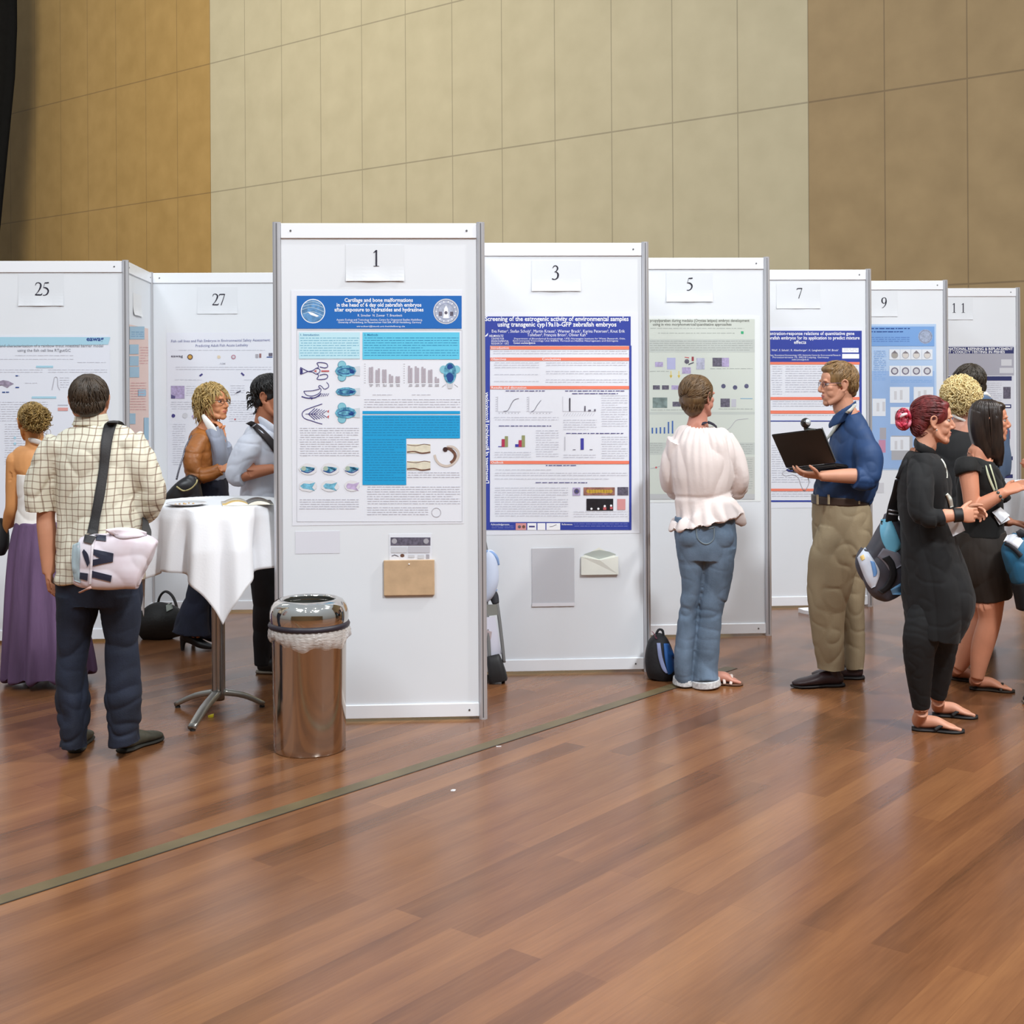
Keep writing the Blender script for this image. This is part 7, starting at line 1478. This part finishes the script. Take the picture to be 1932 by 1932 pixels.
for i, q in enumerate(([(1872, 966), (1888, 957), (1905, 972), (1890, 986)], [(1876, 974), (1894, 964), (1906, 980), (1886, 990)])):
    bm = bmesh.new(); a_ = [bm.verts.new(J(x, y, -.18+.05*(j in (1, 2))+.012*i)) for j, (x, y) in enumerate(q)]; b_ = [bm.verts.new(v.co+Vector((0, .001, -.002))) for v in a_]; bm.faces.new(a_); bm.faces.new(b_[::-1])
    for k in range(4): bm.faces.new((a_[k], a_[(k+1) % 4], b_[(k+1) % 4], b_[k]))
    bmesh.ops.recalc_face_normals(bm, faces=bm.faces[:]); from_bm('sheet', bm, WH, p_, False, p_.location)

# ===== blonde person and dark-haired man further back
d0 = 7.95; root = person(at(1808, 900, d0).x, d0, 'person with curly pale blonde hair in black, behind the red-haired woman')
SK = skin(210, 152, 130); H = Head(J(1816, 754), (.62, .76, -.03), 1.0)
bm = bmesh.new(); H.prims(bm, True); loft(bm, [J(1816, 770), J(1814, 792), J(1812, 812)], [.05, .05, .075], n=16)
loft(bm, [J(1811, 806), J(1810, 830), J(1810, 900), J(1810, 1000)], [(.12, .06), (.17, .09), (.15, .1), (.15, .1)], n=20)
arm_(bm, J(1770, 838), J(1766, 915, .02), J(1800, 900, .25), .9); arm_(bm, J(1852, 838), J(1858, 915, .02), J(1830, 900, .25), .9); hand_(bm, J(1800, 900, .25), (1, .3, 0), (0, 1, 0), (0, 0, 1), .85); hand_(bm, J(1830, 900, .25), (-1, .3, 0), (0, 1, 0), (0, 0, 1), .85)
for q in (-.08, .08):
    v = Vector((q, 0, 0)); loft(bm, [J(1810, 990)+v, J(1810, 1120)+v, Vector((J(1810, 1200).x+q, d0, .08))], [.085, .055, .036], n=14); hh = Vector((J(1810, 1200).x+q, d0-.03, 0)); foot_(bm, hh+Vector((0, .03, .08)), hh, hh+Vector((.1, .2, 0)), .9)
blob('body', bm, [SK], root, root.location, .006, 3, post=H.sculpt); H.eyes(root)
HB2 = [mat(238, 216, 160, .5, key='pale_blonde_hair', var=.15, vscale=30), mat(214, 186, 124, .5, key='blonde_hair', var=.2, vscale=30), mat(168, 138, 92, .5, key='shaded_blonde_root', var=.2, vscale=30)]  # blonde tones mixed at random over the tufts, the last one darker
bm = bmesh.new(); H.e(bm, (0, -.022, .038), (.080, .090, .084)); H.e(bm, (0, -.055, -.02), (.068, .046, .05)); okb = lambda x, y, z: not (y > .055 and z < .05) and z > -.08
blob('curly_hair', bm, HB2, root, root.location, .007, 3, lambda c: wob(c, 26, 8)*.007, extra=lambda b: tufts(b, H, 1900, (0, -.024, .034), (.080, .090, .084), okb, L=.058, th=.0029, seed=52, curl=1.0, down=-.12, mi=2))
bm = bmesh.new(); loft(bm, [J(1812, 812), J(1811, 822), J(1810, 860), J(1810, 930), J(1810, 1010)], [(.10, .07), (.165, .09), (.185, .12), (.17, .12), (.175, .125)], n=26); loft(bm, [J(1776, 836), J(1768, 880), J(1766, 915, .02), J(1800, 902, .22)], [.07, .065, .055, .045], n=16); loft(bm, [J(1848, 836), J(1856, 880), J(1858, 915, .02), J(1832, 902, .22)], [.07, .065, .055, .045], n=16)
bt_, bvQ = blob('black_jumper', bm, mat(24, 24, 26, .85, key='black_wool', var=.15), root, root.location, .007, 3, folds([(9, .006, 131, (1, 1, 1))]))
bm = bmesh.new(); loft(bm, [J(1810, 995), J(1810, 1060)], [(.17, .12), (.175, .125)], n=20)
for q in (-.085, .085): v = Vector((q, 0, 0)); loft(bm, [J(1810, 1040)+v, J(1810, 1130)+v, J(1810, 1235)+v], [.09, .07, .055], n=16)
blob('trousers', bm, mat(26, 26, 30, .8, key='dark_trousers'), root, root.location, .008, 3)
bm = bmesh.new(); loft(bm, [J(1796, 783, -.045), J(1806, 788, -.060), J(1818, 793, -.055), J(1826, 799, -.02)], [(.003, .008)]*4, side=(0, 1, .2), n=8, sub=5); from_bm('white_neck_ribbon', bm, mat(236, 232, 226, .6, key='neck_ribbon'), root, True, root.location)

d0 = 8.5; root = person(at(1826, 900, d0).x, d0, 'man with short dark brown hair in a blue-grey collared top, furthest back on the right')
SK = skin(196, 140, 116); H = Head(J(1826, 727), (-.35, .93, -.05), 1.08)
bm = bmesh.new(); H.prims(bm); loft(bm, [J(1828, 742), J(1832, 765), J(1834, 785)], [.06, .062, .08], n=16)
loft(bm, [J(1834, 780), J(1834, 802), J(1834, 900), J(1834, 1000)], [(.12, .07), (.19, .1), (.17, .11), (.16, .11)], n=20)
arm_(bm, J(1782, 812), J(1778, 890, .02), J(1810, 890, .25), 1); arm_(bm, J(1886, 812), J(1888, 890, .02), J(1856, 890, .25), 1); hand_(bm, J(1810, 890, .25), (1, .3, 0), (0, 1, 0), (0, 0, 1), .95); hand_(bm, J(1856, 890, .25), (-1, .3, 0), (0, 1, 0), (0, 0, 1), .95)
for q in (-.09, .09): v = Vector((q, 0, 0)); loft(bm, [J(1834, 990)+v, J(1834, 1100)+v, Vector((J(1834, 1200).x+q, d0, .08))], [.09, .06, .04], n=14)
blob('body', bm, [SK], root, root.location, .007, 3, post=H.sculpt); H.eyes(root)
bm = bmesh.new(); H.e(bm, (0, -.020, .040), (.087, .098, .090)); H.e(bm, (0, -.052, -.008), (.078, .056, .062)); H.e(bm, (0, .05, .07), (.06, .04, .03)); okh = lambda x, y, z: z > -.06 and not (y > .06 and z < .06) and not (abs(x) > .066 and z < .004 and y > -.03)
blob('hair', bm, hairmat(52, 42, 30, .35), root, root.location, .007, 3, lambda c: wob(c, 30, 4)*.002, extra=lambda b: (locks(b, H, 340, (0, -.020, .038), (.088, .099, .090), .05, 1.5, th=.0036, seed=61, ok=okh, wave=.05), locks(b, H, 120, (0, -.05, -.01), (.078, .058, .064), .8, 1.6, th=.0036, seed=62, ok=okh, wave=.05)))
bm = bmesh.new(); loft(bm, [J(1836, 768), J(1836, 776), J(1836, 800), J(1836, 860), J(1836, 960), J(1836, 1010)], [(.10, .08), (.14, .09), (.20, .12), (.205, .13), (.19, .13), (.19, .13)], n=26); loft(bm, [J(1790, 808), J(1781, 860), J(1778, 895, .02)], [.075, .068, .06], n=16); loft(bm, [J(1880, 808), J(1888, 860), J(1888, 895, .02)], [.075, .068, .06], n=16)
sh_, _ = blob('blue_grey_top', bm, mat(76, 94, 120, .8, key='blue_grey_cloth', var=.12), root, root.location, .008, 3, folds([(8, .007, 141, (1, 1, 1))]))
bm = bmesh.new(); loft(bm, [J(1834, 748, -.02), J(1845, 745, -.07), J(1858, 742, -.06), J(1868, 748, -.0)], [(.012, .007), (.016, .008), (.016, .008), (.01, .006)], side=(0, .4, 1), n=12, sub=4); blob('white_collar', bm, mat(236, 234, 230, .7, key='white_collar2'), sh_, root.location, .005, 1)
bm = bmesh.new(); loft(bm, [J(1838, 756, -.07), J(1858, 750, -.09), J(1872, 758, -.05)], [(.02, .012)]*3, side=(0, .4, 1), n=12, sub=4); blob('collar', bm, mat(84, 104, 132, .8, key='collar_blue_grey'), sh_, root.location, .006, 1)
bm = bmesh.new(); loft(bm, [J(1834, 1000), J(1834, 1060)], [(.18, .13), (.18, .13)], n=20)
for q in (-.09, .09): v = Vector((q, 0, 0)); loft(bm, [J(1834, 1040)+v, J(1834, 1110)+v, Vector((J(1834, 1200).x+q, d0, .05))], [.095, .075, .06], n=16)
blob('trousers', bm, mat(40, 42, 52, .8, key='navy_trousers'), root, root.location, .008, 3)
for q in (-.09, .09): k = Vector((J(1834, 1200).x+q, d0-.06, 0)); shoe(root, 'shoe', k, k+Vector((0, .28, 0)), SB2, SO1, .046, .07, voxel=.007)

# ===== person cut by the right edge
d0 = 7.0; J = lambda x, y, dd=0.0: at(x+62, y, d0+dd); root = person(at(2045, 900, d0).x, d0, 'person in black trousers cut off by the right edge of the photo')
SK = skin(214, 150, 122); H = Head(J(1985, 740), (-1, -.1, 0), 1.0)
bm = bmesh.new(); H.prims(bm); loft(bm, [J(1985, 756), J(1988, 790), J(1990, 815)], [.055, .056, .08], side=(0, 1, 0), n=16)
loft(bm, [J(1990, 805), J(1990, 830), J(1990, 920), J(1990, 1010)], [(.12, .07), (.18, .1), (.16, .11), (.16, .11)], side=(0, 1, 0), n=20)
arm_(bm, J(1992, 840, -.18), J(1985, 900, -.25), J(1916, 874, -.1), 1); arm_(bm, J(1992, 840, .18), J(1995, 930, .25), J(1950, 905, .3), 1); hand_(bm, J(1916, 874, -.1), (-1, .1, -.1), (0, -1, 0), (0, 0, 1), .95); hand_(bm, J(1950, 905, .3), (-1, 0, 0), (0, 0, 1), (0, -1, 0), .95)
for q, dx in ((-.1, 0), (.1, 6)): loft(bm, [J(1985+dx, 1000, q), J(1975+dx, 1150, q), J(1966+dx, 1290, q)], [.09, .06, .04], side=(0, 1, 0), n=14)
blob('body', bm, [SK], root, root.location, .007, 3, post=H.sculpt); H.eyes(root)
bm = bmesh.new(); H.e(bm, (0, -.018, .040), (.083, .096, .088)); H.e(bm, (0, -.055, -.01), (.07, .05, .06)); blob('hair', bm, hairmat(70, 54, 40), root, root.location, .008, 3, lambda c: wob(c, 30, 4)*.003)
bm = bmesh.new(); loft(bm, [J(1990, 812), J(1990, 830), J(1990, 900), J(1990, 1010)], [(.12, .075), (.19, .11), (.19, .13), (.185, .13)], side=(0, 1, 0), n=24); loft(bm, [J(1992, 838, -.17), J(1991, 870, -.21), J(1990, 895, -.24)], [.07, .065, .06], n=16); loft(bm, [J(1992, 838, .17), J(1995, 930, .24)], [.07, .06], n=16); blob('dark_shirt', bm, mat(50, 54, 70, .8, key='dark_slate_shirt'), root, root.location, .008, 3)
bm = bmesh.new(); loft(bm, [J(1988, 1000), J(1982, 1060)], [(.18, .14), (.18, .15)], side=(0, 1, 0), n=20)
for q, dx in ((-.1, -8), (.1, 6)): loft(bm, [J(1980+dx, 1040, q), J(1966+dx, 1115, q), J(1976+dx, 1165, q), J(1980+dx, 1292, q)], [.10, .10, .075, .06], side=(0, 1, 0), n=18)
blob('black_trousers', bm, mat(14, 14, 17, .8, key='black_wool_trousers'), root, root.location, .008, 3)
for q, x in ((-.1, 1992), (.1, 2000)): k = Vector((at(x, 1300, d0+q).x, d0+q, 0)); shoe(root, 'shoe', k, k+Vector((-.17, 0, 0)), mat(60, 60, 66, .5, key='grey_shoe'), SS2, .044, .07, voxel=.007)
tuck(PEOPLE[-1])
b = empty('shoulder_bag', (at(1925, 1060, 6.9).x, 6.9, 0), 0, 'teal blue and white bag cut by the right edge, above the black trousers', 'bag')
K = lambda x, y, dd=0: at(x, y, 6.85+dd)
bm = bmesh.new(); loft(bm, [K(1924, 1006), K(1922, 1030), K(1930, 1060), K(1938, 1096), K(1942, 1108)], [(.03, .04), (.085, .07), (.09, .08), (.075, .075), (.05, .05)], side=(1, 0, .2), n=22, power=.8); o, bv = blob('bag_body', bm, mat(40, 104, 140, .5, key='teal_blue_tarpaulin', var=.15), b, b.location, .006, 2, folds([(9, .006, 151, (1, 1, 1))]))
bm = bmesh.new(); decal(bm, [((1893, 1022), (1900, 1010)), ((1906, 1026), (1916, 1008)), ((1920, 1036), (1931, 1020))], [bv], .008, 4, 4, dfall=6.8); from_bm('white_panel', bm, mat(220, 222, 228, .5, key='white_tarpaulin2', var=.15), b, True, b.location)
bm = bmesh.new(); decal(bm, [((1894, 1028), (1897, 1024)), ((1908, 1036), (1912, 1030)), ((1924, 1052), (1930, 1046))], [bv], .010, 4, 2, dfall=6.8); loft(bm, [K(1920, 1010, -.05), K(1932, 1004, -.05), K(1946, 1000, -.03), K(1975, 900, .1)], [(.022, .006)]*4, n=8); from_bm('shoulder_strap', bm, mat(24, 24, 32, .7, key='navy_webbing'), b, True, b.location)

bm = bmesh.new(); loft(bm, [K(1936, 1092), K(1942, 1112), K(1946, 1148)], [(.075, .076), (.078, .078), (.07, .07)], side=(1, 0, 0), n=20, power=.7); from_bm('black_bottom', bm, mat(18, 18, 22, .7, key='black_bag_bottom'), b, True, b.location)
WORN.clear()
